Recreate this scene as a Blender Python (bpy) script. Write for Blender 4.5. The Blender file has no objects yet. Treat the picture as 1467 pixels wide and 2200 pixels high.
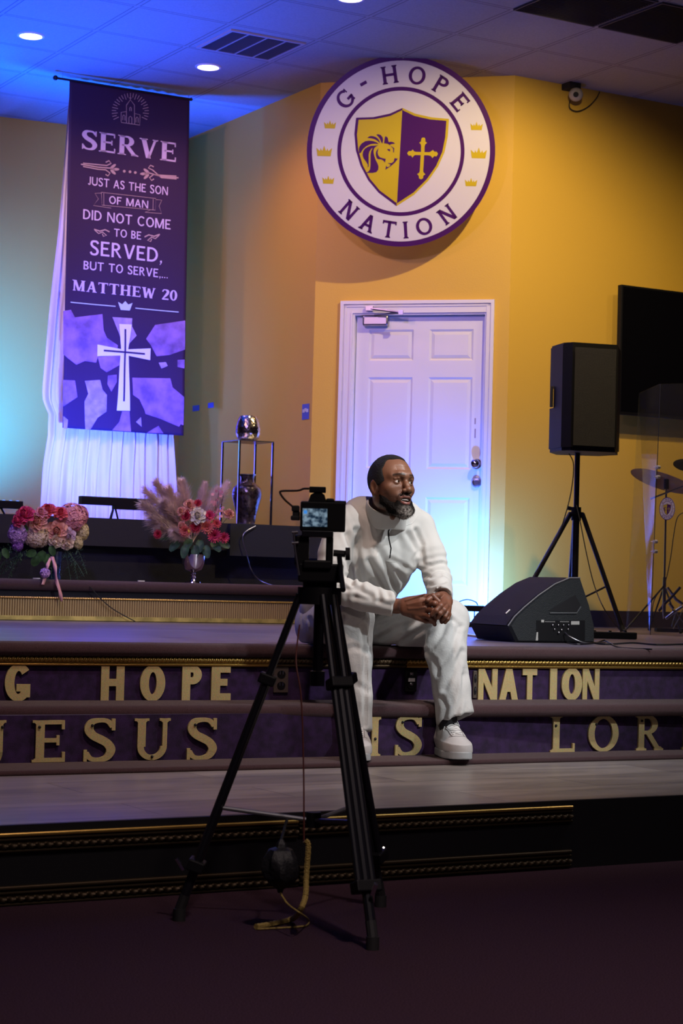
import bpy, math, random
import numpy as np
from mathutils import Vector, Matrix, noise
from mathutils.bvhtree import BVHTree

random.seed(7)
SC = bpy.context.scene
COL = SC.collection
PI = math.pi
RAD = math.radians

# ------------------------------------------------------------------ camera
# Room frame: x runs along the stage steps, y goes towards the back wall, z up.
FPX, ROLL, YH, YAW, EYE = 4172.0, math.atan(0.0263), 1249.0, RAD(30.18), 0.904
PITCH = math.atan((YH - 1100) * math.cos(ROLL) / FPX)
CY, SY = math.cos(YAW), math.sin(YAW)
def level2room(p):
    return Vector((p[0] * CY + p[1] * SY, -p[0] * SY + p[1] * CY, p[2]))
def ray_l(x, y):
    u = x - 733.5; v = -(y - 1100); c, s = math.cos(ROLL), math.sin(ROLL)
    a = u * c - v * s; b = u * s + v * c
    return Vector((a, FPX * math.cos(PITCH) - b * math.sin(PITCH), FPX * math.sin(PITCH) + b * math.cos(PITCH)))
def ray(x, y):
    return level2room(ray_l(x, y))
ORG = Vector((0, 0, EYE))
def PZ(x, y, z):
    d = ray(x, y); return ORG + d * ((z - EYE) / d.z)
def PW(x, y, w):
    d = ray(x, y); return ORG + d * (w / d.y)
def PU(x, y, u):
    d = ray(x, y); return ORG + d * (u / d.x)
def PD(x, y, D):
    d = ray_l(x, y); return ORG + level2room(d * (D / d.y))
def JL(x, y, D):
    d = ray_l(x, y); d = d * (D / d.y); return Vector((d.x, d.y, d.z + EYE))
def PV(x, y, A, B):
    d = ray(x, y); n = Vector((B[1] - A[1], -(B[0] - A[0]), 0)); t = n.dot(Vector((A[0], A[1], 0)) - Vector((0, 0, 0))) / n.dot(d)
    return ORG + d * t

cam_data = bpy.data.cameras.new('camera')
cam = bpy.data.objects.new('camera', cam_data)
COL.objects.link(cam)
_R = level2room((1, 0, 0)); _U = level2room((0, -math.sin(PITCH), math.cos(PITCH))); _F = level2room((0, math.cos(PITCH), math.sin(PITCH)))
_ri = math.cos(ROLL) * _R + math.sin(ROLL) * _U
_ui = -math.sin(ROLL) * _R + math.cos(ROLL) * _U
cam.matrix_world = Matrix(((_ri.x, _ui.x, -_F.x, 0), (_ri.y, _ui.y, -_F.y, 0), (_ri.z, _ui.z, -_F.z, EYE), (0, 0, 0, 1)))
cam_data.sensor_fit = 'VERTICAL'
cam_data.sensor_height = 36.0
cam_data.lens = FPX / 2200 * 36.0
cam_data.clip_start = 0.05
cam_data.dof.use_dof = True
cam_data.dof.focus_distance = 7.45
cam_data.dof.aperture_fstop = 8.0
SC.camera = cam

# ------------------------------------------------------------------ world, exposure
SC.view_settings.view_transform = 'Standard'
SC.view_settings.look = 'None'
SC.view_settings.exposure = 0.0
SC.view_settings.gamma = 1.0
SC.view_settings.use_curve_mapping = False
world = bpy.data.worlds.new('dim_hall')
SC.world = world
world.use_nodes = True
world.node_tree.nodes['Background'].inputs[0].default_value = (0.30, 0.19, 0.42, 1)
world.node_tree.nodes['Background'].inputs[1].default_value = 0.024

# ------------------------------------------------------------------ lights
CEIL = 4.238
def aim(o, target):
    d = Vector(target) - o.location
    o.rotation_euler = d.to_track_quat('-Z', 'Y').to_euler()
def spot(name, loc, target, power, color, angle=60, blend=0.6, size=0.08):
    l = bpy.data.lights.new(name, 'SPOT'); l.energy = power; l.color = color
    l.spot_size = RAD(angle); l.spot_blend = blend; l.shadow_soft_size = size
    o = bpy.data.objects.new(name, l); COL.objects.link(o); o.location = loc; aim(o, target); return o
def area(name, loc, target, power, color, sx, sy):
    l = bpy.data.lights.new(name, 'AREA'); l.energy = power; l.color = color
    l.shape = 'RECTANGLE'; l.size = sx; l.size_y = sy
    o = bpy.data.objects.new(name, l); COL.objects.link(o); o.location = loc; aim(o, target); return o
WARM = (1.0, 0.80, 0.52)
AMBER = (1.0, 0.74, 0.37)
def lvl(x, y, z): v = level2room((x, y, 0)); return (v.x, v.y, z)
# hall key light high above the front of the stage, to the right of the man
spot('key_spot', (5.35, 4.75, 4.12), (4.30, 6.9, 0.6), 230, (0.96, 0.97, 1.0), 66, 1.0, 0.07)
spot('front_spot', (5.1, 1.6, 4.15), (4.45, 7.0, 0.95), 900, (0.95, 0.98, 1.0), 27, 1.0, 0.10)
spot('floor_fill_light', (2.0, 1.6, 4.15), (2.2, 2.0, 0.0), 400, (1.0, 0.80, 0.78), 88, 1.0, 0.12)  # added fill that lifts the front carpet, not a known lamp
spot('right_steps_spot', (6.9, 4.6, 4.15), (5.3, 6.6, 0.2), 150, (1.0, 0.86, 0.78), 60, 1.0, 0.07)
spot('left_stage_spot', (2.9, 4.6, 4.12), (2.8, 7.0, 0.3), 260, (1.0, 0.70, 0.60), 70, 1.0, 0.10)
spot('hall_front_light', (2.4, 0.6, 4.1), (3.2, 5.6, 0.6), 110, (1.0, 0.80, 0.70), 55, 1.0, 0.3)
# ceiling cans
spot('stage_can_main', lvl(1.36, 10.62, 4.17), lvl(0.75, 12.6, 1.5), 190, AMBER, 118, 0.6, 0.025)
spot('can_light_sign', (5.50, 9.51, CEIL - 0.05), (5.50, 9.51, 0), 30, WARM, 100, 0.8, 0.05)
spot('can_light_banner', (5.50, 11.34, CEIL - 0.05), (5.70, 11.34, 0), 30, (1.0, 0.45, 0.55), 150, 0.8, 0.05)
spot('can_light_left', (4.27, 11.33, CEIL - 0.05), (4.27, 11.8, 0), 50, (1.0, 0.58, 0.36), 150, 0.8, 0.05)
spot('can_light_right', (7.35, 8.00, CEIL - 0.05), (7.5, 10.3, 1.1), 66, AMBER, 84, 1.0, 0.03)
spot('can_light_drums', (8.35, 8.35, CEIL - 0.05), (8.4, 10.3, 1.2), 16, AMBER, 100, 0.8, 0.05)
# coloured stage wash
spot('violet_wash', (2.3, 6.6, 4.0), (5.9, 12.4, 2.1), 380, (0.42, 0.30, 1.0), 62, 1.0, 0.12)
spot('flower_fill', (3.3, 7.2, 4.15), (4.3, 10.1, 1.0), 110, (1.0, 0.80, 0.74), 42, 1.0, 0.08)  # added fill to brighten the bouquets, not a known lamp
spot('pink_wash', (2.6, 8.6, 4.1), (6.3, 12.3, 2.6), 150, (1.0, 0.52, 0.46), 58, 1.0, 0.05)
BLUE = (0.002, 0.075, 1.0)
spot('blue_uplight_left', (4.9, 12.2, 1.35), (4.85, 10.9, CEIL), 1700, BLUE, 84, 1.0, 0.05)
spot('blue_corner_fill', (5.45, 12.3, 1.40), (5.5, 12.4, CEIL), 700, BLUE, 52, 1.0, 0.05)  # extra blue light added to fill the ceiling right of the banner
spot('blue_uplight_far_left', (3.9, 12.2, 1.35), (3.7, 11.0, CEIL), 1700, BLUE, 84, 1.0, 0.05)
spot('violet_uplight', (5.6, 8.6, 1.0), (5.9, 10.4, CEIL), 60, (0.12, 0.14, 1.0), 90, 1.0, 0.3)
spot('blue_drape_uplight', (4.7, 11.0, 1.45), (5.35, 12.8, 2.35), 560, (0.04, 0.075, 1.0), 86, 1.0, 0.04)
spot('cyan_wall_uplight', (3.7, 12.4, 1.40), (4.62, 13.6, 2.2), 2300, (0.004, 0.10, 1.0), 66, 1.0, 0.05)
spot('door_uplight', PD(1000, 1300, 12.0), PD(985, 1240, 12.75), 260, (0.05, 0.17, 1.0), 130, 1.0, 0.03)
spot('violet_drum_wash', (8.3, 9.2, 4.0), (7.5, 8.5, 0.6), 40, (0.26, 0.15, 1.0), 50, 1.0, 0.05)
spot('blue_floor_wash', (3.2, 9.6, 3.9), (3.9, 8.6, 0.6), 300, (0.08, 0.12, 1.0), 60, 1.0, 0.1)
# ------------------------------------------------------------------ materials
def nt(m): return m.node_tree.nodes, m.node_tree.links
def M(name, c, rough=0.6, metal=0.0, bump=0.0, bscale=60.0, var=0.0, vscale=8.0, c2=None, coat=0.0, alpha=1.0, trans=0.0, emit=None, estr=0.0, spec=None, sheen=0.0):
    m = bpy.data.materials.new(name); m.use_nodes = True
    N, L = nt(m); b = N['Principled BSDF']
    b.inputs['Base Color'].default_value = (*c, 1); b.inputs['Roughness'].default_value = rough
    b.inputs['Metallic'].default_value = metal
    if coat: b.inputs['Coat Weight'].default_value = coat; b.inputs['Coat Roughness'].default_value = 0.15
    if spec is not None: b.inputs['Specular IOR Level'].default_value = spec
    if sheen: b.inputs['Sheen Weight'].default_value = sheen
    if trans: b.inputs['Transmission Weight'].default_value = trans
    if alpha < 1: b.inputs['Alpha'].default_value = alpha
    if emit: b.inputs['Emission Color'].default_value = (*emit, 1); b.inputs['Emission Strength'].default_value = estr
    tc = N.new('ShaderNodeTexCoord')
    if var or c2:
        n = N.new('ShaderNodeTexNoise'); n.inputs['Scale'].default_value = vscale; n.inputs['Detail'].default_value = 5
        L.new(tc.outputs['Object'], n.inputs['Vector'])
        r = N.new('ShaderNodeValToRGB'); r.color_ramp.elements[0].position = 0.35; r.color_ramp.elements[1].position = 0.65
        a = c2 if c2 else tuple(v * (1 - var) for v in c)
        r.color_ramp.elements[0].color = (*a, 1); r.color_ramp.elements[1].color = (*(c if c2 else tuple(min(1, v * (1 + var)) for v in c)), 1)
        L.new(n.outputs[0], r.inputs[0]); L.new(r.outputs[0], b.inputs['Base Color'])
    if bump:
        n = N.new('ShaderNodeTexNoise'); n.inputs['Scale'].default_value = bscale; n.inputs['Detail'].default_value = 4
        L.new(tc.outputs['Object'], n.inputs['Vector'])
        bp = N.new('ShaderNodeBump'); bp.inputs['Strength'].default_value = bump; bp.inputs['Distance'].default_value = 0.01
        L.new(n.outputs[0], bp.inputs['Height']); L.new(bp.outputs[0], b.inputs['Normal'])
    return m
def glitter(name, c, scale=900):
    m = M(name, c, 0.5, 0.35); N, L = nt(m); b = N['Principled BSDF']
    tc = N.new('ShaderNodeTexCoord'); v = N.new('ShaderNodeTexVoronoi'); v.inputs['Scale'].default_value = scale
    L.new(tc.outputs['Object'], v.inputs['Vector'])
    mx = N.new('ShaderNodeMixRGB'); mx.blend_type = 'MULTIPLY'; mx.inputs[0].default_value = 0.55; mx.inputs[1].default_value = (*c, 1)
    L.new(v.outputs['Color'], mx.inputs[2]); L.new(mx.outputs[0], b.inputs['Base Color'])
    bp = N.new('ShaderNodeBump'); bp.inputs['Strength'].default_value = 0.5; bp.inputs['Distance'].default_value = 0.002
    L.new(v.outputs['Color'], bp.inputs['Height']); L.new(bp.outputs[0], b.inputs['Normal'])
    return m

mt = {}
mt['wall'] = M('yellow_wall_paint', (0.74, 0.46, 0.055), 0.62, bump=0.08, bscale=120)
mt['carpet'] = M('purple_carpet', (0.085, 0.042, 0.066), 1.0, bump=0.9, bscale=700, var=0.35, vscale=260, spec=0.1)
mt['riser'] = M('dark_purple_velvet_riser', (0.030, 0.010, 0.060), 1.0, bump=0.5, bscale=600, var=0.4, vscale=30, spec=0.1, sheen=0.25)
mt['nosing'] = M('carpeted_tread', (0.072, 0.026, 0.034), 1.0, bump=0.8, bscale=700, var=0.3, vscale=300, spec=0.1, sheen=0.2)
mt['black'] = M('black_fascia', (0.006, 0.006, 0.009), 0.55)
mt['choir'] = M('dark_choir_fascia', (0.009, 0.009, 0.018), 0.85, bump=0.3, bscale=200)
mt['gold'] = M('gold_trim', (0.60, 0.40, 0.11), 0.33, 0.85)
mt['golddark'] = M('antique_gold_trim', (0.30, 0.20, 0.08), 0.4, 0.8)
mt['glit'] = glitter('gold_glitter', (0.86, 0.68, 0.32))
mt['white'] = M('white_gloss_paint', (0.80, 0.78, 0.78), 0.38)
mt['chrome'] = M('chrome', (0.75, 0.75, 0.78), 0.12, 1.0)
mt['steel'] = M('brushed_steel', (0.45, 0.45, 0.48), 0.3, 1.0)
mt['rubber'] = M('black_rubber', (0.012, 0.012, 0.014), 0.7)
mt['plastic'] = M('black_plastic', (0.005, 0.005, 0.007), 0.55, spec=0.25)
mt['satin'] = M('satin_black_metal', (0.012, 0.012, 0.018), 0.35, 0.3)

# stage laminate: long grey boards with soft veins
def laminate(name, c, c2, rough, scale=1.0):
    m = M(name, c, rough); N, L = nt(m); b = N['Principled BSDF']
    tc = N.new('ShaderNodeTexCoord'); mp = N.new('ShaderNodeMapping'); L.new(tc.outputs['Object'], mp.inputs[0])
    mp.inputs['Scale'].default_value = (1.2 * scale, 5 * scale, 1)
    n = N.new('ShaderNodeTexNoise'); n.inputs['Scale'].default_value = 1.6; n.inputs['Detail'].default_value = 7; n.inputs['Distortion'].default_value = 0.8
    L.new(mp.outputs[0], n.inputs['Vector'])
    r = N.new('ShaderNodeValToRGB'); r.color_ramp.elements[0].position = 0.3; r.color_ramp.elements[1].position = 0.7
    r.color_ramp.elements[0].color = (*c2, 1); r.color_ramp.elements[1].color = (*c, 1); L.new(n.outputs[0], r.inputs[0])
    br = N.new('ShaderNodeTexBrick'); L.new(tc.outputs['Object'], br.inputs['Vector'])
    br.inputs['Scale'].default_value = 1.0; br.inputs['Brick Width'].default_value = 1.2; br.inputs['Row Height'].default_value = 0.3
    br.inputs['Mortar Size'].default_value = 0.003; br.inputs['Mortar Smooth'].default_value = 0.3
    br.inputs['Color1'].default_value = (1, 1, 1, 1); br.inputs['Color2'].default_value = (0.72, 0.70, 0.72, 1); br.inputs['Mortar'].default_value = (0.3, 0.3, 0.3, 1)
    mx = N.new('ShaderNodeMixRGB'); mx.blend_type = 'MULTIPLY'; mx.inputs[0].default_value = 1
    L.new(r.outputs[0], mx.inputs[1]); L.new(br.outputs['Color'], mx.inputs[2]); L.new(mx.outputs[0], b.inputs['Base Color'])
    return m
mt['lam'] = laminate('grey_laminate', (0.38, 0.34, 0.31), (0.20, 0.185, 0.175), 0.36)
mt['lam2'] = laminate('stage_laminate', (0.20, 0.17, 0.22), (0.14, 0.12, 0.15), 0.36)

# ceiling tiles with the grid and its shadow lines drawn in colour
def ceiling_mat():
    m = M('ceiling_tiles', (0.46, 0.44, 0.44), 0.85); N, L = nt(m); b = N['Principled BSDF']
    tc = N.new('ShaderNodeTexCoord'); sp = N.new('ShaderNodeSeparateXYZ'); L.new(tc.outputs['Object'], sp.inputs[0])
    outs = []
    for ax, off in (('X', 4.561), ('Y', 11.600)):
        a = N.new('ShaderNodeMath'); a.operation = 'SUBTRACT'; L.new(sp.outputs[ax], a.inputs[0]); a.inputs[1].default_value = off
        p = N.new('ShaderNodeMath'); p.operation = 'PINGPONG'; L.new(a.outputs[0], p.inputs[0]); p.inputs[1].default_value = 0.305
        outs.append(p)
    mn = N.new('ShaderNodeMath'); mn.operation = 'MINIMUM'; L.new(outs[0].outputs[0], mn.inputs[0]); L.new(outs[1].outputs[0], mn.inputs[1])
    # bright T bar up to 12 mm, painted shadow line at 12..15 mm
    r = N.new('ShaderNodeValToRGB'); r.color_ramp.interpolation = 'LINEAR'
    sc = N.new('ShaderNodeMath'); sc.operation = 'MULTIPLY'; sc.inputs[1].default_value = 20; L.new(mn.outputs[0], sc.inputs[0]); L.new(sc.outputs[0], r.inputs[0])
    e = r.color_ramp.elements; e[0].position = 0.0; e[0].color = (0.46, 0.44, 0.44, 1); e[1].position = 0.2; e[1].color = (0.46, 0.44, 0.44, 1)
    for p, v in ((0.24, 0.18), (0.32, 0.18), (0.38, 0.46)):
        k = e.new(p); k.color = (v, v, v, 1)
    n = N.new('ShaderNodeTexNoise'); n.inputs['Scale'].default_value = 90; n.inputs['Detail'].default_value = 6; L.new(tc.outputs['Object'], n.inputs['Vector'])
    mx = N.new('ShaderNodeMixRGB'); mx.blend_type = 'MULTIPLY'; mx.inputs[0].default_value = 0.35; L.new(r.outputs[0], mx.inputs[1]); L.new(n.outputs[0], mx.inputs[2])
    L.new(mx.outputs[0], b.inputs['Base Color'])
    bp = N.new('ShaderNodeBump'); bp.inputs['Strength'].default_value = 0.25; bp.inputs['Distance'].default_value = 0.004; L.new(n.outputs[0], bp.inputs['Height']); L.new(bp.outputs[0], b.inputs['Normal'])
    return m
mt['ceil'] = ceiling_mat()

# ------------------------------------------------------------------ mesh helpers
class MB:
    def __init__(s): s.v = []; s.f = []; s.m = []
    def add(s, V, F, mi=0):
        b = len(s.v); s.v += [tuple(p) for p in V]; s.f += [tuple(b + i for i in f) for f in F]; s.m += [mi] * len(F); return s
    def box(s, c, size, rz=0, mi=0, rot=None):
        R = rot if rot is not None else Matrix.Rotation(rz, 3, 'Z')
        x, y, z = size[0] / 2, size[1] / 2, size[2] / 2; c = Vector(c)
        V = [c + R @ Vector((a * x, b * y, d * z)) for a in (-1, 1) for b in (-1, 1) for d in (-1, 1)]
        return s.add(V, [(0, 1, 3, 2), (4, 6, 7, 5), (0, 4, 5, 1), (2, 3, 7, 6), (0, 2, 6, 4), (1, 5, 7, 3)], mi)
    def tube(s, pts, r, n=10, mi=0, caps=True):
        pts = [Vector(p) for p in pts]; R = r if isinstance(r, (list, tuple)) else [r] * len(pts)
        V = []; F = []; up = None
        for i, p in enumerate(pts):
            t = (pts[min(i + 1, len(pts) - 1)] - pts[max(i - 1, 0)])
            t = t.normalized() if t.length > 1e-9 else Vector((0, 0, 1))
            if up is None: up = t.orthogonal().normalized()
            up = (up - t * up.dot(t)); up = up.normalized() if up.length > 1e-6 else t.orthogonal().normalized()
            w = t.cross(up)
            for k in range(n):
                a = 2 * PI * k / n; V.append(p + (up * math.cos(a) + w * math.sin(a)) * R[i])
        for i in range(len(pts) - 1):
            for k in range(n):
                F.append((i * n + k, i * n + (k + 1) % n, (i + 1) * n + (k + 1) % n, (i + 1) * n + k))
        if caps: F.append(tuple(range(n - 1, -1, -1))); F.append(tuple((len(pts) - 1) * n + k for k in range(n)))
        return s.add(V, F, mi)
    def lathe(s, prof, c=(0, 0, 0), n=32, mi=0, mat=None):
        c = Vector(c); V = []; F = []
        for r, z in prof:
            for k in range(n):
                a = 2 * PI * k / n; p = Vector((r * math.cos(a), r * math.sin(a), z))
                if mat is not None: p = mat @ p
                V.append(c + p)
        for i in range(len(prof) - 1):
            for k in range(n):
                F.append((i * n + k, i * n + (k + 1) % n, (i + 1) * n + (k + 1) % n, (i + 1) * n + k))
        return s.add(V, F, mi)
    def sphere(s, c, r, n=12, mi=0, sc=(1, 1, 1), rot=None):
        prof = [(max(1e-5, math.sin(PI * i / n)), -math.cos(PI * i / n)) for i in range(n + 1)]
        c = Vector(c); V = []; F = []; m = n * 2
        R = rot if rot is not None else Matrix.Identity(3)
        for a, z in prof:
            for k in range(m):
                t = 2 * PI * k / m; V.append(c + R @ Vector((a * math.cos(t) * r * sc[0], a * math.sin(t) * r * sc[1], z * r * sc[2])))
        for i in range(n):
            for k in range(m): F.append((i * m + k, i * m + (k + 1) % m, (i + 1) * m + (k + 1) % m, (i + 1) * m + k))
        return s.add(V, F, mi)
    def prism(s, loop, o, ex, ey, en, d0, d1, mi=0):
        """loop of 2-D points on plane (o,ex,ey), thickness from d0 to d1 along en"""
        n = len(loop); o, ex, ey, en = Vector(o), Vector(ex), Vector(ey), Vector(en)
        ar = sum(loop[i][0] * loop[(i + 1) % n][1] - loop[(i + 1) % n][0] * loop[i][1] for i in range(n))
        if ar < 0: loop = loop[::-1]
        V = [o + ex * x + ey * y + en * d0 for x, y in loop] + [o + ex * x + ey * y + en * d1 for x, y in loop]
        F = [tuple(range(n - 1, -1, -1)), tuple(range(n, 2 * n))] + [(i, (i + 1) % n, n + (i + 1) % n, n + i) for i in range(n)]
        return s.add(V, F, mi)
    def flat(s, loop, o, ex, ey, en, d, mi=0):
        n = len(loop); o, ex, ey, en = Vector(o), Vector(ex), Vector(ey), Vector(en)
        ar = sum(loop[i][0] * loop[(i + 1) % n][1] - loop[(i + 1) % n][0] * loop[i][1] for i in range(n))
        if ar < 0: loop = loop[::-1]
        return s.add([o + ex * x + ey * y + en * d for x, y in loop], [tuple(range(n))], mi)
    def obj(s, name, mats, parent=None, smooth=True, ang=35, bevel=0, kind=None, label=None, local=False, xform=None):
        me = bpy.data.meshes.new(name)
        o = bpy.data.objects.new(name, me); COL.objects.link(o)
        V = s.v
        if xform is not None: V = [tuple(xform @ Vector(p)) for p in V]
        if parent is not None:
            o.parent = parent
            if not local:
                inv = wm(parent).inverted(); V = [tuple(inv @ Vector(p)) for p in V]
        elif not local:
            pass
        me.from_pydata(V, [], s.f)
        mats = mats if isinstance(mats, (list, tuple)) else [mats]
        for m in mats: me.materials.append(mt[m] if isinstance(m, str) else m)
        me.polygons.foreach_set('material_index', s.m)
        if smooth:
            me.polygons.foreach_set('use_smooth', [True] * len(me.polygons))
            try: me.set_sharp_from_angle(angle=RAD(ang))
            except Exception: pass
        me.update()
        if bevel:
            b = o.modifiers.new('bevel', 'BEVEL'); b.width = bevel; b.segments = 2; b.limit_method = 'ANGLE'; b.angle_limit = RAD(40)
        if kind: o['kind'] = kind
        if label: o['label'] = label
        return o
def wm(o):
    m = Matrix.LocRotScale(o.location, o.rotation_euler.to_quaternion(), o.scale)
    return wm(o.parent) @ m if o.parent else m
def tag(o, label, cat, group=None):
    o['label'] = label; o['category'] = cat
    if group: o['group'] = group
    return o
def thing(name, label, cat, loc=(0, 0, 0), rz=0, group=None):
    o = bpy.data.objects.new(name, None); COL.objects.link(o); o.location = loc; o.rotation_euler = (0, 0, rz); o.empty_display_size = 0.1
    return tag(o, label, cat, group)
def solo(name, mb, mats, label, cat, loc, group=None, **k):
    """a thing that is one mesh, with its origin at loc"""
    mb.v = [tuple(Vector(p) - Vector(loc)) for p in mb.v]
    o = mb.obj(name, mats, None, **k); o.location = loc
    return tag(o, label, cat, group)
def dup(root, loc, rz=None, label=None, group=None):
    r = root.copy(); COL.objects.link(r); r.location = loc
    if rz is not None: r.rotation_euler = (0, 0, rz)
    if label: r['label'] = label
    if group: r['group'] = group
    for ch in list(root.children):
        c = ch.copy(); COL.objects.link(c); c.parent = r
        for g in list(ch.children):
            d = g.copy(); COL.objects.link(d); d.parent = c
    return r
def bez(ps, n=16):
    """Catmull-Rom through points"""
    ps = [Vector(p) for p in ps]; out = []
    for i in range(len(ps) - 1):
        p0 = ps[max(i - 1, 0)]; p1 = ps[i]; p2 = ps[i + 1]; p3 = ps[min(i + 2, len(ps) - 1)]
        for k in range(n):
            t = k / n
            out.append(0.5 * ((2 * p1) + (p2 - p0) * t + (2 * p0 - 5 * p1 + 4 * p2 - p3) * t * t + (3 * p1 - p0 - 3 * p2 + p3) * t ** 3))
    out.append(ps[-1]); return out

# ------------------------------------------------------------------ lettering built from strokes (unit height)
def _pst(pts, ws):
    """polyline stroke with varying width -> quads"""
    out = []; n = len(pts); L = []; R = []
    for i in range(n):
        a = pts[max(i - 1, 0)]; b = pts[min(i + 1, n - 1)]
        dx, dy = b[0] - a[0], b[1] - a[1]; l = math.hypot(dx, dy) or 1; nx, ny = -dy / l, dx / l; w = ws[i] / 2
        L.append((pts[i][0] + nx * w, pts[i][1] + ny * w)); R.append((pts[i][0] - nx * w, pts[i][1] - ny * w))
    for i in range(n - 1): out.append([R[i], R[i + 1], L[i + 1], L[i]])
    return out
def _arc(cx, cy, rx, ry, a0, a1, wh, wv, n=18):
    """ring piece; wh = weight at the sides, wv = weight at top and bottom"""
    out = []; P = []
    for i in range(n + 1):
        a = RAD(a0 + (a1 - a0) * i / n); c, s = math.cos(a), math.sin(a)
        P.append(((cx + rx * c, cy + ry * s), (cx + (rx - wh) * c, cy + (ry - wv) * s)))
    for i in range(n): out.append([P[i][0], P[i + 1][0], P[i + 1][1], P[i][1]])
    return out
def _r(x0, y0, x1, y1): return [[(x0, y0), (x1, y0), (x1, y1), (x0, y1)]]
def _d(x0, y0, x1, y1, w): return [[(x0 - w / 2, y0), (x0 + w / 2, y0), (x1 + w / 2, y1), (x1 - w / 2, y1)]]
def glyph(ch, s=0.16, t=0.08, f=0.0, g=0.05):
    """s stem, t thin stroke, f serif overhang, g serif thickness. returns (loops, width)"""
    o = []
    def ser(x, y, w=None):
        if f <= 0: return
        w = (w or s) / 2 + f
        y0, y1 = (y, y + g) if y < 0.5 else (y - g, y)
        o.extend(_r(x - w, y0, x + w, y1))
        k = w * 0.55
        if y < 0.5: o.append([(x - w * .75, y1), (x + w * .75, y1), (x + (w - f) * .9, y1 + g * .8), (x - (w - f) * .9, y1 + g * .8)])
        else: o.append([(x - w * .75, y0), (x - (w - f) * .9, y0 - g * .8), (x + (w - f) * .9, y0 - g * .8), (x + w * .75, y0)])
    def stem(x, both=True):
        o.extend(_r(x - s / 2, 0, x + s / 2, 1)); ser(x, 0); ser(x, 1)
    def tip(x, y0, y1):
        if f > 0: o.extend(_r(x - g, y0, x, y1))
    W = 0.62
    if ch == 'I': W = s + 2 * f; stem(W / 2)
    elif ch == 'H':
        W = .78 + f; stem(s / 2 + f); stem(W - s / 2 - f); o.extend(_r(s / 2 + f, .5 - t / 2, W - s / 2 - f, .5 + t / 2))
    elif ch in 'EFL':
        W = .60 + f; x = s / 2 + f; stem(x)
        if ch in 'EL': o.extend(_r(x, 0, W, t)); tip(W, 0, .24)
        if ch in 'EF': o.extend(_r(x, 1 - t, W - .02, 1)); tip(W - .02, .78, 1); o.extend(_r(x, .5 - t / 2 + .02, W * .82, .5 + t / 2 + .02)); tip(W * .82, .40, .64)
    elif ch == 'T':
        W = .74; o.extend(_r(W / 2 - s / 2, 0, W / 2 + s / 2, 1)); ser(W / 2, 0); o.extend(_r(0, 1 - t, W, 1)); tip(g, .78, 1); tip(W, .78, 1)
    elif ch in 'PRB':
        x = s / 2 + f; W = x + .50; stem(x); cx = x + .20; rx = W - cx
        o.extend(_r(x, 1 - t, cx, 1)); o.extend(_r(x, .46, cx, .46 + t)); o.extend(_arc(cx, .73, rx, .27, -90, 90, s, t))
        if ch == 'R':
            W += .12; o.extend(_d(W - .08, 0, cx + .02, .48, s * .95)); ser(W - .08, 0, s * .8)
        if ch == 'B':
            W += .04; rx = W - cx; o.extend(_r(x, 0, cx, t)); o.extend(_arc(cx, .265, rx, .265, -90, 90, s, t))
    elif ch == 'D':
        x = s / 2 + f; W = x + .68; stem(x); cx = x + .2; o.extend(_r(x, 1 - t, cx, 1)); o.extend(_r(x, 0, cx, t)); o.extend(_arc(cx, .5, W - cx, .5, -90, 90, s, t, 24))
    elif ch in 'OQ': W = .86; o.extend(_arc(.43, .5, .43, .51, 0, 360, s, t, 40))
    elif ch == '0': W = .58; o.extend(_arc(.29, .5, .29, .51, 0, 360, s * .9, t, 36))
    elif ch in 'CG':
        W = .80; o.extend(_arc(.43, .5, .43, .51, 42, 318, s, t, 34))
        if ch == 'G': o.extend(_r(W - s * .9, .10, W, .46)); o.extend(_r(W - s * .9 - .16, .46 - max(t, g), W + (f * .6), .46))
        if f > 0 and ch == 'C': o.extend(_r(W - .05 - g, .68, W - .05, .95))
        if f > 0 and ch == 'G': o.extend(_r(W - .05 - g, .68, W - .05, .95))
    elif ch == 'S':
        W = .58; P = []; Wd = []
        C = [(.53, .80), (.44, .93), (.29, .955), (.13, .91), (.08, .75), (.16, .61), (.30, .52), (.44, .42), (.51, .27), (.44, .10), (.28, .045), (.12, .08), (.04, .21)]
        Wn = [t, t * 1.05, t, (s + t) / 2, s, s, s * 1.05, s, s, (s + t) / 2, t, t * 1.05, t]
        q = bez([(a, b, w) for (a, b), w in zip(C, Wn)], 5)
        o.extend(_pst([(v.x, v.y) for v in q], [v.z for v in q]))
        if f > 0: o.extend(_r(.53 - g * .2, .72, .53 + g * .9, .99)); o.extend(_r(.03 - g * .7, .01, .03 + g * .4, .28))
    elif ch == 'U':
        W = .78; x = s / 2 + f; x2 = W - f - t / 2
        o.extend(_r(x - s / 2, .32, x + s / 2, 1)); ser(x, 1); o.extend(_r(x2 - t / 2, .32, x2 + t / 2, 1)); ser(x2, 1, t)
        cx = (x - s / 2 + x2 + t / 2) / 2; o.extend(_arc(cx, .33, cx - x + s / 2, .34, 180, 360, (s + t) / 2, t * 1.3, 20))
    elif ch == 'J':
        W = .46; x = W - s / 2 - f; o.extend(_r(x - s / 2, .25, x + s / 2, 1)); ser(x, 1); o.extend(_arc(x - .16 + s / 2, .26, .16 + s * 0, .27, -150, 0, s * .8, t * 1.2, 14))
        o.extend(_arc(x + s / 2 - .2, .25, .2, .26, -160, 0, s, t * 1.1, 14))
    elif ch in 'VWAMN':
        if ch == 'V': W = .78; o.extend(_d(W / 2, 0, s / 2 + f, 1, s)); o.extend(_d(W / 2, 0, W - t / 2 - f, 1, t * 1.15)); ser(s / 2 + f, 1); ser(W - t / 2 - f, 1, t)
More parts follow.
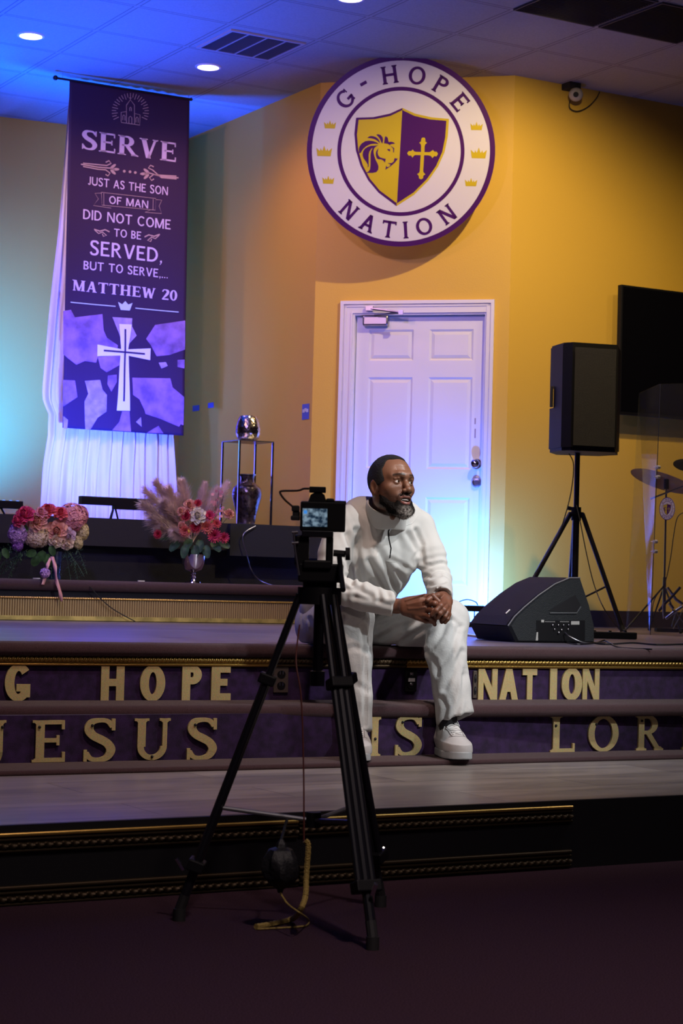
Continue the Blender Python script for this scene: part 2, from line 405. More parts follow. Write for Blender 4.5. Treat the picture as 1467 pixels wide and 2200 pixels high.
        if ch == 'A':
            W = .80; o.extend(_d(t / 2 + f, 0, W / 2, 1, t * 1.15)); o.extend(_d(W - s / 2 - f, 0, W / 2, 1, s)); ser(t / 2 + f, 0, t); ser(W - s / 2 - f, 0)
            o.extend(_r(W * .24, .28, W * .74, .28 + t))
        if ch == 'W':
            W = 1.10; a, b, c, d, e = s / 2 + f, W * .31, W * .5, W * .70, W - t / 2 - f
            o.extend(_d(b, 0, a, 1, s)); o.extend(_d(b, 0, c, .92, t * 1.15)); o.extend(_d(d, 0, c, .92, s)); o.extend(_d(d, 0, e, 1, t * 1.15)); ser(a, 1); ser(e, 1, t)
        if ch == 'M':
            W = .95; a, e = t / 2 + f, W - s / 2 - f; o.extend(_r(a - t * .6, 0, a + t * .6, 1)); o.extend(_r(e - s / 2, 0, e + s / 2, 1))
            o.extend(_d(W / 2, .02, a + s * .2, 1, s)); o.extend(_d(W / 2, .02, e - t * .2, 1, t * 1.1)); ser(a, 0, t); ser(e, 0); ser(a, 1, s); ser(e, 1)
        if ch == 'N':
            W = .80; a, e = t / 2 + f, W - t / 2 - f; tt = max(t, .06)
            o.extend(_r(a - tt / 2, 0, a + tt / 2, 1)); o.extend(_r(e - tt / 2, 0, e + tt / 2, 1)); o.extend(_d(e - .02, 0, a + .02, 1, s * 1.1)); ser(a, 0, tt); ser(a, 1, s); ser(e, 1, tt)
    elif ch == '2':
        W = .52; q = bez([(.05, .76, t), (.12, .93, t), (.27, .96, t), (.43, .88, s), (.45, .70, s), (.34, .47, s), (.12, .17, t), (.05, .06, t)], 5)
        o.extend(_pst([(v.x, v.y) for v in q], [v.z for v in q])); o.extend(_r(.02, 0, W, t * 1.4))
    elif ch == ',': W = .16; o.extend([[(.03, 0), (.15, 0), (.15, .14), (.03, .14)], [(.09, 0), (.15, 0), (.05, -.16), (.0, -.16)]])
    elif ch == '.': W = .16; o.extend(_r(.02, 0, .14, .13))
    elif ch == '-': W = .40; o.extend(_r(0, .44, W, .44 + t * 1.2))
    elif ch == ' ': W = .32
    return o, W
def text_loops(txt, h, x0, x1, y, **k):
    """fit text between x0 and x1 with baseline y and cap height h"""
    gl = []; x = 0; sp = k.pop('sp', .10)
    for c in txt:
        l, w = glyph(c, **k); gl.append((l, x)); x += w + sp
    tot = x - sp; sx = (x1 - x0) / tot; out = []
    for l, gx in gl:
        for lp in l: out.append([(x0 + (px + gx) * sx, y + py * h) for px, py in lp])
    return out
# ------------------------------------------------------------------ the room shell
ZS, Z2, ZL, ZP = 0.645, 0.433, 0.237, 0.2185
def line_at(a, b, z):
    p, q = PZ(*a, z), PZ(*b, z); return (p.x, p.y), (q.x, q.y)
F1 = line_at((0, 1505), (1467, 1502), Z2)
F2 = line_at((0, 1640), (1467, 1610), ZL)
FL = line_at((0, 1668), (1467, 1631), ZP)
FP = line_at((0, 1772), (1467, 1707), ZP)
def lw(L, u): (a, b), (c, d) = L; return b + (d - b) * (u - a) / (c - a)
U0, U1 = 0.2, 9.4
def strip(L, prof, u0=U0, u1=U1, mb=None, n=1):
    """extrude a (depth offset, z) profile along a step line"""
    mb = mb or MB(); m = len(prof); V = []; F = []
    for i in range(n + 1):
        u = u0 + (u1 - u0) * i / n
        for d, z in prof: V.append((u, lw(L, u) + d, z))
    for i in range(n):
        for k in range(m - 1): F.append((i * m + k, (i + 1) * m + k, (i + 1) * m + k + 1, i * m + k + 1))
    F.append(tuple(range(m))); F.append(tuple(n * m + k for k in range(m - 1, -1, -1)))
    return mb.add(V, F)
def closed_strip(L, prof, u0=U0, u1=U1):
    mb = MB(); m = len(prof); V = []
    for u in (u0, u1):
        for d, z in prof: V.append((u, lw(L, u) + d, z))
    F = [(k, m + k, m + (k + 1) % m, (k + 1) % m) for k in range(m)] + [tuple(range(m - 1, -1, -1)), tuple(range(m, 2 * m))]
    return mb.add(V, F)
S = 'structure'
# hall floor
mb = MB(); mb.box((4.5, 3.2, -0.05), (14, 14, 0.1)); mb.obj('floor', 'carpet', kind=S, smooth=False)
# low platform in front of the steps
pb = MB()
V = []
for u in (U0, U1): V += [(u, lw(FP, u), ZP), (u, lw(FL, u) + 0.6, ZP), (u, lw(FL, u) + 0.6, ZP - 0.02), (u, lw(FP, u), ZP - 0.02)]
pb.add(V, [(0, 4, 5, 1), (3, 2, 6, 7), (0, 3, 7, 4), (0, 1, 2, 3), (4, 7, 6, 5), (1, 5, 6, 2)])
pb.obj('platform_floor', 'lam', kind=S, smooth=False)
closed_strip(FP, [(-0.012, ZP - 0.001), (0.02, ZP - 0.001), (0.02, 0.0), (-0.012, 0.0)]).obj('platform_fascia', 'black', kind=S, smooth=False)
# steps: bottom lip, lower riser, tread, upper riser, stage nosing
def nose(top, thick, front, back):
    r = thick / 2
    pts = [(back, top)] + [(front + r - r * math.cos(RAD(90 - 18 * k)) * 1.0, top - r + r * math.sin(RAD(90 - 18 * k))) for k in range(0, 11)]
    pts = [(back, top)] + [(front + r - r * math.sin(RAD(18 * k)), top - r + r * math.cos(RAD(18 * k))) for k in range(0, 11)] + [(back, top - thick)]
    return pts
closed_strip(FL, nose(ZL, ZL - ZP + .004, -0.005, 0.5)).obj('step_lip_carpet', 'nosing', kind=S)
closed_strip(F2, [(0, ZL - .01), (0, Z2 - .03), (.3, Z2 - .03), (.3, ZL - .01)][::-1]).obj('lower_step_riser', 'riser', kind=S, smooth=False)
closed_strip(F1, nose(Z2, 0.052, -0.30, 0.06)).obj('step_tread_carpet', 'nosing', kind=S)
closed_strip(F1, [(0, Z2 - .03), (0, ZS - .03), (.3, ZS - .03), (.3, Z2 - .03)][::-1]).obj('upper_step_riser', 'riser', kind=S, smooth=False)
closed_strip(F1, nose(ZS + .004, 0.050, -0.045, 0.10)).obj('stage_nosing_carpet', 'nosing', kind=S)
# stage floor
sf = MB(); V = []
for u in (U0, U1): V += [(u, lw(F1, u) + 0.055, ZS), (u, 14.0, ZS), (u, 14.0, ZS - 0.04), (u, lw(F1, u) + 0.055, ZS - 0.04)]
sf.add(V, [(0, 4, 5, 1), (3, 2, 6, 7), (0, 3, 7, 4), (0, 1, 2, 3), (4, 7, 6, 5), (1, 5, 6, 2)])
sf.obj('stage_floor', 'lam2', kind=S, smooth=False)
# walls
def wallseg(name, a, b, z0=0.0, z1=CEIL + 0.02, mat='wall', th=0.1):
    a, b = Vector((a[0], a[1], 0)), Vector((b[0], b[1], 0)); d = (b - a).normalized(); n = Vector((-d.y, d.x, 0))
    mb = MB(); V = [p + n * t + Vector((0, 0, z)) for p in (a, b) for t in (0, th) for z in (z0, z1)]
    mb.add(V, [(0, 4, 5, 1), (2, 3, 7, 6), (0, 2, 6, 4), (1, 5, 7, 3), (0, 1, 3, 2), (4, 6, 7, 5)]); return mb.obj(name, mat, kind=S, smooth=False)
CA, CB, CC, CD = (-1.5, 14.3), (6.30, 13.31), (6.30, 11.26), (7.24, 10.345)
CE = (10.4, 10.33)
wallseg('wall_back', CA, CB); wallseg('wall_side', CB, CC)
wallseg('wall_right', CD, CE)
# ceiling
mb = MB(); mb.box((4.5, 7.3, CEIL + 0.05), (12.5, 14.6, 0.1)); mb.obj('ceiling', 'ceil', kind=S, smooth=False)

# door wall (45 degrees) with a real opening
DW0, DW1 = Vector((CC[0], CC[1], 0)), Vector((CD[0], CD[1], 0))
DX = (DW1 - DW0).normalized(); DN = Vector((DX.y, -DX.x, 0))      # DN points into the room
DL = (DW1 - DW0).length
UPZ = Vector((0, 0, 1))
def onwall(px, py): return PV(px, py, CC, CD)
dl = (onwall(757, 1000) - DW0).dot(DX); dr = (onwall(1040, 1000) - DW0).dot(DX); dtop = onwall(900, 676).z
dl, dr = (onwall(760, 760) - DW0).dot(DX), (onwall(1040, 760) - DW0).dot(DX)
cl, cr = (onwall(732, 700) - DW0).dot(DX), (onwall(1062, 700) - DW0).dot(DX)
ctop = onwall(897, 646).z
mb = MB()
def wbox(mb, x0, x1, z0, z1, d0, d1, mi=0):
    o = DW0; V = [o + DX * x + DN * d + UPZ * z for x in (x0, x1) for d in (d0, d1) for z in (z0, z1)]
    mb.add(V, [(0, 1, 3, 2), (4, 6, 7, 5), (0, 4, 5, 1), (2, 3, 7, 6), (0, 2, 6, 4), (1, 5, 7, 3)], mi); return mb
wbox(mb, 0, dl - .01, 0, CEIL + .02, -0.12, 0); wbox(mb, dr + .01, DL, 0, CEIL + .02, -0.12, 0); wbox(mb, dl - .01, dr + .01, dtop + .01, CEIL + .02, -0.12, 0)
mb.obj('wall_door', 'wall', kind=S, smooth=False)
# frame: casing with stepped profile + jamb
mb = MB()
for a, b, z0, z1 in ((cl, dl - .012, ZS, ctop), (dr + .012, cr, ZS, ctop)):
    wbox(mb, a, b, z0, z1, 0, 0.012)
    w = b - a; e = 1 if a == cl else -1
    o1 = a if e == 1 else b
    x = sorted((o1, o1 + e * .022)); wbox(mb, x[0], x[1], z0, z1, .012, .024)
    x = sorted((o1 + e * .03, o1 + e * .040)); wbox(mb, x[0], x[1], z0, z1 - .03, .012, .018)
    x = sorted((o1 + e * (w - .012), o1 + e * w)); wbox(mb, x[0], x[1], z0, z1 - w + .012, .012, .017)
cw = dl - .012 - cl
wbox(mb, dl - .012, dr + .012, dtop + .012, ctop, 0, .012); wbox(mb, cl, cr, ctop - .022, ctop, .0125, .0245); wbox(mb, cl + .03, cr - .03, ctop - .04, ctop - .03, .012, .018)
# jambs
wbox(mb, dl - .0119, dl, ZS, dtop + .012, -0.12, 0.0005); wbox(mb, dr, dr + .0119, ZS, dtop + .012, -0.12, 0.0005); wbox(mb, dl, dr, dtop, dtop + .012, -0.12, 0.0005)
frame = mb.obj('trim_1', 'white', kind=S, smooth=False)
frame['label'] = 'white moulded casing around the six panel door'
# door leaf with six raised panels, one continuous mesh
leafd = -0.045
mb = MB(); g = 0.004
zb = ZS + 0.008; zt = dtop - g; xl, xr = dl + g, dr - g
wbox(mb, xl, xr, zb, zt, leafd - .04, leafd - .010)
def px_x(px, py): return (onwall(px, py) - DW0).dot(DX)
zrow = [onwall(880, y).z for y in (706, 773, 809, 1006, 1067)]
lx = (px_x(789, 740), px_x(885, 740)); rx = (px_x(919, 740), px_x(1014, 740))
rows = [(zrow[1], zrow[0]), (zrow[3], zrow[2]), (zb + .24, zrow[4])]
zs_ = [zb, rows[2][0], rows[2][1], rows[1][0], rows[1][1], rows[0][0], rows[0][1], zt]
# stiles and rails
for a, b in ((xl, lx[0]), (lx[1], rx[0]), (rx[1], xr)): wbox(mb, a, b, zb, zt, leafd - .010, leafd)
for a, b in ((zs_[0], zs_[1]), (zs_[2], zs_[3]), (zs_[4], zs_[5]), (zs_[6], zs_[7])):
    for c, d in (lx, rx): wbox(mb, c, d, a, b, leafd - .010, leafd)
for z0, z1 in rows:
    for c, d in (lx, rx):
        o = DW0; i0, i1 = .014, .036
        def ringpt(i, dd): return [o + DX * (c + i) + UPZ * (z0 + i) + DN * dd, o + DX * (d - i) + UPZ * (z0 + i) + DN * dd, o + DX * (d - i) + UPZ * (z1 - i) + DN * dd, o + DX * (c + i) + UPZ * (z1 - i) + DN * dd]
        V = ringpt(0, leafd) + ringpt(i0, leafd - .0095) + ringpt(i1, leafd - .0015)
        F = []
        for q in (0, 4):
            for k in range(4): F.append((q + k, q + (k + 1) % 4, q + 4 + (k + 1) % 4, q + 4 + k))
        F.append((8, 9, 10, 11)); mb.add(V, F)
door = mb.obj('door_1', 'white', kind=S, smooth=False)
door['label'] = 'white six panel door in the angled yellow wall'
def dpt(px, py, d): p = onwall(px, py); return p + DN * (d) + (p - ORG).normalized() * 0
ROTN = Matrix((( DX.x, 0, DN.x), (DX.y, 0, DN.y), (0, 1, 0))).to_3x3()
kp = onwall(1021, 996) + DN * leafd
mb = MB(); Rk = Matrix(((DX.x, UPZ.x, DN.x), (DX.y, UPZ.y, DN.y), (DX.z, UPZ.z, DN.z)))
mb.lathe([(0.0001, 0), (.034, 0), (.034, .006), (.013, .012), (.012, .03), (.024, .038), (.029, .05), (.026, .062), (.012, .068), (.0001, .069)], kp, 28, 0, Rk)
mb.obj('door_knob', 'chrome', door)
mb = MB(); kp = onwall(1021, 1036) + DN * leafd
mb.lathe([(0.0001, 0), (.033, 0), (.033, .01), (.026, .02), (.016, .022), (.015, .016), (.0001, .016)], kp, 28, 0, Rk)
mb.obj('deadbolt', 'steel', door)
# closer
mb = MB(); c0 = px_x(779, 685), px_x(834, 685)
wbox(mb, c0[0], c0[1], onwall(806, 700).z, onwall(806, 678).z, leafd, leafd + .055)
clo = mb.obj('door_closer', 'steel', door, smooth=False, bevel=.012)
mb = MB(); p0 = onwall(806, 678) + DN * (.02); p1 = onwall(868, 676) + DN * .10; p2 = onwall(796, 664) + DN * .03
mb.tube([p0, p1], .008, 8); mb.tube([p1, p2], .008, 8); mb.box(p2, (.05, .02, .03), math.atan2(DX.y, DX.x)); mb.box(p1, (.03, .02, .03), math.atan2(DX.y, DX.x))
mb.obj('closer_arm', 'steel', clo, smooth=False)
mb = MB()
for a, b in ((897, 910), (920, 940)):
    z0, z1 = onwall(1018, b).z, onwall(1018, a).z; x = px_x(1018, a); wbox(mb, x - .003, x + .004, z0, z1, leafd, leafd + .0012)
mb.obj('paint_scratch', M('scratch_brown', (.30, .2, .25), .7), door, smooth=False)
# baseboards
def base(name, a, b, mat, h=.10):
    a, b = Vector((a[0], a[1], 0)), Vector((b[0], b[1], 0)); d = (b - a).normalized(); n = Vector((d.y, -d.x, 0)); mb = MB()
    V = [p + n * t + Vector((0, 0, z)) for p in (a, b) for t in (0, .014) for z in (ZS, ZS + h)]
    mb.add(V, [(0, 1, 3, 2), (4, 6, 7, 5), (0, 4, 5, 1), (2, 3, 7, 6), (0, 2, 6, 4), (1, 5, 7, 3)]); mb.obj(name, mat, kind=S, smooth=False)
base('baseboard_right', (CD[0] + .01, CD[1] - .001), (CE[0], CE[1] - .001), M('dark_wood_base', (.03, .018, .014), .5), .11)
base('baseboard_left_of_door', DW0 + DX * .01 + DN * .001, DW0 + DX * (cl - .002) + DN * .001, 'white')
base('baseboard_right_of_door', DW0 + DX * (cr + .002) + DN * .001, DW1 + DN * .001 - DX * .02, 'white')

# choir risers at the back left
W1c, W2c, UE = 10.04, 10.62, 6.02
zc1 = PW(410, 1257, W1c + .02).z; zc2 = PW(300, 1117, W2c).z
mb = MB(); mb.box(((-1 + UE) / 2, (W1c + 13.0) / 2, (ZS + zc1) / 2 - .0), (UE + 1, 13.0 - W1c, zc1 - ZS)); mb.obj('choir_riser', 'choir', kind=S, smooth=False)
cf = closed_strip(((0, W1c), (1, W1c)), nose(zc1 + .012, .06, -.04, .4), -1, UE + .01); cf.obj('choir_riser_carpet', 'nosing', kind=S)
mb = MB(); mb.box(((-1 + UE) / 2, (W2c + 13.0) / 2, (zc1 + zc2) / 2), (UE + 1, 13.0 - W2c, zc2 - zc1)); mb.obj('upper_choir_riser', 'choir', kind=S, smooth=False)
# panels standing proud of the upper riser
zpb = PW(300, 1176, W2c - .05).z; ub = PW(487, 1150, W2c - .05).x
mb = MB(); mb.box(((-1 + ub) / 2, W2c - .045, (zpb + zc2) / 2), (ub + 1, .03, zc2 - zpb)); mb.obj('choir_panel_long', M('charcoal_panel', (.018, .017, .028), .8, bump=.2, bscale=200), kind=S, smooth=False)
zpb2 = PW(560, 1196, W2c - .05).z
mb = MB(); mb.box(((ub + UE) / 2 + .004, W2c - .06, (zpb2 + zc2) / 2), (UE - ub, .06, zc2 - zpb2)); mb.obj('choir_panel_end', M('charcoal_panel_b', (.017, .020, .036), .8, bump=.2, bscale=200), kind=S, smooth=False)
# gold fluted band along the choir riser
zt_, zm_, zb_ = PW(300, 1287, W1c - .03).z, PW(300, 1326, W1c - .03).z, PW(300, 1337, W1c - .03).z
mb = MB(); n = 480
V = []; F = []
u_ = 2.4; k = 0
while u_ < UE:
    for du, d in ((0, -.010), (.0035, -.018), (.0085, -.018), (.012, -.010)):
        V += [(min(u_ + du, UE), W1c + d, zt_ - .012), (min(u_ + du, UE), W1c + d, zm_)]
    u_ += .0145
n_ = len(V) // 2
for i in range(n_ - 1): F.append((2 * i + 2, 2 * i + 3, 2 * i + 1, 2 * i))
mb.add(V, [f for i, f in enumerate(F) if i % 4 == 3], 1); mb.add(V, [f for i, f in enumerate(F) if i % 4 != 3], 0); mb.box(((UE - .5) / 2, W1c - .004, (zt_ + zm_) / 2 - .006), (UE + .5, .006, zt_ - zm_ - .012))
mb.obj('trim_2', [M('fluted_gold', (.50, .36, .17), .5, .3), M('groove_shade', (.05, .03, .02), .8)], kind=S, smooth=False, label='fluted gold band with painted groove shade along the choir riser')  # groove shade is put into a second, darker colour
mb = MB()
for i in range(330):
    u = 2.6 + (UE - 2.6) * (i + .5) / 330; mb.sphere((u, W1c - .017, zt_ - .004), .0068, 4)
mb.obj('trim_3', 'gold', kind=S, label='gold bead row above the fluted band')
mb = MB(); mb.box(((UE - .5) / 2, W1c - .009, (zm_ + ZS) / 2 + .002), (UE + .5, .018, zm_ - ZS - .004)); mb.obj('trim_4', M('pale_gold', (.55, .42, .14), .45, .6, var=.3, vscale=14), kind=S, smooth=False, label='plain gold strip under the fluted band')

# rope mouldings on the stage edge
def rope(L, off, z, u0, u1, r, pitch, mat, name, label):
    mb = MB(); n = int((u1 - u0) / pitch * 8); m = 12; V = []; F = []
    for i in range(n + 1):
        u = u0 + (u1 - u0) * i / n; cw_ = lw(L, u) + off
        for k in range(m):
            a = 2 * PI * k / m; rr = r * (1 + .22 * math.cos(2 * (a * 1.0) + 2 * PI * (u / pitch)))
            V.append((u, cw_ + rr * math.cos(a), z + rr * math.sin(a)))
    for i in range(n):
        for k in range(m): F.append((i * m + k, (i + 1) * m + k, (i + 1) * m + (k + 1) % m, i * m + (k + 1) % m))
    F += [tuple(range(m)), tuple(n * m + k for k in range(m - 1, -1, -1))]
    mb.add(V, F); return mb
def rail(name, label, x0, x1, yc0, zc, L, off, mats, r=.0095, both=True):
    uA, uB = PV(x0, yc0, *L).x, PV(x1, yc0, *L).x
    mb = rope(L, off, zc, uA, uB, r, .017, None, name, label)
    n0 = len(mb.f)
    for dz, hh, dd in ((-.019, .011, .012),):
        V = []
        for u in (uA, uB):
            w = lw(L, u); V += [(u, w + .001, zc + dz - hh / 2), (u, w - dd, zc + dz - hh / 2), (u, w - dd - .004, zc + dz), (u, w - dd, zc + dz + hh / 2), (u, w + .001, zc + dz + hh / 2)]
        mb.add(V, [(0, 5, 6, 1), (1, 6, 7, 2), (2, 7, 8, 3), (3, 8, 9, 4), (4, 9, 5, 0), (0, 1, 2, 3, 4), (9, 8, 7, 6, 5)])
    V = []
    for u in (uA, uB):
        w = lw(L, u); V += [(u, w + .001, zc - .024), (u, w - .005, zc - .024), (u, w - .005, zc + .012), (u, w + .001, zc + .012)]
    mb.add(V, [(0, 4, 5, 1), (1, 5, 6, 2), (2, 6, 7, 3), (3, 7, 4, 0), (0, 1, 2, 3), (7, 6, 5, 4)])
    mb.obj(name, mats, kind=S, label=label)
zr = PV(733, 1420, *F1).z
rail('trim_5', 'gold rope moulding under the stage edge, left run', -60, 592, 1420, zr, F1, -.012, 'gold')
rail('trim_6', 'shadowed rope moulding between the two bright runs', 593, 868, 1420, zr, F1, -.012, M('shaded_gold', (.10, .065, .035), .5, .6), .010)  # shadow on this run is put into a darker gold
rail('trim_7', 'gold rope moulding under the stage edge, right run', 870, 1560, 1424, zr, F1, -.012, 'gold')
# platform front mouldings
mt['goldshade'] = M('dim_lit_gold', (0.05, 0.034, 0.018), 0.5, 0.7)  # weak light on the mouldings is put into this near-black gold
FPf = ((FP[0][0], FP[0][1] - .012), (FP[1][0], FP[1][1] - .012))
def mould(name, label, x0, x1, ptop, mat, bright=False):
    """flat gold bead over a rope bead"""
    uA, uB = PV(x0, ptop[1], *FPf).x, PV(x1, ptop[1], *FPf).x; z = PV(*ptop, *FPf).z
    mb = rope(FPf, -.010, z - .030, uA, uB, .008, .026, None, name, label)
    for dz, r in ((0, .006), (-.013, .004), (-.044, .004)):
        mb.tube([(uA, lw(FPf, uA) - .010, z + dz), (uB, lw(FPf, uB) - .010, z + dz)], r, 10, 1 if (dz == 0 and bright) else 0)  # lit top bead set apart by the brighter gold
    V = []
    for u in (uA, uB):
        w = lw(FPf, u); V += [(u, w, z - .05), (u, w - .007, z - .05), (u, w - .007, z + .006), (u, w, z + .006)]
    mb.add(V, [(0, 4, 5, 1), (1, 5, 6, 2), (2, 6, 7, 3), (3, 7, 4, 0), (0, 1, 2, 3), (7, 6, 5, 4)])
    mb.obj(name, [mat, 'gold'], kind=S, label=label)
mould('trim_8', 'upper gold moulding on the platform front, right piece', 640, 1225, (1100, 1739), 'goldshade', True)
mould('trim_9', 'lower gold moulding on the platform front, right piece', 640, 1222, (1100, 1836), 'goldshade')
mould('trim_10', 'upper gold moulding on the platform front, left piece', -80, 636, (300, 1780), 'goldshade', True)
mould('trim_11', 'lower gold moulding on the platform front, left piece', -80, 636, (300, 1890), 'goldshade')
# ------------------------------------------------------------------ round sign
mt['signwhite'] = M('sign_white_acrylic', (0.74, 0.70, 0.70), 0.22, coat=0.3)
mt['signpurple'] = M('sign_purple', (0.075, 0.012, 0.12), 0.25, coat=0.3)
mt['signgold'] = M('sign_yellow', (0.62, 0.46, 0.015), 0.28, coat=0.3)
def circ(n=96, r=1.0, a0=0, a1=360): return [(r * math.cos(RAD(a0 + (a1 - a0) * i / n)), r * math.sin(RAD(a0 + (a1 - a0) * i / n))) for i in range(n + (0 if a1 - a0 == 360 else 1))]
LION = [
 [(440,378),(480,340),(530,322),(600,322),(680,345),(750,395),(800,470),(805,515),(745,460),(660,410),(560,385)],
 [(695,278),(760,265),(830,290),(880,350),(897,430),(878,530),(840,480),(805,400),(760,340)],
 [(950,322),(1000,330),(1030,370),(1045,440),(1058,480),(1130,468),(1200,485),(1245,522),(1160,530),(1110,545),(1095,570),(1030,530),(925,515),(938,420)],
 [(215,800),(205,700),(225,620),(290,530),(380,470),(500,450),(620,465),(720,500),(770,540),(660,535),(540,550),(420,610),(330,690),(250,815)],
 [(330,760),(370,690),(450,630),(560,595),(650,590),(770,575),(700,610),(650,660),(630,720),(632,800),(660,900),(700,1000),(750,1090),(782,1180),(775,1270),(720,1340),(610,1365),(425,1365),(500,1320),(540,1260),(550,1150),(548,1000),(545,850),(560,750),(605,650),(560,680),(510,760),(492,850),(495,960),(497,1080),(500,1180),(470,1218),(472,1130),(430,1060),(350,960),(315,860)],
 [(770,655),(735,700),(700,770),(697,850),(720,930),(760,970),(860,975),(920,1010),(965,1065),(985,955),(900,940),(820,920),(765,860),(745,780),(760,700)],
 [(1010,680),(1108,680),(1100,748),(1050,720)],
 [(1085,560),(1100,575),(1222,650),(1215,780),(1195,760),(1190,665)],
 [(1240,928),(1335,945),(1240,1070),(1130,1165),(980,1268),(1000,1150),(1030,1190),(1090,1175),(1130,1120),(1040,1075),(1150,1075),(1215,1030)],
]
CROSS = [(650,330),(695,345),(710,400),(700,440),(760,480),(715,520),(692,570),(690,742),(830,742),(880,720),(930,675),(975,725),(1040,725),(1082,785),(1040,855),(975,850),(925,905),(880,850),(820,832),(685,832),(670,1290),(690,1330),(738,1370),(680,1410),(670,1490),(610,1518),(555,1490),(545,1415),(495,1370),(555,1330),(572,1290),(585,832),(430,832),(385,855),(350,908),(310,850),(240,855),(195,785),(240,725),(310,720),(350,675),(390,725),(440,742),(592,742),(590,570),(575,520),(530,482),(585,445),(588,385),(605,345)]
def fan(loop):
    """triangulate a simple polygon"""
    from mathutils.geometry import tessellate_polygon
    t = tessellate_polygon([[Vector((x, y, 0)) for x, y in loop]]); return [[loop[i] for i in tri] for tri in t]
def lp_area(l): return abs(sum(l[i][0] * l[(i + 1) % len(l)][1] - l[(i + 1) % len(l)][0] * l[i][1] for i in range(len(l)))) / 2
def emblem(parent, O, EX, EY, EN, R, base=0.006, step=0.0012, full=True):
    """the round emblem: rings, lettering, crowns, shield with lion and cross; unit radius coordinates scaled by R"""
    cx, cy, rp = 861.0, 326.0, 203.0
    def q(px, py): return ((px - cx) / rp * R, -(py - cy) / rp * R)
    def z1(p): return q(755 + p[0] / 13.336, 270 + p[1] / 13.336)
    def z2(p): return q(860 + p[0] / 13.336, 270 + p[1] / 13.336)
    def P(name, loops, mat, lvl, label=None, tri=True):
        mb = MB()
        for l in loops:
            for t in (fan(l) if (tri and len(l) > 4) else [l]):
                if lp_area(t) > 1e-10: mb.flat(t, O, EX, EY, EN, base + step * lvl)
        return mb.obj(name, mat, parent, smooth=False, label=label)
    ring = lambda a, b: _arc(0, 0, b * R, b * R, 0, 360, (b - a) * R, (b - a) * R, 96)
    P('outer_ring', ring(.945, 1.0), 'signpurple', 1, tri=False)
    P('inner_ring', ring(.635, .675), 'signpurple', 1, tri=False)
    L = []
    def put(ch, ang, r0, h, up=True, wsc=1.0):
        lo, w = glyph(ch, s=.17, t=.15, f=.05, g=.07); a = RAD(ang)
        for l in lo:
            o = []
            for x, y in l:
                x = (x - w / 2) * h * wsc; y = y * h
                if up: ex, ey = (math.sin(a), -math.cos(a)), (math.cos(a), math.sin(a)); bx, by = r0 * math.cos(a), r0 * math.sin(a)
                else: ex, ey = (-math.sin(a), math.cos(a)), (-math.cos(a), -math.sin(a)); bx, by = (r0 + h) * math.cos(a), (r0 + h) * math.sin(a)
                o.append(((bx + ex[0] * x + ey[0] * y) * R, (by + ex[1] * x + ey[1] * y) * R))
            L.append(o)
    for ch, ang in zip('G-HOPE', (138.5, 120.5, 99.9, 79.2, 60.0, 41.0)): put(ch, ang, .715, .185, True, 1.12 if ch != '-' else 1)
    for ch, ang in zip('NATION', (229.4, 246.5, 262.5, 275.0, 289.0, 308.2)): put(ch, ang, .735, .18, False, 1.12)
    P('lettering', L, 'signpurple', 1, 'purple capital letters around the ring', tri=False)
    Cr = []
    for x, y, s in ((707, 272, 26), (695.5, 328.5, 34), (705.5, 389.5, 26), (1022, 269, 27), (1028.5, 326, 35), (1014, 388, 27)):
        c = [(-.42, -.3), (.42, -.3), (.5, .22), (.27, .02), (.22, .2), (.12, .02), (0, .36), (-.12, .02), (-.22, .2), (-.27, .02), (-.5, .22)]
        Cr.append([q(x + a * s, y - b * s) for a, b in c])
    for c_ in Cr: P('crown', [c_], 'signgold', 1, 'small yellow crown')
    T, Bm = (862, 233.5), (854.5, 442)
    Lf = [(835, 246), (800, 254), (763, 256), (760, 290), (764, 325), (775, 358), (792, 388), (815, 414)]
    Rt = [(890, 245), (925, 252), (962.5, 254.5), (961, 292), (955, 325), (942, 356), (922, 386), (892, 417)]
    out = [T] + Rt + [Bm] + Lf[::-1]
    P('shield_border', [[q(*p) for p in [T] + Rt + [Bm]]], 'signgold', 1); P('shield_edge', [[q(*p) for p in [T] + Lf + [Bm]]], 'signpurple', 1)
    def shr(p, k=.945, c=(861, 333)): return (c[0] + (p[0] - c[0]) * k, c[1] + (p[1] - c[1]) * k)
    T2, B2 = (861.8, 238), (855.3, 436)
    P('shield_gold_half', [[q(*p) for p in [T2] + [shr(p) for p in Lf] + [B2]]], 'signgold', 2)
    P('shield_purple_half', [[q(*p) for p in [T2] + [shr(p) for p in Rt] + [B2]]], 'signpurple', 2)
    P('lion_head', [[z1(p) for p in l] for l in LION], 'signpurple', 3, 'purple roaring lion head')
    P('cross', [[z2(p) for p in CROSS]], 'signgold', 3, 'yellow budded cross')
SGc = PD(861, 326, 12.37)
sn = (ORG - SGc).normalized(); sx = Vector((-sn.y, sn.x, 0)).normalized()
if sx.dot(level2room((1, 0, 0))) < 0: sx = -sx
sx = (sx * math.cos(0.0) ).normalized(); sy = sn.cross(sx); 
if sy.z < 0: sy = -sy
SR = 203.5 * (SGc - ORG).length / FPX * math.cos(RAD(12.5)) * 1.0
sign = thing('round_sign', 'large round white and purple sign with lion shield, hanging above the white door', 'sign', SGc)
mb = MB(); mb.prism([(x * SR, y * SR) for x, y in circ(128)], SGc, sx, sy, sn, -0.012, 0.006); mb.obj('disc', 'signwhite', sign, smooth=True, ang=40)
emblem(sign, SGc, sx, sy, sn, SR)
mb = MB(); tp = SGc + sy * (SR - .012); mb.tube([tp, tp + Vector((0, 0, CEIL - tp.z - .002))], .002, 6); mb.lathe([(.006, -.001), (.010, 0), (.006, .001)], tp + sn * .0075, 12, 0, Matrix(((1, 0, 0), (0, 0, 1), (0, -1, 0))))
mb.obj('hanging_wire', 'steel', sign)

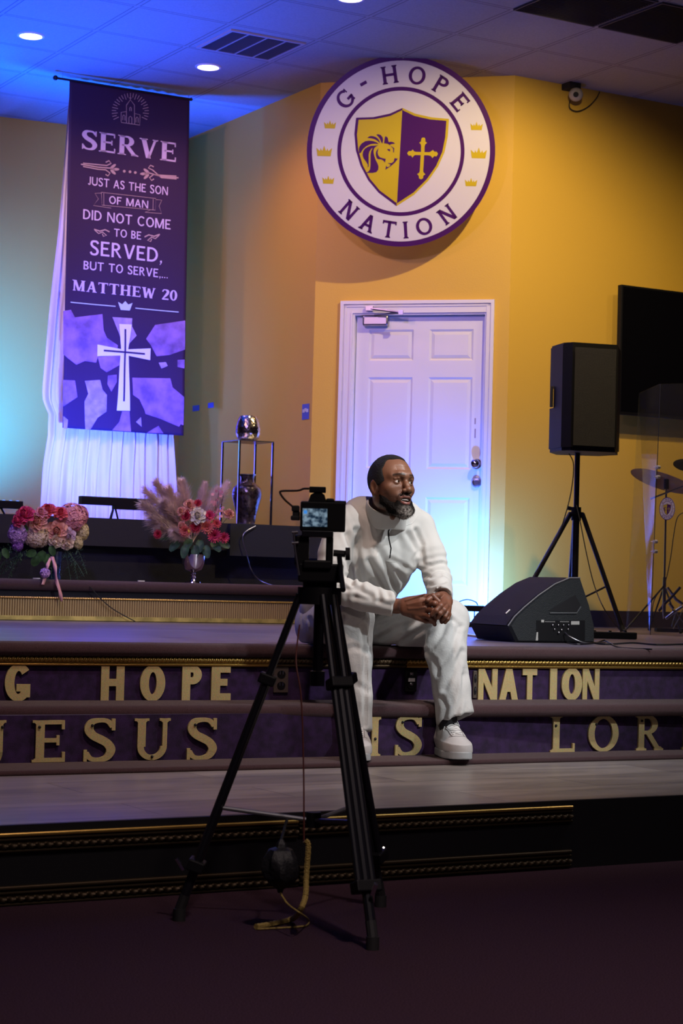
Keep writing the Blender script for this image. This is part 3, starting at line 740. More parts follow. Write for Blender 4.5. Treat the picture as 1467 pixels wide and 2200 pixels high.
# ------------------------------------------------------------------ gold letters on the step risers
def step_letter(ch, x0, x1, y0, y1, L, label, group, serif):
    xm = (x0 + x1) / 2; a = PV(x0, y1, *L); b = PV(x1, y1, *L); zt = PV(xm, y0, *L).z; zb = PV(xm, y1, *L).z
    ex = Vector((b.x - a.x, b.y - a.y, 0)); w = ex.length; ex.normalize(); en = Vector((ex.y, -ex.x, 0))
    if serif: lo, gw = glyph(ch, s=.175, t=.10, f=.07, g=.06)
    else: lo, gw = glyph(ch, s={'I': .3, 'O': .30, 'G': .30, 'N': .24, 'A': .26}.get(ch, .27), t={'N': .22, 'A': .24, 'O': .2, 'G': .2}.get(ch, .20), f=0)
    base = Vector((a.x, a.y, zb)); h = zt - zb; sx_ = w / gw
    mb = MB()
    for i, l in enumerate(lo):
        d = .0105 + .00004 * (i % 7); mb.prism([(x * sx_, y * h) for x, y in l], base, ex, Vector((0, 0, 1)), en, 0.0015, d)
    loc = base + ex * (w / 2)
    root = thing('gold_letter', label, 'letter', loc, 0, group)
    mb.obj('letter_body', 'glit', root, smooth=False)
    if serif:
        m2 = MB(); xs = {'E': .2, 'S': .24, 'U': .5, 'I': .5, 'L': .2, 'O': .25, 'R': .2, 'J': .8, 'D': .2}[ch]; zz = {'U': .08, 'I': .45, 'L': .72, 'O': .76}.get(ch, .84)
        m2.sphere(base + ex * (w * xs) + Vector((0, 0, h * zz)) + en * .012, .0055, 6); m2.obj('screw_head', 'rubber', root)
    return root
g1, g2 = 'gold glitter block letters on the upper step riser', 'gold glitter serif letters on the lower step riser'
for a in (('G', 7.5, 62.5, 1426, 1506, 'gold glitter block letter G at the left end of the upper riser'),
          ('H', 214, 264, 1427, 1505, 'gold glitter block letter H, first letter of HOPE on the upper riser'),
          ('O', 298, 352, 1429, 1506, 'gold glitter block letter O of HOPE, between H and P'),
          ('P', 388, 430, 1429, 1505, 'gold glitter block letter P of HOPE, between O and E'),
          ('E', 451, 493, 1430, 1504, 'gold glitter block letter E, last letter of HOPE on the upper riser'),
          ('N', 1024, 1065, 1437, 1505, 'gold glitter block letter N, first letter of NATION beside the trouser leg'),
          ('A', 1070, 1110, 1437, 1505, 'gold glitter block letter A of NATION on the upper riser'),
          ('T', 1119, 1150, 1437, 1504, 'gold glitter block letter T of NATION on the upper riser'),
          ('I', 1178, 1193, 1436, 1503, 'gold glitter block letter I of NATION on the upper riser'),
          ('O', 1203, 1247, 1435, 1504, 'gold glitter block letter O of NATION, touching the last N'),
          ('N', 1248, 1284, 1435, 1503, 'gold glitter block letter N, last letter of NATION on the upper riser')):
    step_letter(a[0], *a[1:5], F1, a[5], g1, False)
for a in (('J', -32, 9, 1547, 1639, 'gold glitter serif letter J, cut off by the left edge'),
          ('E', 66, 137, 1547, 1637, 'gold glitter serif letter E of JESUS on the lower riser'),
          ('S', 178, 243, 1543, 1636, 'gold glitter serif letter S between E and U of JESUS'),
          ('U', 285, 362, 1543, 1632, 'gold glitter serif letter U of JESUS on the lower riser'),
          ('S', 400, 461, 1542, 1632, 'gold glitter serif letter S, last letter of JESUS beside the tripod leg'),
          ('I', 790, 814, 1540, 1625, 'gold glitter serif letter I beside the hidden shoe'),
          ('S', 847, 901, 1537, 1624, 'gold glitter serif letter S between the two feet on the lower riser'),
          ('L', 1179, 1231, 1536, 1616, 'gold glitter serif letter L, first letter of LORD'),
          ('O', 1260, 1325, 1537, 1614, 'gold glitter serif letter O on the lower riser, right part'),
          ('R', 1363, 1417, 1536, 1612, 'gold glitter serif letter R near the right edge'),
          ('D', 1461, 1512, 1535, 1610, 'gold glitter serif letter D, mostly cut off by the right edge')):
    step_letter(a[0], *a[1:5], F2, a[5], g2, True)
# power outlets on the upper riser
mt['brass'] = M('aged_brass', (.16, .13, .11), .4, .6)
def outlet(x0, x1, y0, y1, label, mat, whitebit):
    a = PV(x0, y1, *F1); b = PV(x1, y1, *F1); zt = PV(x0, y0, *F1).z; zb = a.z
    ex = Vector((b.x - a.x, b.y - a.y, 0)); w = ex.length; ex.normalize(); en = Vector((ex.y, -ex.x, 0)); h = zt - zb; U_ = Vector((0, 0, 1))
    r = thing('power_outlet', label, 'outlet', Vector((a.x, a.y, zb)) + ex * w / 2, 0, 'outlets on the upper riser')
    mb = MB(); mb.prism([(0, 0), (w, 0), (w, h), (0, h)], Vector((a.x, a.y, zb)), ex, U_, en, .001, .008); mb.obj('cover_plate', mat, r, smooth=False, bevel=.002)
    for k in (.28, .72):
        mb = MB(); c = [(w / 2 + math.cos(t * PI / 10) * w * .28, h * k + math.sin(t * PI / 10) * h * .15) for t in range(20)]
        mb.prism(c, Vector((a.x, a.y, zb)), ex, U_, en, .0082, .0105); rec = mb.obj('receptacle', 'plastic', r, smooth=False)
        mb = MB()
        for sx_ in (-.1, .1): mb.prism([(w / 2 + sx_ * w - .0015, h * k), (w / 2 + sx_ * w + .0015, h * k), (w / 2 + sx_ * w + .0015, h * k + .012), (w / 2 + sx_ * w - .0015, h * k + .012)], Vector((a.x, a.y, zb)), ex, U_, en, .0106, .0112)
        mb.obj('slot', 'steel', rec, smooth=False)
    if whitebit:
        mb = MB(); mb.prism([(w * .2, h * .45), (w * .75, h * .45), (w * .75, h * .6), (w * .2, h * .6)], Vector((a.x, a.y, zb)), ex, U_, en, .0106, .016); mb.obj('adapter', 'white', r, smooth=False)
        for k_ in (.8, .34):
            mb = MB(); mb.sphere(Vector((a.x, a.y, zb)) + ex * w * .45 + U_ * h * k_ + en * .01, .006, 6); mb.obj('screw', 'chrome', r)
outlet(586, 617, 1433, 1488, 'dull brass power outlet with faceplate on the upper riser behind the tripod', 'brass', False)
outlet(868, 893, 1437, 1486, 'power outlet with a small white plug below the sitting man', 'plastic', True)
outlet(1014, 1022, 1441, 1500, 'narrow black outlet plate on the riser touching the letter N of NATION', 'brass', False)

# ------------------------------------------------------------------ banner
mt['banner'] = M('banner_cloth', (0.024, 0.006, 0.045), 0.75, bump=.1, bscale=300)
mt['print'] = M('banner_print_lavender', (0.62, 0.52, 0.66), 0.7)
mt['printtan'] = M('banner_print_tan', (0.46, 0.33, 0.30), 0.7)
mt['stone'] = M('banner_stone_print', (0.24, 0.13, 0.30), 0.75, var=.4, vscale=9, bump=.05)
mt['stone2'] = M('banner_stone_print_pale', (0.34, 0.24, 0.36), 0.75, var=.3, vscale=14)
BA, BB = PZ(150, 172, 4.19), PZ(407.5, 213, 4.19)
BE = Vector((BB.x - BA.x, BB.y - BA.y, 0)); BWd = BE.length; BE.normalize(); BN = Vector((BE.y, -BE.x, 0))
if BN.dot(ORG - BA) < 0: BN = -BN
def bpx(px, py):
    p = PV(px, py, (BA.x, BA.y), (BB.x, BB.y)); return ((p.x - BA.x) * BE.x + (p.y - BA.y) * BE.y, p.z)
def rip(x, z):
    k = max(0, min(1, (3.6 - z) / 2)); return .008 * k * math.sin(x * 13 + z * .9) + .004 * math.sin(z * 15.5) * k * (1 if z < 2.9 else .3)
def bpt(x, z, d=0): return Vector((BA.x, BA.y, 0)) + BE * x + BN * (rip(x, z) + d) + Vector((0, 0, z))
bl, bt = bpx(134, 919); br, _ = bpx(394, 934); tl, zt0 = bpx(149.5, 172); tr, _ = bpx(407.5, 213)
banner = thing('cloth_banner', 'tall purple cloth banner with verse lettering and a pale cross, hung from the ceiling', 'banner', bpt((tl + tr) / 2, zt0))
zb0 = bt
def bedge(z): k = (z - zb0) / (zt0 - zb0); return bl + (tl - bl) * k, br + (tr - br) * k
mb = MB(); nx, nz = 36, 110; V = []; F = []
for j in range(nz + 1):
    z = zb0 + (zt0 - zb0) * j / nz; a, b = bedge(z)
    for i in range(nx + 1): V.append(bpt(a + (b - a) * i / nx, z))
for j in range(nz):
    for i in range(nx): q = j * (nx + 1) + i; F.append((q, q + 1, q + nx + 2, q + nx + 1))
mb.add(V, F)
cl_ = mb.obj('cloth', 'banner', banner); so = cl_.modifiers.new('thick', 'SOLIDIFY'); so.thickness = .0015; so.offset = -1 if BN.dot(Vector((0, 0, 1)).cross(BE)) else -1
def bshape(name, loops, mat, d=.003, label=None, sub=0):
    mb = MB()
    for l in loops:
        for t in (fan(l) if len(l) > 4 else [l]):
            if lp_area(t) < 1e-9: continue
            ar = sum(t[i][0] * t[(i + 1) % len(t)][1] - t[(i + 1) % len(t)][0] * t[i][1] for i in range(len(t)))
            if ar < 0: t = t[::-1]
            q_ = [t] if max(math.dist(t[i], t[(i + 1) % len(t)]) for i in range(len(t))) < .07 else [[t[0], t[i], t[i + 1]] for i in range(1, len(t) - 1)]
            while q_:
                t = q_.pop(); e = [math.dist(t[i], t[(i + 1) % len(t)]) for i in range(len(t))]
                if len(t) == 3 and max(e) > .07:
                    i = e.index(max(e)); a_, b_, c_ = t[i], t[(i + 1) % 3], t[(i + 2) % 3]; m_ = ((a_[0] + b_[0]) / 2, (a_[1] + b_[1]) / 2); q_ += [[a_, m_, c_], [m_, b_, c_]]; continue
                V = [bpt(x, z, d) for x, z in t]
                n = (V[1] - V[0]).cross(V[2] - V[0])
                if n.dot(BN) < 0: V = V[::-1]
                mb.add(V, [tuple(range(len(V)))])
    return mb.obj(name, mat, banner, smooth=False, label=label)
def c2(x, y): return bpx(90 + x / 4.315, 160 + y / 4.315)
def c3(x, y): return bpx(90 + x / 4.315, 640 + y / 4.315)
def bline(txt, a, b, h, **k):
    (x0, z0), (x1, z1) = c2(*a), c2(*b); hh = abs(c2(a[0], a[1] - h)[1] - z0)
    return text_loops(txt, hh, x0, x1, (z0 + z1) / 2, **k)
se = dict(s=.20, t=.09, f=.07, g=.05); sa = dict(s=.155, t=.135, f=0, sp=.14)
lt = bline('SERVE', (370, 702), (1240, 803), 182, **se) + bline('MATTHEW 20', (285, 2008), (1250, 2092), 98, **se)
lt += bline('JUST AS THE SON', (420, 1028), (1165, 1115), 78, **sa) + bline('OF MAN', (620, 1203), (983, 1237), 72, **sa)
lt += bline('DID NOT COME', (380, 1345), (1190, 1433), 92, **sa) + bline('TO BE', (665, 1507), (918, 1527), 74, **sa)
lt += bline('SERVED,', (445, 1682), (1112, 1735), 135, **sa) + bline('BUT TO SERVE,...', (385, 1812), (1165, 1885), 80, **sa)
bshape('printed_lettering', lt, 'print', label='pale lavender printed verse')
# ornaments: church with rays, scroll lines, ribbon frame, crown, rules
O_ = []
def seg(p, q, w=6, f=c2): 
    (x0, z0), (x1, z1) = f(*p), f(*q); return _pst([(x0, z0), (x1, z1)], [w / 4.315 * .0031] * 2)
def pline(ps, w=5, f=c2): return _pst([f(*p) for p in ps], [w / 4.315 * .0031] * len(ps))
for ch_ in ([(733, 440), (733, 352), (782, 345), (782, 285), (818, 235), (856, 285), (856, 362), (908, 375), (905, 470), (733, 445)], [(782, 345), (782, 450)], [(856, 362), (858, 462)], [(805, 452), (805, 400), (818, 388), (832, 400), (832, 458)], [(748, 425), (748, 385), (758, 375), (768, 385), (768, 428)], [(870, 445), (870, 405), (880, 395), (890, 405), (890, 448)], [(812, 340), (812, 312), (820, 303), (828, 312), (828, 340)], [(818, 235), (818, 205)], [(806, 218), (830, 220)]):
    O_ += pline(ch_, 6)
for k in range(25):
    a = RAD(205 - k * 9.6 - 0); r0, r1 = 118 + 14 * (k % 2), 172
    x0, y0 = 818 + r0 * math.cos(a), 345 - r0 * math.sin(a); x1, y1 = 818 + r1 * math.cos(a), 345 - r1 * math.sin(a)
    O_ += pline([(x0, y0), (x1, y1)], 6)
bshape('church_print', O_, 'printtan', label='tan line drawing of a church with rays')
O_ = []
for sgn, cx_, cy_ in ((1, 640, 875), (-1, 985, 917)):
    def m(x, y): return (cx_ + sgn * x, cy_ + y)
    for ps, w in (([(-280, -42 if sgn == 1 else 42), (-120, -15 if sgn == 1 else 28), (0, -5), (40, 8)], 12), ([(-260, -52 if sgn == 1 else 52), (-120, -38 if sgn == 1 else 40), (-40, -30), (0, -50), (-20, -75), (-50, -60)], 11), ([(-260, -22 if sgn == 1 else 26), (-120, 5 if sgn == 1 else 18), (-50, 10), (-10, 40), (-30, 66), (-52, 52)], 11)):
        O_ += pline([m(x, y) for x, y in ps], w)
    for ex_, ey_, an in ((45, 5, 0), (18, -22, -38), (18, 30, 42)):
        O_.append([c2(*m(ex_ + 32 * math.cos(t) * math.cos(RAD(an)) - 13 * math.sin(t) * math.sin(RAD(an)), ey_ + 32 * math.cos(t) * math.sin(RAD(an)) + 13 * math.sin(t) * math.cos(RAD(an)))) for t in [i * PI / 8 for i in range(16)]])
for x, y in ((762, 898), (815, 903), (864, 910)): O_.append([c2(x + 13 * math.cos(t), y + 13 * math.sin(t)) for t in [i * PI / 6 for i in range(12)]])
for rb in ([(550, 1093), (1055, 1150), (1050, 1258), (555, 1212), (550, 1093)], [(550, 1100), (490, 1102), (522, 1155), (476, 1215), (640, 1240)], [(1055, 1160), (1110, 1165), (1085, 1220), (1108, 1290), (955, 1278), (1000, 1258)], [(572, 1100), (572, 1215)], [(1030, 1155), (1028, 1255)]): O_ += pline(rb, 4)
for sgn, cx_, cy_ in ((1, 555, 1465), (-1, 1020, 1512)):
    O_ += pline([(cx_ - sgn * 72, cy_ - 30), (cx_ - sgn * 20, cy_ - 12), (cx_ + sgn * 30, cy_ - 25), (cx_ + sgn * 70, cy_ - 5)], 12)
    O_ += pline([(cx_ - sgn * 66, cy_ - 22), (cx_ - sgn * 30, cy_ + 10), (cx_ + sgn * 5, cy_ - 4), (cx_ + sgn * 42, cy_ + 28), (cx_ + sgn * 12, cy_ + 36), (cx_ + sgn * 4, cy_ + 12)], 10)
bshape('ornament_print', O_, 'printtan', label='tan scroll ornaments and ribbon outline')
O_ = pline([(265, 40), (680, 79)], 9, c3) + pline([(865, 95), (1265, 132)], 9, c3)
O_.append([c3(*p) for p in ((727, 112), (812, 118), (838, 48), (798, 62), (770, 30), (742, 60), (703, 38))])
bshape('crown_rule', O_, M('pale_mint_print', (.50, .62, .60), .7), .0034, 'pale crown between two thin rules')
ST = [[(195, 122), (268, 110), (305, 180), (560, 150), (570, 300), (600, 370), (700, 440), (690, 520), (520, 545), (505, 600), (400, 585), (320, 620), (240, 560), (195, 520)],
      [(650, 178), (835, 190), (830, 260), (875, 350), (800, 430), (740, 420), (710, 330)],
      [(1050, 250), (1325, 210), (1322, 480), (1180, 530), (1065, 540), (1010, 440), (965, 380)],
      [(520, 548), (725, 530), (722, 620), (600, 690), (545, 650)], [(1085, 600), (1150, 595), (1168, 630), (1110, 655)], [(1255, 575), (1320, 572), (1318, 655), (1255, 640)],
      [(190, 762), (305, 765), (328, 920), (190, 1010)], [(398, 768), (540, 760), (560, 850), (600, 900), (598, 1055), (520, 1110), (455, 1218), (405, 1218), (395, 960), (430, 890)],
      [(610, 720), (690, 712), (690, 780), (640, 870), (605, 800)], [(835, 740), (1190, 745), (1210, 830), (1312, 920), (1310, 1180), (1120, 1110), (960, 1060), (900, 940), (840, 900)],
      [(870, 1150), (918, 1105), (925, 1195)], [(740, 1052), (808, 1052), (822, 1240), (650, 1228), (715, 1150)], [(975, 1250), (1085, 1185), (1130, 1255)], [(195, 1095), (240, 1130), (232, 1215), (197, 1210)],
      [(950, 1030), (1080, 1080), (1285, 1170), (1270, 1195), (1100, 1120), (960, 1075)]]
bshape('stone_print', [[c3(*p) for p in l] for i, l in enumerate(ST) if i % 3 != 1], 'stone', .0025, 'mottled violet stone shapes')
bshape('pale_stone_print', [[c3(*p) for p in l] for i, l in enumerate(ST) if i % 3 == 1], 'stone2', .0027, 'paler pink stone shapes')
CX = [[(712, 243), (830, 247), (795, 480), (730, 480)], [(515, 432), (740, 478), (740, 535), (515, 540)], [(790, 478), (1008, 468), (1005, 577), (790, 535)], [(728, 478), (800, 480), (812, 1048), (690, 1045)]]
bshape('cross_print', [[c3(*p) for p in l] for l in CX], M('cross_print_white', (.78, .74, .80), .7), .0036, 'pale flared cross')
bshape('cross_slot', pline([(768, 290), (768, 480), (754, 960)], 18, c3) + pline([(572, 488), (955, 520)], 17, c3), 'banner', .0042)
# creases
# pole and hanging wires
mb = MB(); a, b = bpt(tl - .10, zt0 + .0), bpt(tr + .01, zt0 + .0); mb.tube([a, b], .008, 10); mb.sphere(a, .018, 6); mb.sphere(b, .012, 6); mb.obj('pole', 'satin', banner)
for x in (tl - .05, tr - .01):
    mb = MB(); p = bpt(x, zt0); mb.tube([p, Vector((p.x, p.y, CEIL - .001))], .0015, 5); mb.obj('hanging_wire', 'steel', banner)
# sheer white drape behind the banner
mt['drape'] = M('sheer_white_drape', (.80, .76, .80), .8)
b_ = mt['drape'].node_tree.nodes['Principled BSDF']
def lerp_tab(T, y):
    for (a, va), (b, vb) in zip(T, T[1:]):
        if y <= b: return va + (vb - va) * max(0, (y - a)) / (b - a)
    return T[-1][1]
TL = [(215, 150), (240, 147), (500, 128), (700, 108), (840, 96), (868, 97), (886, 109), (930, 107), (1000, 95), (1118, 86)]
TR = [(215, 396), (930, 378), (1118, 386)]
DBA = BA - BN * .07; DBB = BB - BN * .07
def dpx(px, py):
    p = PV(px, py, (DBA.x, DBA.y), (DBB.x, DBB.y)); return ((p.x - DBA.x) * BE.x + (p.y - DBA.y) * BE.y, p.z)
mb = MB(); V = []; F = []; nx, nz = 150, 60
for j in range(nz + 1):
    py = 215 + (1116 - 215) * j / nz
    (xl_, zl_), (xr_, zr_) = dpx(lerp_tab(TL, py), py), dpx(lerp_tab(TR, py), py + 14)
    z = (zl_ + zr_) / 2
    if j == nz: z = zc2 + .004
    for i in range(nx + 1):
        t = i / nx; x = xl_ + (xr_ - xl_) * t
        d = -.035 + .018 * math.sin(t * 70 + 1.3 * math.sin(z * 2)) + .010 * math.sin(t * 141 + 2) + .006 * noise.noise(Vector((t * 30, z * 3, 0)))
        if py > 930: d += .012 * math.sin(t * 38 + .5)
        V.append(Vector((DBA.x, DBA.y, 0)) + BE * x + BN * d + Vector((0, 0, z)))
for j in range(nz):
    for i in range(nx): q = j * (nx + 1) + i; F.append((q, q + 1, q + nx + 2, q + nx + 1))
mb.add(V, F)
dr_loc = Vector((DBA.x, DBA.y, zc2)) + BE * .4
solo('drape', mb, 'drape', 'sheer white gathered drape hanging behind the purple banner', 'drape', dr_loc, ang=180)
# painter tape and spots on the side wall
for (x0, y0, x1, y1), lb in (((649, 869, 664, 902), 'blue tape label with white marks on the wall beside the corner'), ((414, 872, 428, 884), 'left small scrap of blue tape on the wall'), ((447, 866, 459, 877), 'right small scrap of blue tape on the wall')):
    a, b = PU(x0, y1, 6.30), PU(x1, y0, 6.30); a2 = PU(x1, y1, 6.30)
    mb = MB(); zc = (PU(x0, y1, 6.3).z, PU(x0, y0, 6.3).z); ys = (a.y, a2.y)
    mb.box((6.2985, sum(ys) / 2, sum(zc) / 2), (.002, abs(ys[1] - ys[0]), zc[1] - zc[0]))
    o = solo('wall_tape', mb, M('blue_tape', (.10, .13, .55), .6), lb, 'tape', (6.2985, sum(ys) / 2, sum(zc) / 2), smooth=False)
    if x0 == 649:
        mb = MB(); zc_ = zc[0] + (zc[1] - zc[0]) * .56
        for k in range(3): mb.box((6.2965, ys[0] + (ys[1] - ys[0]) * (.25 + .25 * k), zc_ + .006 * (k % 2)), (.001, .03, .022))
        mb.obj('white_marks', 'white', o, smooth=False)
# ------------------------------------------------------------------ things on the choir risers
def lx(v): return level2room(v)
LXV, LYV = lx((1, 0, 0)), lx((0, 1, 0))
Rlev = Matrix(((LXV.x, LYV.x, 0), (LXV.y, LYV.y, 0), (0, 0, 1)))
UPV = Vector((0, 0, 1))
p = PW(510, 1124, 10.70); su, sw, ss = p.x, 10.70, .233; ztop = PW(510, 946, 10.70).z
st = thing('display_stand', 'thin silver wire stand with open sides on the choir riser', 'stand', (su + ss / 2, sw + ss / 2, zc2))
for a in (0, 1):
    for b in (0, 1):
        mb = MB(); mb.box((su + a * ss, sw + b * ss, (zc2 + ztop) / 2), (.011, .011, ztop - zc2)); mb.obj('leg', 'chrome', st, smooth=False)
mb = MB(); mb.box((su + ss / 2, sw + ss / 2, ztop + .003), (ss + .012, ss + .012, .006)); mb.obj('top_plate', 'steel', st, smooth=False)
mb = MB(); mb.box((su + ss / 2, sw + ss / 2, zc2 + .003), (ss - .012, ss - .012, .006)); mb.obj('base_plate', 'steel', st, smooth=False)
def facet_lathe(mb, prof, c, n, twist=.5):
    V = []; F = []; c = Vector(c)
    for i, (r, z) in enumerate(prof):
        for k in range(n):
            a = 2 * PI * (k + twist * (i % 2)) / n; V.append(c + Vector((r * math.cos(a), r * math.sin(a), z)))
    for i in range(len(prof) - 1):
        for k in range(n):
            a, b, d, e = i * n + k, i * n + (k + 1) % n, (i + 1) * n + (k + 1) % n, (i + 1) * n + k
            if i % 2 == 0: F += [(a, b, e), (b, d, e)]
            else: F += [(a, b, d), (a, d, e)]
    return mb.add(V, F)
def interp(prof, m):
    out = []
    L_ = len(prof) - 1
    for i in range(m + 1):
        t = i / m * L_; k = min(int(t), L_ - 1); f = t - k; out.append((prof[k][0] + (prof[k + 1][0] - prof[k][0]) * f, prof[k][1] + (prof[k + 1][1] - prof[k][1]) * f))
    return out
mt['mosaic'] = M('silver_gold_mosaic', (.62, .55, .46), .16, 1.0, var=.5, vscale=60)
mt['darkmosaic'] = M('dark_mosaic_glass', (.10, .075, .085), .18, .7, var=.7, vscale=45, coat=.5)
cs = Vector((su + ss / 2, sw + ss / 2, ztop + .0065))
mb = MB(); facet_lathe(mb, interp([(.001, 0), (.045, 0), (.068, .018), (.079, .05), (.078, .085), (.068, .125), (.060, .148), (.052, .160), (.046, .156), (.05, .12), (.06, .06), (.001, .02)], 30), cs, 26)
solo('candle_holder', mb, 'mosaic', 'round sparkling silver and gold mosaic candle holder on top of the wire stand', 'candle holder', cs, smooth=False)
vc = Vector((su + ss / 2 + .004, sw + ss / 2, zc2 + .0065))
vp = [(.001, 0), (.052, 0), (.056, .01), (.064, .06), (.080, .12), (.093, .17), (.094, .20), (.086, .228), (.066, .248), (.048, .262), (.043, .28), (.046, .30), (.053, .312), (.047, .310), (.038, .28), (.001, .24)]
v = thing('mosaic_vase', 'dark mosaic glass vase standing between the legs of the wire stand', 'vase', vc)
mb = MB(); facet_lathe(mb, interp(vp, 46), vc, 30); mb.obj('vase_body', 'darkmosaic', v, smooth=False)
mb = MB(); mb.lathe([(.054, .308), (.055, .314), (.047, .315), (.046, .309)], vc, 32); mb.obj('rim', 'steel', v)

# LED light bars
mt['ledlens'] = M('led_lens', (.05, .1, .4), .2, emit=(.10, .30, 1.0), estr=3.0)
def light_bar(p0, p1, h, dep, label, back, second=None, grp='blue wash light bars'):
    """p0,p1 ends of the bottom front edge, back: unit vector away from camera"""
    c = (p0 + p1) / 2; ex = (p1 - p0); L_ = ex.length; ex.normalize(); bz = Vector((0, 0, 1)); rz = math.atan2(ex.y, ex.x)
    r = thing('light_bar', label, 'stage light', Vector((c.x, c.y, p0.z)), 0, grp)
    mb = MB(); mb.box(c + bz * h / 2 + back * dep / 2, (L_, dep, h), rz); mb.obj('housing', 'satin', r, smooth=False, bevel=.003)
    for k in range(8): mb = MB(); mb.sphere(c + ex * L_ * ((k + .5) / 8 - .5) + back * (dep * .6) + bz * (h - .001), .014, 5, sc=(1, 1, .3)); mb.obj('led_lens', 'ledlens', r)
    return r, c, ex, rz
wb = 10.80
a, b = PW(176, 1083, wb), PW(330, 1086, wb); b.z = a.z; bk = Vector((0, 1, 0))
bar, c, ex, rz = light_bar(a, b, .050, .06, 'black light bar on a yoke stand in front of the white drape', bk)
mb = MB(); q0, q1 = PW(246, 1093, wb), PW(335, 1096, wb); q0.z = q1.z = q0.z; mb.box((q0 + q1) / 2 + Vector((0, .02, .01)), ((q1 - q0).length, .04, .024), math.atan2((q1 - q0).y, (q1 - q0).x)); mb.obj('power_box', 'satin', bar, smooth=False)
mb = MB(); ft = PW(250, 1084, wb)
for dx, dy in ((-.02, 0), (.02, 0), (0, .05)): mb.tube([ft + Vector((0, .03, 0)), Vector((ft.x + dx * 1.4, wb + .03 + dy, zc2))], .006, 8)
mb.obj('yoke', 'satin', bar)
a, b = PW(-70, 1088, wb), PW(50, 1088, wb); b.z = a.z
bar2, c, ex, rz = light_bar(a, b, .045, .07, 'black light bar cut off by the left edge above the pink bouquet', bk)
mb = MB(); ft = PW(5, 1088, wb)
for dx in (-.03, .03): mb.tube([ft + Vector((0, .03, 0)), Vector((ft.x + dx, wb + .03, zc2))], .006, 8)
mb.obj('yoke', 'satin', bar2)
Dd = 11.9
a, b = PD(966, 1313, Dd), PD(1042, 1314, Dd)
bar3, c, ex, rz = light_bar(a, b, .036, .06, 'small light bar glowing blue in front of the white door', LYV)
mb = MB(); mb.tube(bez([c + ex * t[0] + UPV * (.036 + t[1]) + LYV * .03 for t in ((-.065, 0), (-.05, .022), (0, .036), (.05, .022), (.065, 0))], 6), .0035, 6); mb.obj('handle', 'satin', bar3)
mb = MB()
for t in (-.035, .045):
    q = c + ex * t + LYV * .03; mb.tube([q + UPV * .003, Vector((q.x, q.y, ZS))], .004, 6)
q = c + LYV * .03 + ex * .04; mb.box((q.x, q.y, ZS + .016), (.07, .05, .030), rz); mb.obj('foot', 'satin', bar3, smooth=False)

# ------------------------------------------------------------------ floor monitor wedge
mt['grille'] = M('speaker_grille', (.007, .006, .009), .65, bump=.7, bscale=420)
mt['spkside'] = M('textured_speaker_paint', (.010, .014, .018), .62, bump=.5, bscale=300)
WA = PD(1110, 1380, 8.93); WA.z = ZS; wex = lx((math.cos(RAD(23.8)), math.sin(RAD(23.8)), 0)); wey = lx((-math.sin(RAD(23.8)), math.cos(RAD(23.8)), 0))
WF = WA + wex * .5
def wp_(px, py):
    p = PV(px, py, (WA.x, WA.y), (WF.x, WF.y)); return ((p - WA).dot(wex), p.z)
prof = [wp_(1110, 1381), wp_(1094, 1346), wp_(1108, 1326), wp_(1130, 1305), wp_(1160, 1280), wp_(1195, 1256), wp_(1226, 1243), wp_(1249, 1243), wp_(1268, 1300), wp_(1279, 1345), wp_(1279, 1377)]
prof[0] = (prof[0][0], ZS + .002); prof[-1] = (prof[-1][0], ZS + .002)
WO = Vector((WA.x, WA.y, 0)); ww = .40
wed = thing('floor_monitor', 'black wedge floor monitor speaker on the stage edge beside the sitting man', 'speaker', WA + wex * .2 + wey * .2)
mb = MB(); ctr = (sum(a for a, b in prof) / len(prof), sum(b for a, b in prof) / len(prof))
inset = [(ctr[0] + (a - ctr[0]) * .955, max(ZS + .002, ctr[1] + (b - ctr[1]) * .955)) for a, b in prof]
n = len(prof); V = []
for lp, d in ((inset, 0), (prof, .014), (prof, ww - .014), (inset, ww)): V += [WO + wex * a + wey * d + UPV * b for a, b in lp]
F = [tuple(range(n)), tuple(3 * n + k for k in range(n - 1, -1, -1))]
for q in range(3): F += [(q * n + k, (q + 1) * n + k, (q + 1) * n + (k + 1) % n, q * n + (k + 1) % n) for k in range(n)]
mb.add(V, F); mb.obj('cabinet', 'spkside', wed, smooth=False)
mb = MB(); V = []
for a, b in prof[1:7]: V += [WO + wex * (a - .0045) + wey * .022 + UPV * (b + .0045), WO + wex * (a - .0045) + wey * (ww - .022) + UPV * (b + .0045)]
mb.add(V, [(2 * i, 2 * i + 1, 2 * i + 3, 2 * i + 2) for i in range(5)]); mb.obj('front_grille', 'grille', wed)
mb = MB(); mb.tube([WO + wex * (a - .002) + wey * .010 + UPV * (b + .003) for a, b in prof[1:8]], .0035, 8); mb.obj('edge_bead', M('grey_edge', (.16, .15, .16), .5), wed)
mb = MB(); hp = [wp_(1178, 1312), wp_(1235, 1278), wp_(1247, 1300), wp_(1238, 1316)]
mb.prism(hp, WO, wex, UPV, -wey, -.02, .0015); mb.obj('side_handle', 'black', wed, smooth=False)
mb = MB(); mb.tube([WO + wex * a - wey * .003 + UPV * b for a, b in (wp_(1180, 1317), wp_(1238, 1317), wp_(1247, 1303))], .003, 6); mb.obj('handle_edge', M('grey_edge2', (.12, .13, .14), .5), wed)
mb = MB(); pl = [wp_(1152, 1333), wp_(1256, 1333), wp_(1256, 1376), wp_(1152, 1376)]
mb.prism(pl, WO, wex, UPV, -wey, 0, .002); pan = mb.obj('rear_panel', 'plastic', wed, smooth=False)
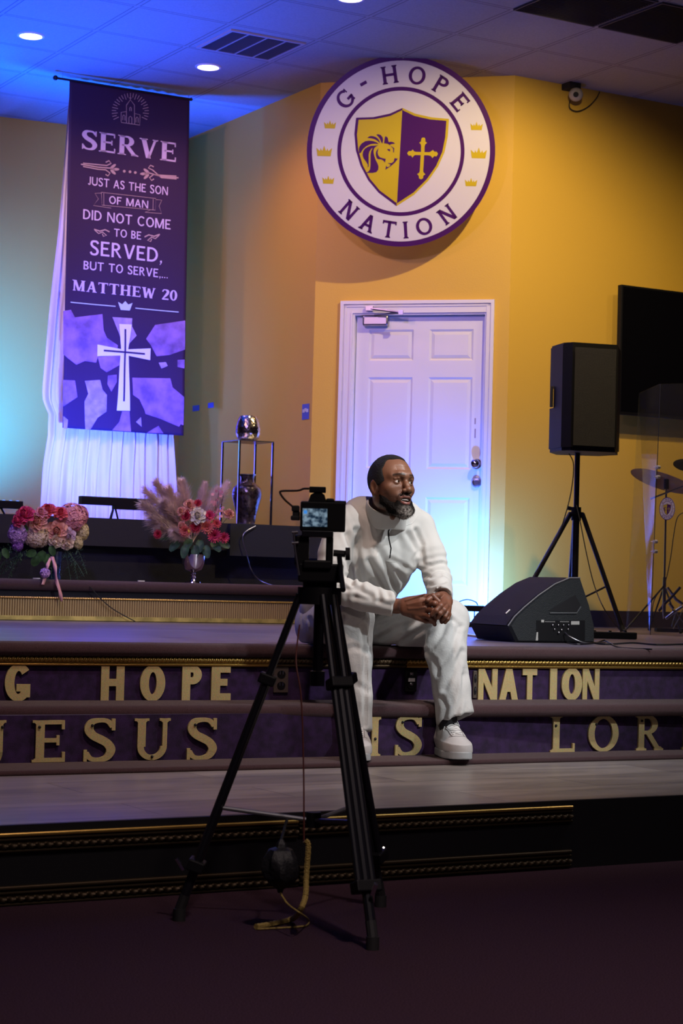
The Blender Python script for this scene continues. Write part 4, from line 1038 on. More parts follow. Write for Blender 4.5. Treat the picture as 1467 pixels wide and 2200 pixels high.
for x, y, r in ((1186, 1343, .006), (1198, 1343, .005), (1209, 1343, .005), (1220, 1343, .005), (1190, 1352, .005), (1205, 1353, .005), (1219, 1352, .005), (1199, 1359, .006), (1214, 1361, .005)):
    mb = MB(); a, z = wp_(x, y); mb.sphere(WO + wex * a - wey * .005 + UPV * z, r, 5); mb.obj('knob', 'steel', pan)
mb = MB(); q = [wp_(1226, 1334.5), wp_(1244, 1334.5), wp_(1244, 1342), wp_(1226, 1342)]; mb.prism(q, WO, wex, UPV, -wey, .002, .0028)
q = [wp_(1162, 1331.5), wp_(1168, 1331.5), wp_(1168, 1337), wp_(1162, 1337)]; mb.prism(q, WO, wex, UPV, -wey, .002, .0028)
q = [wp_(1152, 1358), wp_(1155, 1358), wp_(1155, 1376), wp_(1150, 1376)]; mb.prism(q, WO, wex, UPV, -wey, .002, .0028)
mb.obj('panel_labels', M('pale_label', (.5, .5, .48), .5), pan, smooth=False)
L_ = []
for x0, x1, y in ((1170, 1192, 1335), (1202, 1222, 1335)):
    (xa, za), (xb, zb2_) = wp_(x0, y), wp_(x1, y)
    for k in range(9): L_.append([(xa + (xb - xa) * (k + .1) / 9, za - .003), (xa + (xb - xa) * (k + .8) / 9, za - .003), (xa + (xb - xa) * (k + .8) / 9, za + .001), (xa + (xb - xa) * (k + .1) / 9, za + .001)])
a0, z0 = wp_(1227.5, 1341); b0, z1 = wp_(1242.5, 1336)
mb = MB()
for l in L_: mb.prism(l, WO, wex, UPV, -wey, .002, .0026)
mb.obj('panel_lettering', M('grey_print', (.3, .3, .3), .5), pan, smooth=False)
mb = MB(); f0, f1 = prof[2], prof[3]; t = .35
lc = WO + wex * (f0[0] + (f1[0] - f0[0]) * t - .006) + UPV * (f0[1] + (f1[1] - f0[1]) * t + .007) + wey * .10
d = (wex * (f1[0] - f0[0]) + UPV * (f1[1] - f0[1])).normalized(); mb.tube([lc - d * .014, lc + d * .014], .004, 6); mb.obj('front_badge', M('silver_badge', (.8, .76, .76), .3, .8), wed)

# ------------------------------------------------------------------ loudspeaker on its stand
ft_ = [(1326, 11.50), (1228, 11.42), (1207, 11.46), (1181, 11.66)]
bk_ = [(1196, 11.86), (1290, 11.88), (1332, 11.74)]
zT, zB = PD(1260, 739, 11.5).z, PD(1250, 970, 11.5).z
def fp(px, D): q = PD(px, 850, D); return Vector((q.x, q.y, 0))
loop = [fp(*q) for q in ft_ + bk_]
ls = thing('loudspeaker', 'tall black loudspeaker raised on the tripod stand before the yellow wall', 'speaker', Vector((fp(1255, 11.65).x, fp(1255, 11.65).y, zB)))
def vprism(mb, lp, z0, z1, mi=0):
    n = len(lp); V = [q + UPV * z0 for q in lp] + [q + UPV * z1 for q in lp]
    return mb.add(V, [tuple(range(n - 1, -1, -1)), tuple(range(n, 2 * n))] + [(i, (i + 1) % n, n + (i + 1) % n, n + i) for i in range(n)], mi)
mb = MB(); zh0, zh1 = PD(1176, 876, 11.6).z, PD(1176, 829, 11.6).z
cc = sum(loop, Vector()) / len(loop)
core = [loop[0], loop[1], loop[2], fp(1189, 11.60), fp(1200, 11.84), loop[5], loop[6]]
vprism(mb, loop[::-1], zB + .02, zh0); vprism(mb, core[::-1], zh0, zh1); vprism(mb, loop[::-1], zh1, zT - .012)
sm = [cc + (q - cc) * .965 for q in loop]; vprism(mb, sm[::-1], zT - .0119, zT); vprism(mb, sm[::-1], zB, zB + .0199)
mb.obj('cabinet', 'plastic', ls, smooth=False)
mb = MB(); a, b = fp(1322, 11.492), fp(1233, 11.415); a -= LYV * .006; b -= LYV * .006
mb.add([b + UPV * (zB + .03), a + UPV * (zB + .03), a + UPV * (zT - .03), b + UPV * (zT - .03)], [(0, 1, 2, 3)]); mb.obj('front_grille', 'grille', ls, smooth=False)
mb = MB(); q = fp(1189, 11.60) - LXV * .012; mb.tube([q + UPV * (zh0 + .004), q + UPV * (zh1 - .004)], .010, 8); mb.obj('side_handle', 'rubber', ls)
# stand
pc = fp(1243, 11.65); pc = Vector((pc.x, pc.y, 0)); pb_ = Vector((pc.x, pc.y, ZS))
stn = thing('speaker_stand', 'black tripod stand carrying the tall loudspeaker behind the floor monitor', 'stand', pb_)
mb = MB(); zc = PD(1226, 1100, 11.65).z; mb.tube([pc + UPV * (ZS + .12), pc + UPV * (zc + .02)], .021, 12); mb.tube([pc + UPV * zc, pc + UPV * (zB - .001)], .0165, 12); mb.obj('pole', 'satin', stn)
mb = MB(); mb.tube([pc + UPV * (zc - .05), pc + UPV * (zc + .03)], .030, 14); mb.tube([pc + UPV * (zc - .015), pc + UPV * (zc + .0)], .046, 14); mb.obj('collar', 'plastic', stn)
mb = MB(); mb.tube([pc + UPV * (zc + .02) - LXV * .03, pc + UPV * (zc + .025) - LXV * .055], .012, 8); mb.obj('collar_knob', 'rubber', stn)
for ang in (-28, 92, 205):
    d = LXV * math.cos(RAD(ang)) + LYV * math.sin(RAD(ang)); top = pc + d * .04 + UPV * (zc - .01); r_ = {-28: .31, 92: .24, 205: .46}[ang]; bot = pc + d * r_ + UPV * (ZS + .012)
    mb = MB(); mb.tube([top, bot], .0145, 10); lg = mb.obj('leg', 'satin', stn)
    mb = MB(); dd = (bot - top).normalized(); mb.tube([bot - dd * .03, bot + dd * .004], .018, 10); mb.obj('foot_cap', 'rubber', lg)
    mb = MB(); mid = top.lerp(bot, .62); mb.tube([mid, pc + UPV * (ZS + .17)], .006, 6); mb.obj('brace', 'satin', stn)
def cable(name, label, pts, r, mat='rubber', n=8, grp=None):
    mb = MB(); q = bez(pts, n); mb.tube(q, r, 6); return solo(name, mb, mat, label, 'cable', q[0], grp)
cable('speaker_cable', 'thin black cable hanging from the tall loudspeaker down the left of its stand', [PD(1222, 974, 11.6), PD(1232, 1000, 11.58), PD(1226, 1060, 11.55), PD(1210, 1120, 11.5), PD(1195, 1160, 11.5), PD(1160, 1215, 11.5), PD(1143, 1245, 11.4), PD(1130, 1300, 11.3), PZ(1135, 1346, ZS + .004)], .0035)
cable('speaker_cable', 'thin black cable running down the right side of the speaker stand', [PD(1238, 1085, 11.5), PD(1246, 1120, 11.48), PD(1262, 1200, 11.45), PD(1278, 1262, 11.4), PD(1300, 1312, 11.3), PZ(1330, 1352, ZS + .004)], .0035)

# ------------------------------------------------------------------ wall television
ty = CD[1] - .13; a = PW(1335, 611, ty); c = PW(1323, 889, ty); u0 = a.x
tv = thing('television', 'large black wall television cut off by the right edge', 'television', (u0 + .72, ty, (a.z + c.z) / 2))
mb = MB(); mb.box((u0 + .72, ty + .02, (a.z + c.z) / 2), (1.44, .04, a.z - c.z)); mb.obj('casing', 'plastic', tv, smooth=False, bevel=.004)
mb = MB(); mb.box((u0 + .72, ty - .001, (a.z + c.z) / 2 + .004), (1.41, .003, a.z - c.z - .035)); mb.obj('screen', M('tv_screen', (.003, .003, .004), .12), tv, smooth=False)
mb = MB(); mb.box((u0 + .72, ty + .080, (a.z + c.z) / 2), (.4, .078, .3)); mb.obj('wall_bracket', 'satin', tv, smooth=False)

# ------------------------------------------------------------------ drum shield and drum hardware
def acrylic():
    m = bpy.data.materials.new('clear_acrylic'); m.use_nodes = True; N, L = nt(m); N.remove(N['Principled BSDF'])
    t = N.new('ShaderNodeBsdfTransparent'); t.inputs[0].default_value = (.93, .94, .95, 1); g_ = N.new('ShaderNodeBsdfGlossy'); g_.inputs['Roughness'].default_value = .08; g_.inputs[0].default_value = (.8, .8, .85, 1)
    d = N.new('ShaderNodeBsdfDiffuse'); d.inputs[0].default_value = (.35, .35, .4, 1)
    m1 = N.new('ShaderNodeMixShader'); m1.inputs[0].default_value = .03; m2 = N.new('ShaderNodeMixShader'); fr = N.new('ShaderNodeLayerWeight'); fr.inputs[0].default_value = .05
    L.new(t.outputs[0], m1.inputs[1]); L.new(d.outputs[0], m1.inputs[2]); L.new(fr.outputs['Fresnel'], m2.inputs[0]); L.new(m1.outputs[0], m2.inputs[1]); L.new(g_.outputs[0], m2.inputs[2]); L.new(m2.outputs[0], N['Material Output'].inputs[0]); return m
mt['acrylic'] = acrylic()
def panel(bl_, br_, tl_, tr_, th=.006):
    mb = MB(); n = (br_ - bl_).cross(tl_ - bl_).normalized() * th
    V = [bl_, br_, tr_, tl_]; V += [q + n for q in V]
    mb.add(V, [(0, 1, 2, 3), (7, 6, 5, 4), (0, 4, 5, 1), (1, 5, 6, 2), (2, 6, 7, 3), (3, 7, 4, 0)]); return mb
j0, j1 = PZ(1397, 1364, ZS), PD(1418.5, 825, 11.05)
l0, l1 = PZ(1345, 1361, ZS), PD(1374, 845, 11.40)
r0, r1 = PD(1510, 1368, 10.75), PD(1530, 822, 10.72); r0.z = ZS
g = 'clear drum shield panels'
panel_l = panel(l0, j0 - (j0 - l0) * .01, l1, j1 - (j1 - l1) * .01)
a_ = solo('acrylic_panel', panel_l, 'acrylic', 'narrow clear acrylic drum shield panel with slanting top, left of the hinge', 'drum shield', l0.lerp(j0, .5), g, smooth=False)
panel_r = panel(j0 + (r0 - j0) * .01, r0, j1 + (r1 - j1) * .01, r1)
b_ = thing('acrylic_panel', 'clear acrylic drum shield panel carrying the small round sticker', 'drum shield', j0.lerp(r0, .5), 0, g)
panel_r.obj('sheet', 'acrylic', b_, smooth=False)
edge = MB(); edge.tube([j0, j1], .0025, 6); edge.obj('hinge_strip', M('clear_hinge', (.06, .06, .07), .5), b_)
pn = (r0 - j0).cross(j1 - j0).normalized()
if pn.dot(ORG - j0) < 0: pn = -pn
def onpanel(px, py):
    d = ray(px, py); t = (j0 - ORG).dot(pn) / d.dot(pn); return ORG + d * t
for ys in ((1004, 1025), (1164, 1185)):
    mb = MB(); q0, q1 = onpanel(1412 if ys[0] < 1100 else 1407, ys[0] - 4) + pn * .012, onpanel(1412 if ys[0] < 1100 else 1407, ys[1] + 4) + pn * .012; mb.tube([q0, q1], .003, 6)
    for y in ys:
        q = onpanel(1417 if ys[0] < 1100 else 1411, y) + pn * .012; mb.tube([q - pn * .010, q + pn * .01], .0105, 12); mb.tube([q + pn * .0101, q + pn * .014], .004, 8)
        mb.tube([q, q - LXV * .026], .0025, 6)
    mb.obj('clamp', M('pale_clamp', (.62, .62, .66), .35, .2), b_)
sc = onpanel(1435.5, 1093) + pn * .0075; sex = (r0 - j0).normalized(); sey = pn.cross(sex)
if sey.z < 0: sey = -sey
stk = thing('round_sticker', 'small round emblem sticker on the clear drum shield panel', 'sticker', sc)
rs = 24.5 * (sc - ORG).dot(LYV) / FPX
mb = MB(); mb.prism([(x * rs, y * rs) for x, y in circ(48)], sc, sex, sey, pn, .0008, .0016); mb.obj('disc', 'signwhite', stk, smooth=False)
emblem(stk, sc, sex, sey, pn, rs, .0018, .0002)
# cymbals
mt['bronze'] = M('bronze_cymbal', (.40, .22, .12), .5, .4, bump=.15, bscale=40)
mt['bronzeg'] = M('dark_green_cymbal', (.05, .06, .025), .4, .7)
def cymbal(c, r, tiltx, tilty, mat):
    R = Rlev.to_4x4() @ Matrix.Rotation(tiltx, 4, 'X') @ Matrix.Rotation(tilty, 4, 'Y')
    mb = MB(); mb.lathe([(.001, .026), (.012, .025), (.03, .018), (.045, .004), (r * .6, -.003), (r, -.012), (r, -.0135), (.045, .0025), (.02, .02), (.001, .024)], c, 48, 0, R); return mb
cst = PD(1431, 1040, 11.75)
cs_ = thing('cymbal_stand', 'chrome cymbal stand with a bronze cymbal behind the clear shield', 'cymbal', Vector((cst.x, cst.y, ZS)))
cym = cymbal(PD(1424, 1030, 11.75), .20, RAD(-9), RAD(18), 'bronze'); cym.obj('cymbal', 'bronze', cs_)
mb = MB(); tb = PD(1427, 1240, 11.75); mb.tube([cst + UPV * .02, tb], .0065, 8); mb.tube([tb, PD(1426, 1320, 11.75)], .011, 8); mb.obj('pole', 'chrome', cs_)
mb = MB(); mb.tube([cst + UPV * .03, cst - UPV * .03], .016, 10); mb.obj('wing_nut', 'rubber', cs_)
hub = PD(1427, 1258, 11.75)
for x, y, D in ((1342, 1350, 11.45), (1395, 1350, 12.2), (1462, 1352, 11.6)):
    q = PD(x, y, D); q.z = ZS + .012; mb = MB(); mb.tube([hub, q], .0055, 8); lg = mb.obj('leg', 'satin', cs_); mb = MB(); mb.sphere(q, .012, 5); mb.obj('rubber_foot', 'rubber', lg)
mb = MB(); mb.tube([PD(1397, 1072, 11.66), PD(1480, 1040, 11.66)], .0055, 8)
mb.obj('boom_arm', 'steel', cs_)
mb = cymbal(PD(1478, 996, 11.9), .09, RAD(-20), RAD(10), 'bronzeg'); solo('small_cymbal', mb, 'bronzeg', 'dark greenish cymbal edge at the right frame border above the bronze one', 'cymbal', PD(1478, 996, 11.9))
cable('microphone_cable', 'black cable curving down behind the shield beside the sticker', [PD(1470, 1100, 11.5), PD(1455, 1112, 11.5), PD(1447, 1150, 11.5), PD(1440, 1200, 11.5), PD(1428, 1252, 11.5), PD(1405, 1290, 11.5), PD(1402, 1330, 11.5), PZ(1415, 1353, ZS + .004)], .003)
hp_ = thing('pedal_hardware', 'tangle of blue-lit chrome drum pedal struts at the right edge', 'drum hardware', PZ(1450, 1356, ZS))
def strut(pts, r=.009, mat='chrome'):
    mb = MB(); mb.tube([PD(*q) for q in pts], r, 8); mb.obj('strut', mat, hp_)
strut([(1433, 1262, 11.3), (1452, 1288, 11.3), (1466, 1298, 11.3)]); strut([(1461, 1262, 11.25), (1436, 1290, 11.3)], .008, 'satin'); strut([(1430, 1329, 11.2), (1446, 1316, 11.2), (1466, 1303, 11.2)])
strut([(1415, 1313, 11.3), (1428, 1297, 11.3), (1441, 1284, 11.3)], .008, 'satin'); strut([(1437, 1296, 11.2), (1446, 1308, 11.2)], .010); strut([(1462, 1300, 11.2), (1450, 1320, 11.2), (1443, 1345, 11.2), (1446, 1351, 11.2), (1458, 1330, 11.2), (1466, 1310, 11.2)], .003, 'steel')
strut([(1424, 1298, 11.25), (1426, 1330, 11.25)], .007); strut([(1449, 1310, 11.2), (1470, 1340, 11.2)], .004, 'steel')
mb = MB(); mb.box(PZ(1450, 1354, ZS + .012), (.24, .1, .022), -YAW); mb.obj('base_plate', 'plastic', hp_, smooth=False)
mb = MB(); q = PZ(1310, 1372, ZS); mb.box(q + UPV * .018, (.27, .07, .034), -YAW - .03); pe = thing('pedal_box', 'flat black pedal box on the stage behind the floor monitor cables', 'pedal', q)
mb.obj('housing', 'plastic', pe, smooth=False, bevel=.004)
for k in (-.08, 0, .08): mb = MB(); mb.tube([q + LXV * k + UPV * .0352, q + LXV * k + UPV * .041], .008, 8); mb.obj('switch', 'satin', pe)
def floorpts(*l): return [PZ(x, y, ZS + .004) for x, y in l]
cable('floor_cable', 'black cable running right from the pedal box to the frame edge', floorpts((1262, 1378), (1300, 1384), (1360, 1381), (1410, 1385), (1467, 1384), (1500, 1383)), .004)
cable('floor_cable', 'grey cable loop lying on the stage in front of the pedal box', floorpts((1210, 1378), (1240, 1384), (1280, 1381), (1300, 1376), (1330, 1390), (1400, 1395)), .0035, 'satin')
wq = WO - wey * .012
cable('monitor_cable', 'grey cable plugged into the back of the floor monitor', [wq + wex * .245 + UPV * (ZS + .05), wq + wex * .26 - wey * .03 + UPV * (ZS + .03), wq + wex * .32 - wey * .05 + UPV * (ZS + .006), wq + wex * .42 - wey * .03 + UPV * (ZS + .005), PZ(1300, 1380, ZS + .004)], .003, 'steel')
mb = MB(); mb.tube(floorpts((985, 1361), (1000, 1364), (1062, 1373)), .008, 8); solo('metal_rod', mb, 'chrome', 'shiny metal rod lying on the stage between the man and the floor monitor', 'rod', PZ(1020, 1366, ZS + .004))
# cords on the choir riser
cable('power_cable', 'thin pale cable hanging from the wire stand over the choir risers', [Vector((su + .03, W2c - .105, zc2 - .01)), PW(522, 1150, W2c - .11), PW(530, 1190, W2c - .11), PW(540, 1225, W2c - .1), PW(560, 1248, 10.3), PW(600, 1262, 10.2)], .0035, 'steel')
cable('power_cable', 'thin dark cable slanting down the fluted gold band', [PW(193, 1260, W1c - .05), PW(215, 1285, W1c - .045), PW(245, 1310, W1c - .045), PW(290, 1335, W1c - .045)], .003)
for x, lb in ((78, 'small white scrap on the choir riser left of the pink ribbon'), (303, 'small white scrap on the choir riser between the two bouquets')):
    q = PW(x, 1250, W1c + .08); mb = MB(); mb.box((q.x, q.y, zc1 + .016), (.04, .012, .006)); solo('paper_scrap', mb, 'white', lb, 'scrap', (q.x, q.y, zc1 + .013), 'white scraps on the choir riser', smooth=False)

# ------------------------------------------------------------------ ceiling fittings
mt['can'] = M('can_lamp_glow', (1, .9, .8), .5, emit=(1.0, .86, .78), estr=9.0)
def can(c, label):
    r = thing('recessed_light', label, 'ceiling light', c, 0, 'recessed ceiling lights')
    mb = MB(); mb.lathe([(.001, -.004), (.066, -.004), (.068, -.002)], c, 32); mb.v = [v for v in mb.v]; mb.f = [f[::-1] for f in mb.f]; mb.obj('diffuser', 'can', r)
    mb = MB(); mb.lathe([(.068, -.001), (.070, -.008), (.084, -.006), (.086, -.0005)], c, 40); mb.obj('trim_ring', 'white', r)
can(Vector((5.50, 9.51, CEIL)), 'glowing recessed ceiling light cut off by the top edge, nearest the round sign')
can(Vector((5.50, 11.34, CEIL)), 'glowing recessed ceiling light between the banner and the ceiling vent')
can(Vector((4.27, 11.33, CEIL)), 'glowing recessed ceiling light in the top left corner')
def vent(u0, u1, w0, w1, ndiv, label, dark=False):
    c = Vector(((u0 + u1) / 2, (w0 + w1) / 2, CEIL)); r = thing('ceiling_vent', label, 'vent', c, 0, 'ceiling vents')
    z = CEIL - .006; fw = .02 if not dark else .008
    mb = MB()
    for bx in (((u0 + u1) / 2, w0 + fw / 2, u1 - u0, fw), ((u0 + u1) / 2, w1 - fw / 2, u1 - u0, fw), (u0 + fw / 2, (w0 + w1) / 2, fw, w1 - w0 - 2 * fw), (u1 - fw / 2, (w0 + w1) / 2, fw, w1 - w0 - 2 * fw)): mb.box((bx[0], bx[1], z), (bx[2], bx[3], .011))
    for k in range(1, ndiv): x = u0 + (u1 - u0) * k / ndiv; mb.box((x, (w0 + w1) / 2, z), (.010, w1 - w0 - 2 * fw, .011))
    mb.obj('frame', M('vent_frame', (.42, .40, .42), .6) if not dark else M('vent_frame_dark', (.10, .09, .10), .7), r, smooth=False)
    mb = MB(); mb.box(((u0 + u1) / 2, (w0 + w1) / 2, CEIL - .0015), (u1 - u0 - .01, w1 - w0 - .01, .002)); mb.obj('backing', M('vent_dark', (.085, .08, .10), .9) if not dark else M('return_dark', (.06, .05, .05), .9), r, smooth=False)
    mb = MB(); n_ = 26
    for k in range(n_): y = w0 + fw + (w1 - w0 - 2 * fw) * (k + .5) / n_; mb.box(((u0 + u1) / 2, y, CEIL - .0065), (u1 - u0 - 2 * fw, .004, .007), 0)
    mb.obj('slats', M('vent_slats', (.15, .145, .17), .7) if not dark else M('return_slats', (.06, .055, .055), .8), r, smooth=False)
vent(5.225, 5.745, 10.47, 10.95, 4, 'four panel ceiling vent left of the round sign')
vent(6.99, 7.59, 8.55, 9.14, 1, 'dark square return grille in the ceiling near the top right corner', True)
q = PZ(1113, 18, CEIL); vent(q.x - .02, q.x + .56, q.y - .58, q.y + .02, 1, 'dark return grille barely entering at the top edge above the round sign', True)
# security camera
q = PW(1237, 203, CD[1] - .09)
sc_ = thing('security_camera', 'small white dome security camera where the right wall meets the ceiling', 'camera', q)
mb = MB(); mb.sphere(q, .048, 10, sc=(1, 1, .95)); mb.obj('camera_ball', M('camera_white', (.42, .40, .37), .4), sc_)
mb = MB(); d = (ORG - q).normalized(); mb.tube([q + d * .03, q + d * .052], .018, 14); mb.obj('lens', 'plastic', sc_)
mb = MB(); mb.box((q.x - .01, CD[1] - .05, CEIL - .022), (.09, .09, .04)); mb.tube([q + UPV * .03, Vector((q.x - .01, q.y + .03, CEIL - .02))], .02, 8); mb.obj('mount', 'rubber', sc_, smooth=False)
cable('camera_wire', 'thin wire looping below the security camera', [PW(1224, 216, CD[1] - .02), PW(1224, 232, CD[1] - .02), PW(1240, 239, CD[1] - .02), PW(1262, 230, CD[1] - .02), PW(1280, 212, CD[1] - .02), PW(1288, 197, CD[1] - .02)], .0035)

# ------------------------------------------------------------------ video tripod with camera
TF = [PZ(385, 1978, 0), PZ(800, 2040, 0), PZ(817, 1948, 0)]
TC = (TF[0] + TF[1] + TF[2]) / 3
DT = lambda: 5.13
ztp = PD(688, 1262, 5.13).z
tri = thing('video_tripod', 'black video tripod standing on the dark carpet in the foreground', 'tripod', Vector((TC.x, TC.y, 0)))
mb = MB(); T0 = Vector((TC.x, TC.y, ztp))
mb.tube([T0 - UPV * .045, T0 + UPV * .0], .058, 24); mb.tube([T0 + UPV * .0001, T0 + UPV * .03], .045, 24); mb.obj('shoulder', 'plastic', tri)
mb = MB(); mb.tube([T0 - UPV * .0451, T0 - UPV * .22], .014, 12); mb.tube([T0 - UPV * .221, T0 - UPV * .26], .02, 12); mb.obj('center_column', 'satin', tri)
SPZ = .285
for i, f_ in enumerate(TF):
    rad = Vector((f_.x - TC.x, f_.y - TC.y, 0)).normalized(); tan = Vector((-rad.y, rad.x, 0))
    top = T0 + rad * .052 - UPV * .02; bot = Vector((f_.x, f_.y, .03)); d = (bot - top); L_ = d.length; d.normalize()
    k1 = .27; A1 = top + d * L_ * k1; A2 = top + d * L_ * .86
    mb = MB()
    for s_ in (-.019, .019): mb.tube([top + tan * s_ * .8, A2 + tan * s_], .0095, 10)
    lg = mb.obj('leg', 'satin', tri)
    mb = MB(); mb.tube([A1 + d * .0, bot - d * .03], .013, 10); mb.obj('inner_tube', 'satin', lg)
    mb = MB(); mb.box(A1, (.045, .062, .028), 0, rot=Matrix((rad.cross(UPV) * 0 + (tan.cross(d)), tan, d)).transposed()); mb.obj('upper_clamp', 'plastic', lg, smooth=False, bevel=.004)
    mb = MB(); mb.box(A2, (.045, .070, .03), 0, rot=Matrix(((tan.cross(d)), tan, d)).transposed()); mb.obj('lower_clamp', 'plastic', lg, smooth=False, bevel=.004)
    mb = MB(); q = A2 + d * .015 - rad * (-.028); mb.tube([q, q + rad * .02 + UPV * .03], .006, 8); mb.obj('clamp_lever', 'chrome', lg)
    mb = MB(); mb.tube([bot - d * .04, Vector((bot.x, bot.y, .028))], .014, 10); mb.tube([Vector((bot.x, bot.y, .0)), Vector((bot.x, bot.y, .032))], .017, 12); mb.obj('rubber_foot', 'rubber', lg)
    tq = (top.z - SPZ - .015) / (top.z - bot.z); pt = top + d * L_ * tq
    mb = MB(); h_ = Vector((TC.x, TC.y, SPZ - .012)); mb.tube([h_, pt - UPV * .0], .006, 8); mb.obj('spreader_arm', M('dull_alloy', (.2, .2, .22), .5, .6), tri)
mb = MB(); mb.tube([Vector((TC.x, TC.y, SPZ - .03)), Vector((TC.x, TC.y, SPZ + .01))], .02, 14); mb.obj('spreader_hub', 'plastic', tri)
# fluid head
def hb(mb, x0, x1, y0, y1, D0, D1):
    a, b = PD(x0, y1, D0), PD(x1, y0, D0); c_ = (a + b) / 2 + LYV * (D1 - D0) / 2
    w_ = (b - a).dot(LXV); h_ = b.z - a.z; mb.box(c_, (w_, D1 - D0, h_), -YAW); return mb
Dh = 5.08
mb = MB(); hb(mb, 640, 738, 1212, 1250, Dh, Dh + .10); hb(mb, 632, 664, 1150, 1214, Dh + .005, Dh + .09); hb(mb, 699, 716, 1152, 1214, Dh + .005, Dh + .09); hb(mb, 650, 712, 1204, 1222, Dh - .01, Dh + .09)
hd = mb.obj('fluid_head', 'plastic', tri, smooth=False, bevel=.005)
mb = MB(); a = PD(716, 1188, Dh + .04); mb.tube([a, PD(742, 1190, Dh + .04)], .009, 10); mb.tube([PD(742, 1190, Dh + .04), PD(752, 1190, Dh + .04)], .017, 12); mb.obj('tilt_knob', 'rubber', hd)
mb = MB(); mb.tube([PD(729, 1196, Dh + .03), PD(732, 1232, Dh - .03), PD(737, 1268, Dh - .10)], .007, 8); mb.obj('pan_handle', 'satin', hd)
mb = MB(); hb(mb, 648, 716, 1141, 1153, Dh - .01, Dh + .10); mb.obj('mounting_plate', 'satin', hd, smooth=False, bevel=.002)
mb = MB(); mb.tube([PD(631, 1142, Dh), PD(634, 1180, Dh), PD(643, 1236, Dh)], .0035, 8); mb.tube([PD(627, 1144, Dh), PD(640, 1143, Dh)], .004, 8); mb.tube([PD(627, 1167, Dh), PD(641, 1166, Dh)], .004, 8); mb.obj('side_wire', 'steel', hd)
# camera
camr = thing('video_camera', 'black camera with a lit rear screen mounted on the tripod', 'camera', PD(692, 1141, Dh + .04))
mb = MB(); hb(mb, 644, 743, 1079, 1140, Dh, Dh + .06); hb(mb, 700, 718, 1071, 1080, Dh + .01, Dh + .05); hb(mb, 716, 744, 1076, 1084, Dh + .01, Dh + .06)
body_c = mb.obj('camera_body', 'plastic', camr, smooth=False, bevel=.004)
mb = MB(); lp = [PD(x, y, Dh + .005) for x, y in ((661, 1080), (667, 1063), (676, 1058), (690, 1058), (697, 1063), (702, 1080))]; nn = len(lp)
mb.add(lp + [q + LYV * .05 for q in lp], [tuple(range(nn - 1, -1, -1)), tuple(range(nn, 2 * nn))] + [(i, (i + 1) % nn, nn + (i + 1) % nn, nn + i) for i in range(nn)]); mb.obj('viewfinder_hump', 'plastic', camr, smooth=False)
mb = MB(); hb(mb, 664, 700, 1046, 1057, Dh, Dh + .045); hb(mb, 674, 690, 1056, 1062, Dh + .01, Dh + .03); mb.obj('hot_shoe_receiver', 'plastic', camr, smooth=False, bevel=.002)
mb = MB(); lc = PD(690, 1108, Dh + .06); mb.tube([lc, lc + LYV * .09], .034, 24); mb.tube([lc + LYV * .0901, lc + LYV * .12], .037, 24); mb.obj('lens', 'plastic', camr)
mb = MB(); hb(mb, 626, 643, 1086, 1098, Dh + .01, Dh + .05); hb(mb, 628, 644, 1098, 1112, Dh + .015, Dh + .05); hb(mb, 624, 644, 1108, 1117, Dh + .01, Dh + .05); mb.obj('side_grip', 'rubber', camr, smooth=False, bevel=.003)
def screen_mat():
    m = bpy.data.materials.new('camera_screen_image'); m.use_nodes = True; N, L = nt(m); b = N['Principled BSDF']; b.inputs['Base Color'].default_value = (.01, .01, .012, 1); b.inputs['Roughness'].default_value = .2
    tc = N.new('ShaderNodeTexCoord'); n_ = N.new('ShaderNodeTexNoise'); n_.inputs['Scale'].default_value = 75; n_.inputs['Detail'].default_value = 3; L.new(tc.outputs['Object'], n_.inputs['Vector'])
    r = N.new('ShaderNodeValToRGB'); e = r.color_ramp.elements; e[0].position = .38; e[0].color = (.012, .03, .06, 1); e[1].position = .62; e[1].color = (.25, .36, .46, 1); L.new(n_.outputs[0], r.inputs[0]); L.new(r.outputs[0], b.inputs['Emission Color']); b.inputs['Emission Strength'].default_value = .75
    return m
mb = MB(); lp = [PD(x, y, Dh - .004) for x, y in ((650, 1131), (703, 1132), (703, 1093), (650, 1092))]; mb.add(lp + [q + LYV * .0035 for q in lp], [(0, 1, 2, 3), (7, 6, 5, 4), (0, 4, 5, 1), (1, 5, 6, 2), (2, 6, 7, 3), (3, 7, 4, 0)])
scr = mb.obj('rear_screen', screen_mat(), camr, smooth=False)
mb = MB(); c0 = PD(656, 1100, Dh - .0048); mb.box(c0, (.009, .001, .009), -YAW); mb.obj('screen_icon', M('screen_blue', (.02, .1, .3), .3, emit=(.05, .25, .7), estr=.9), scr, smooth=False)
mb = MB(); mb.tube(bez([PD(664, 1050, Dh + .02), PD(652, 1050, Dh + .02), PD(640, 1054, Dh + .02), PD(606, 1055, Dh + .02), PD(602, 1060, Dh + .02), PD(612, 1074, Dh + .02), PD(628, 1088, Dh + .02)], 5), .0028, 8); mb.obj('microphone_cord', M('brown_cord', (.03, .012, .008), .6), camr)
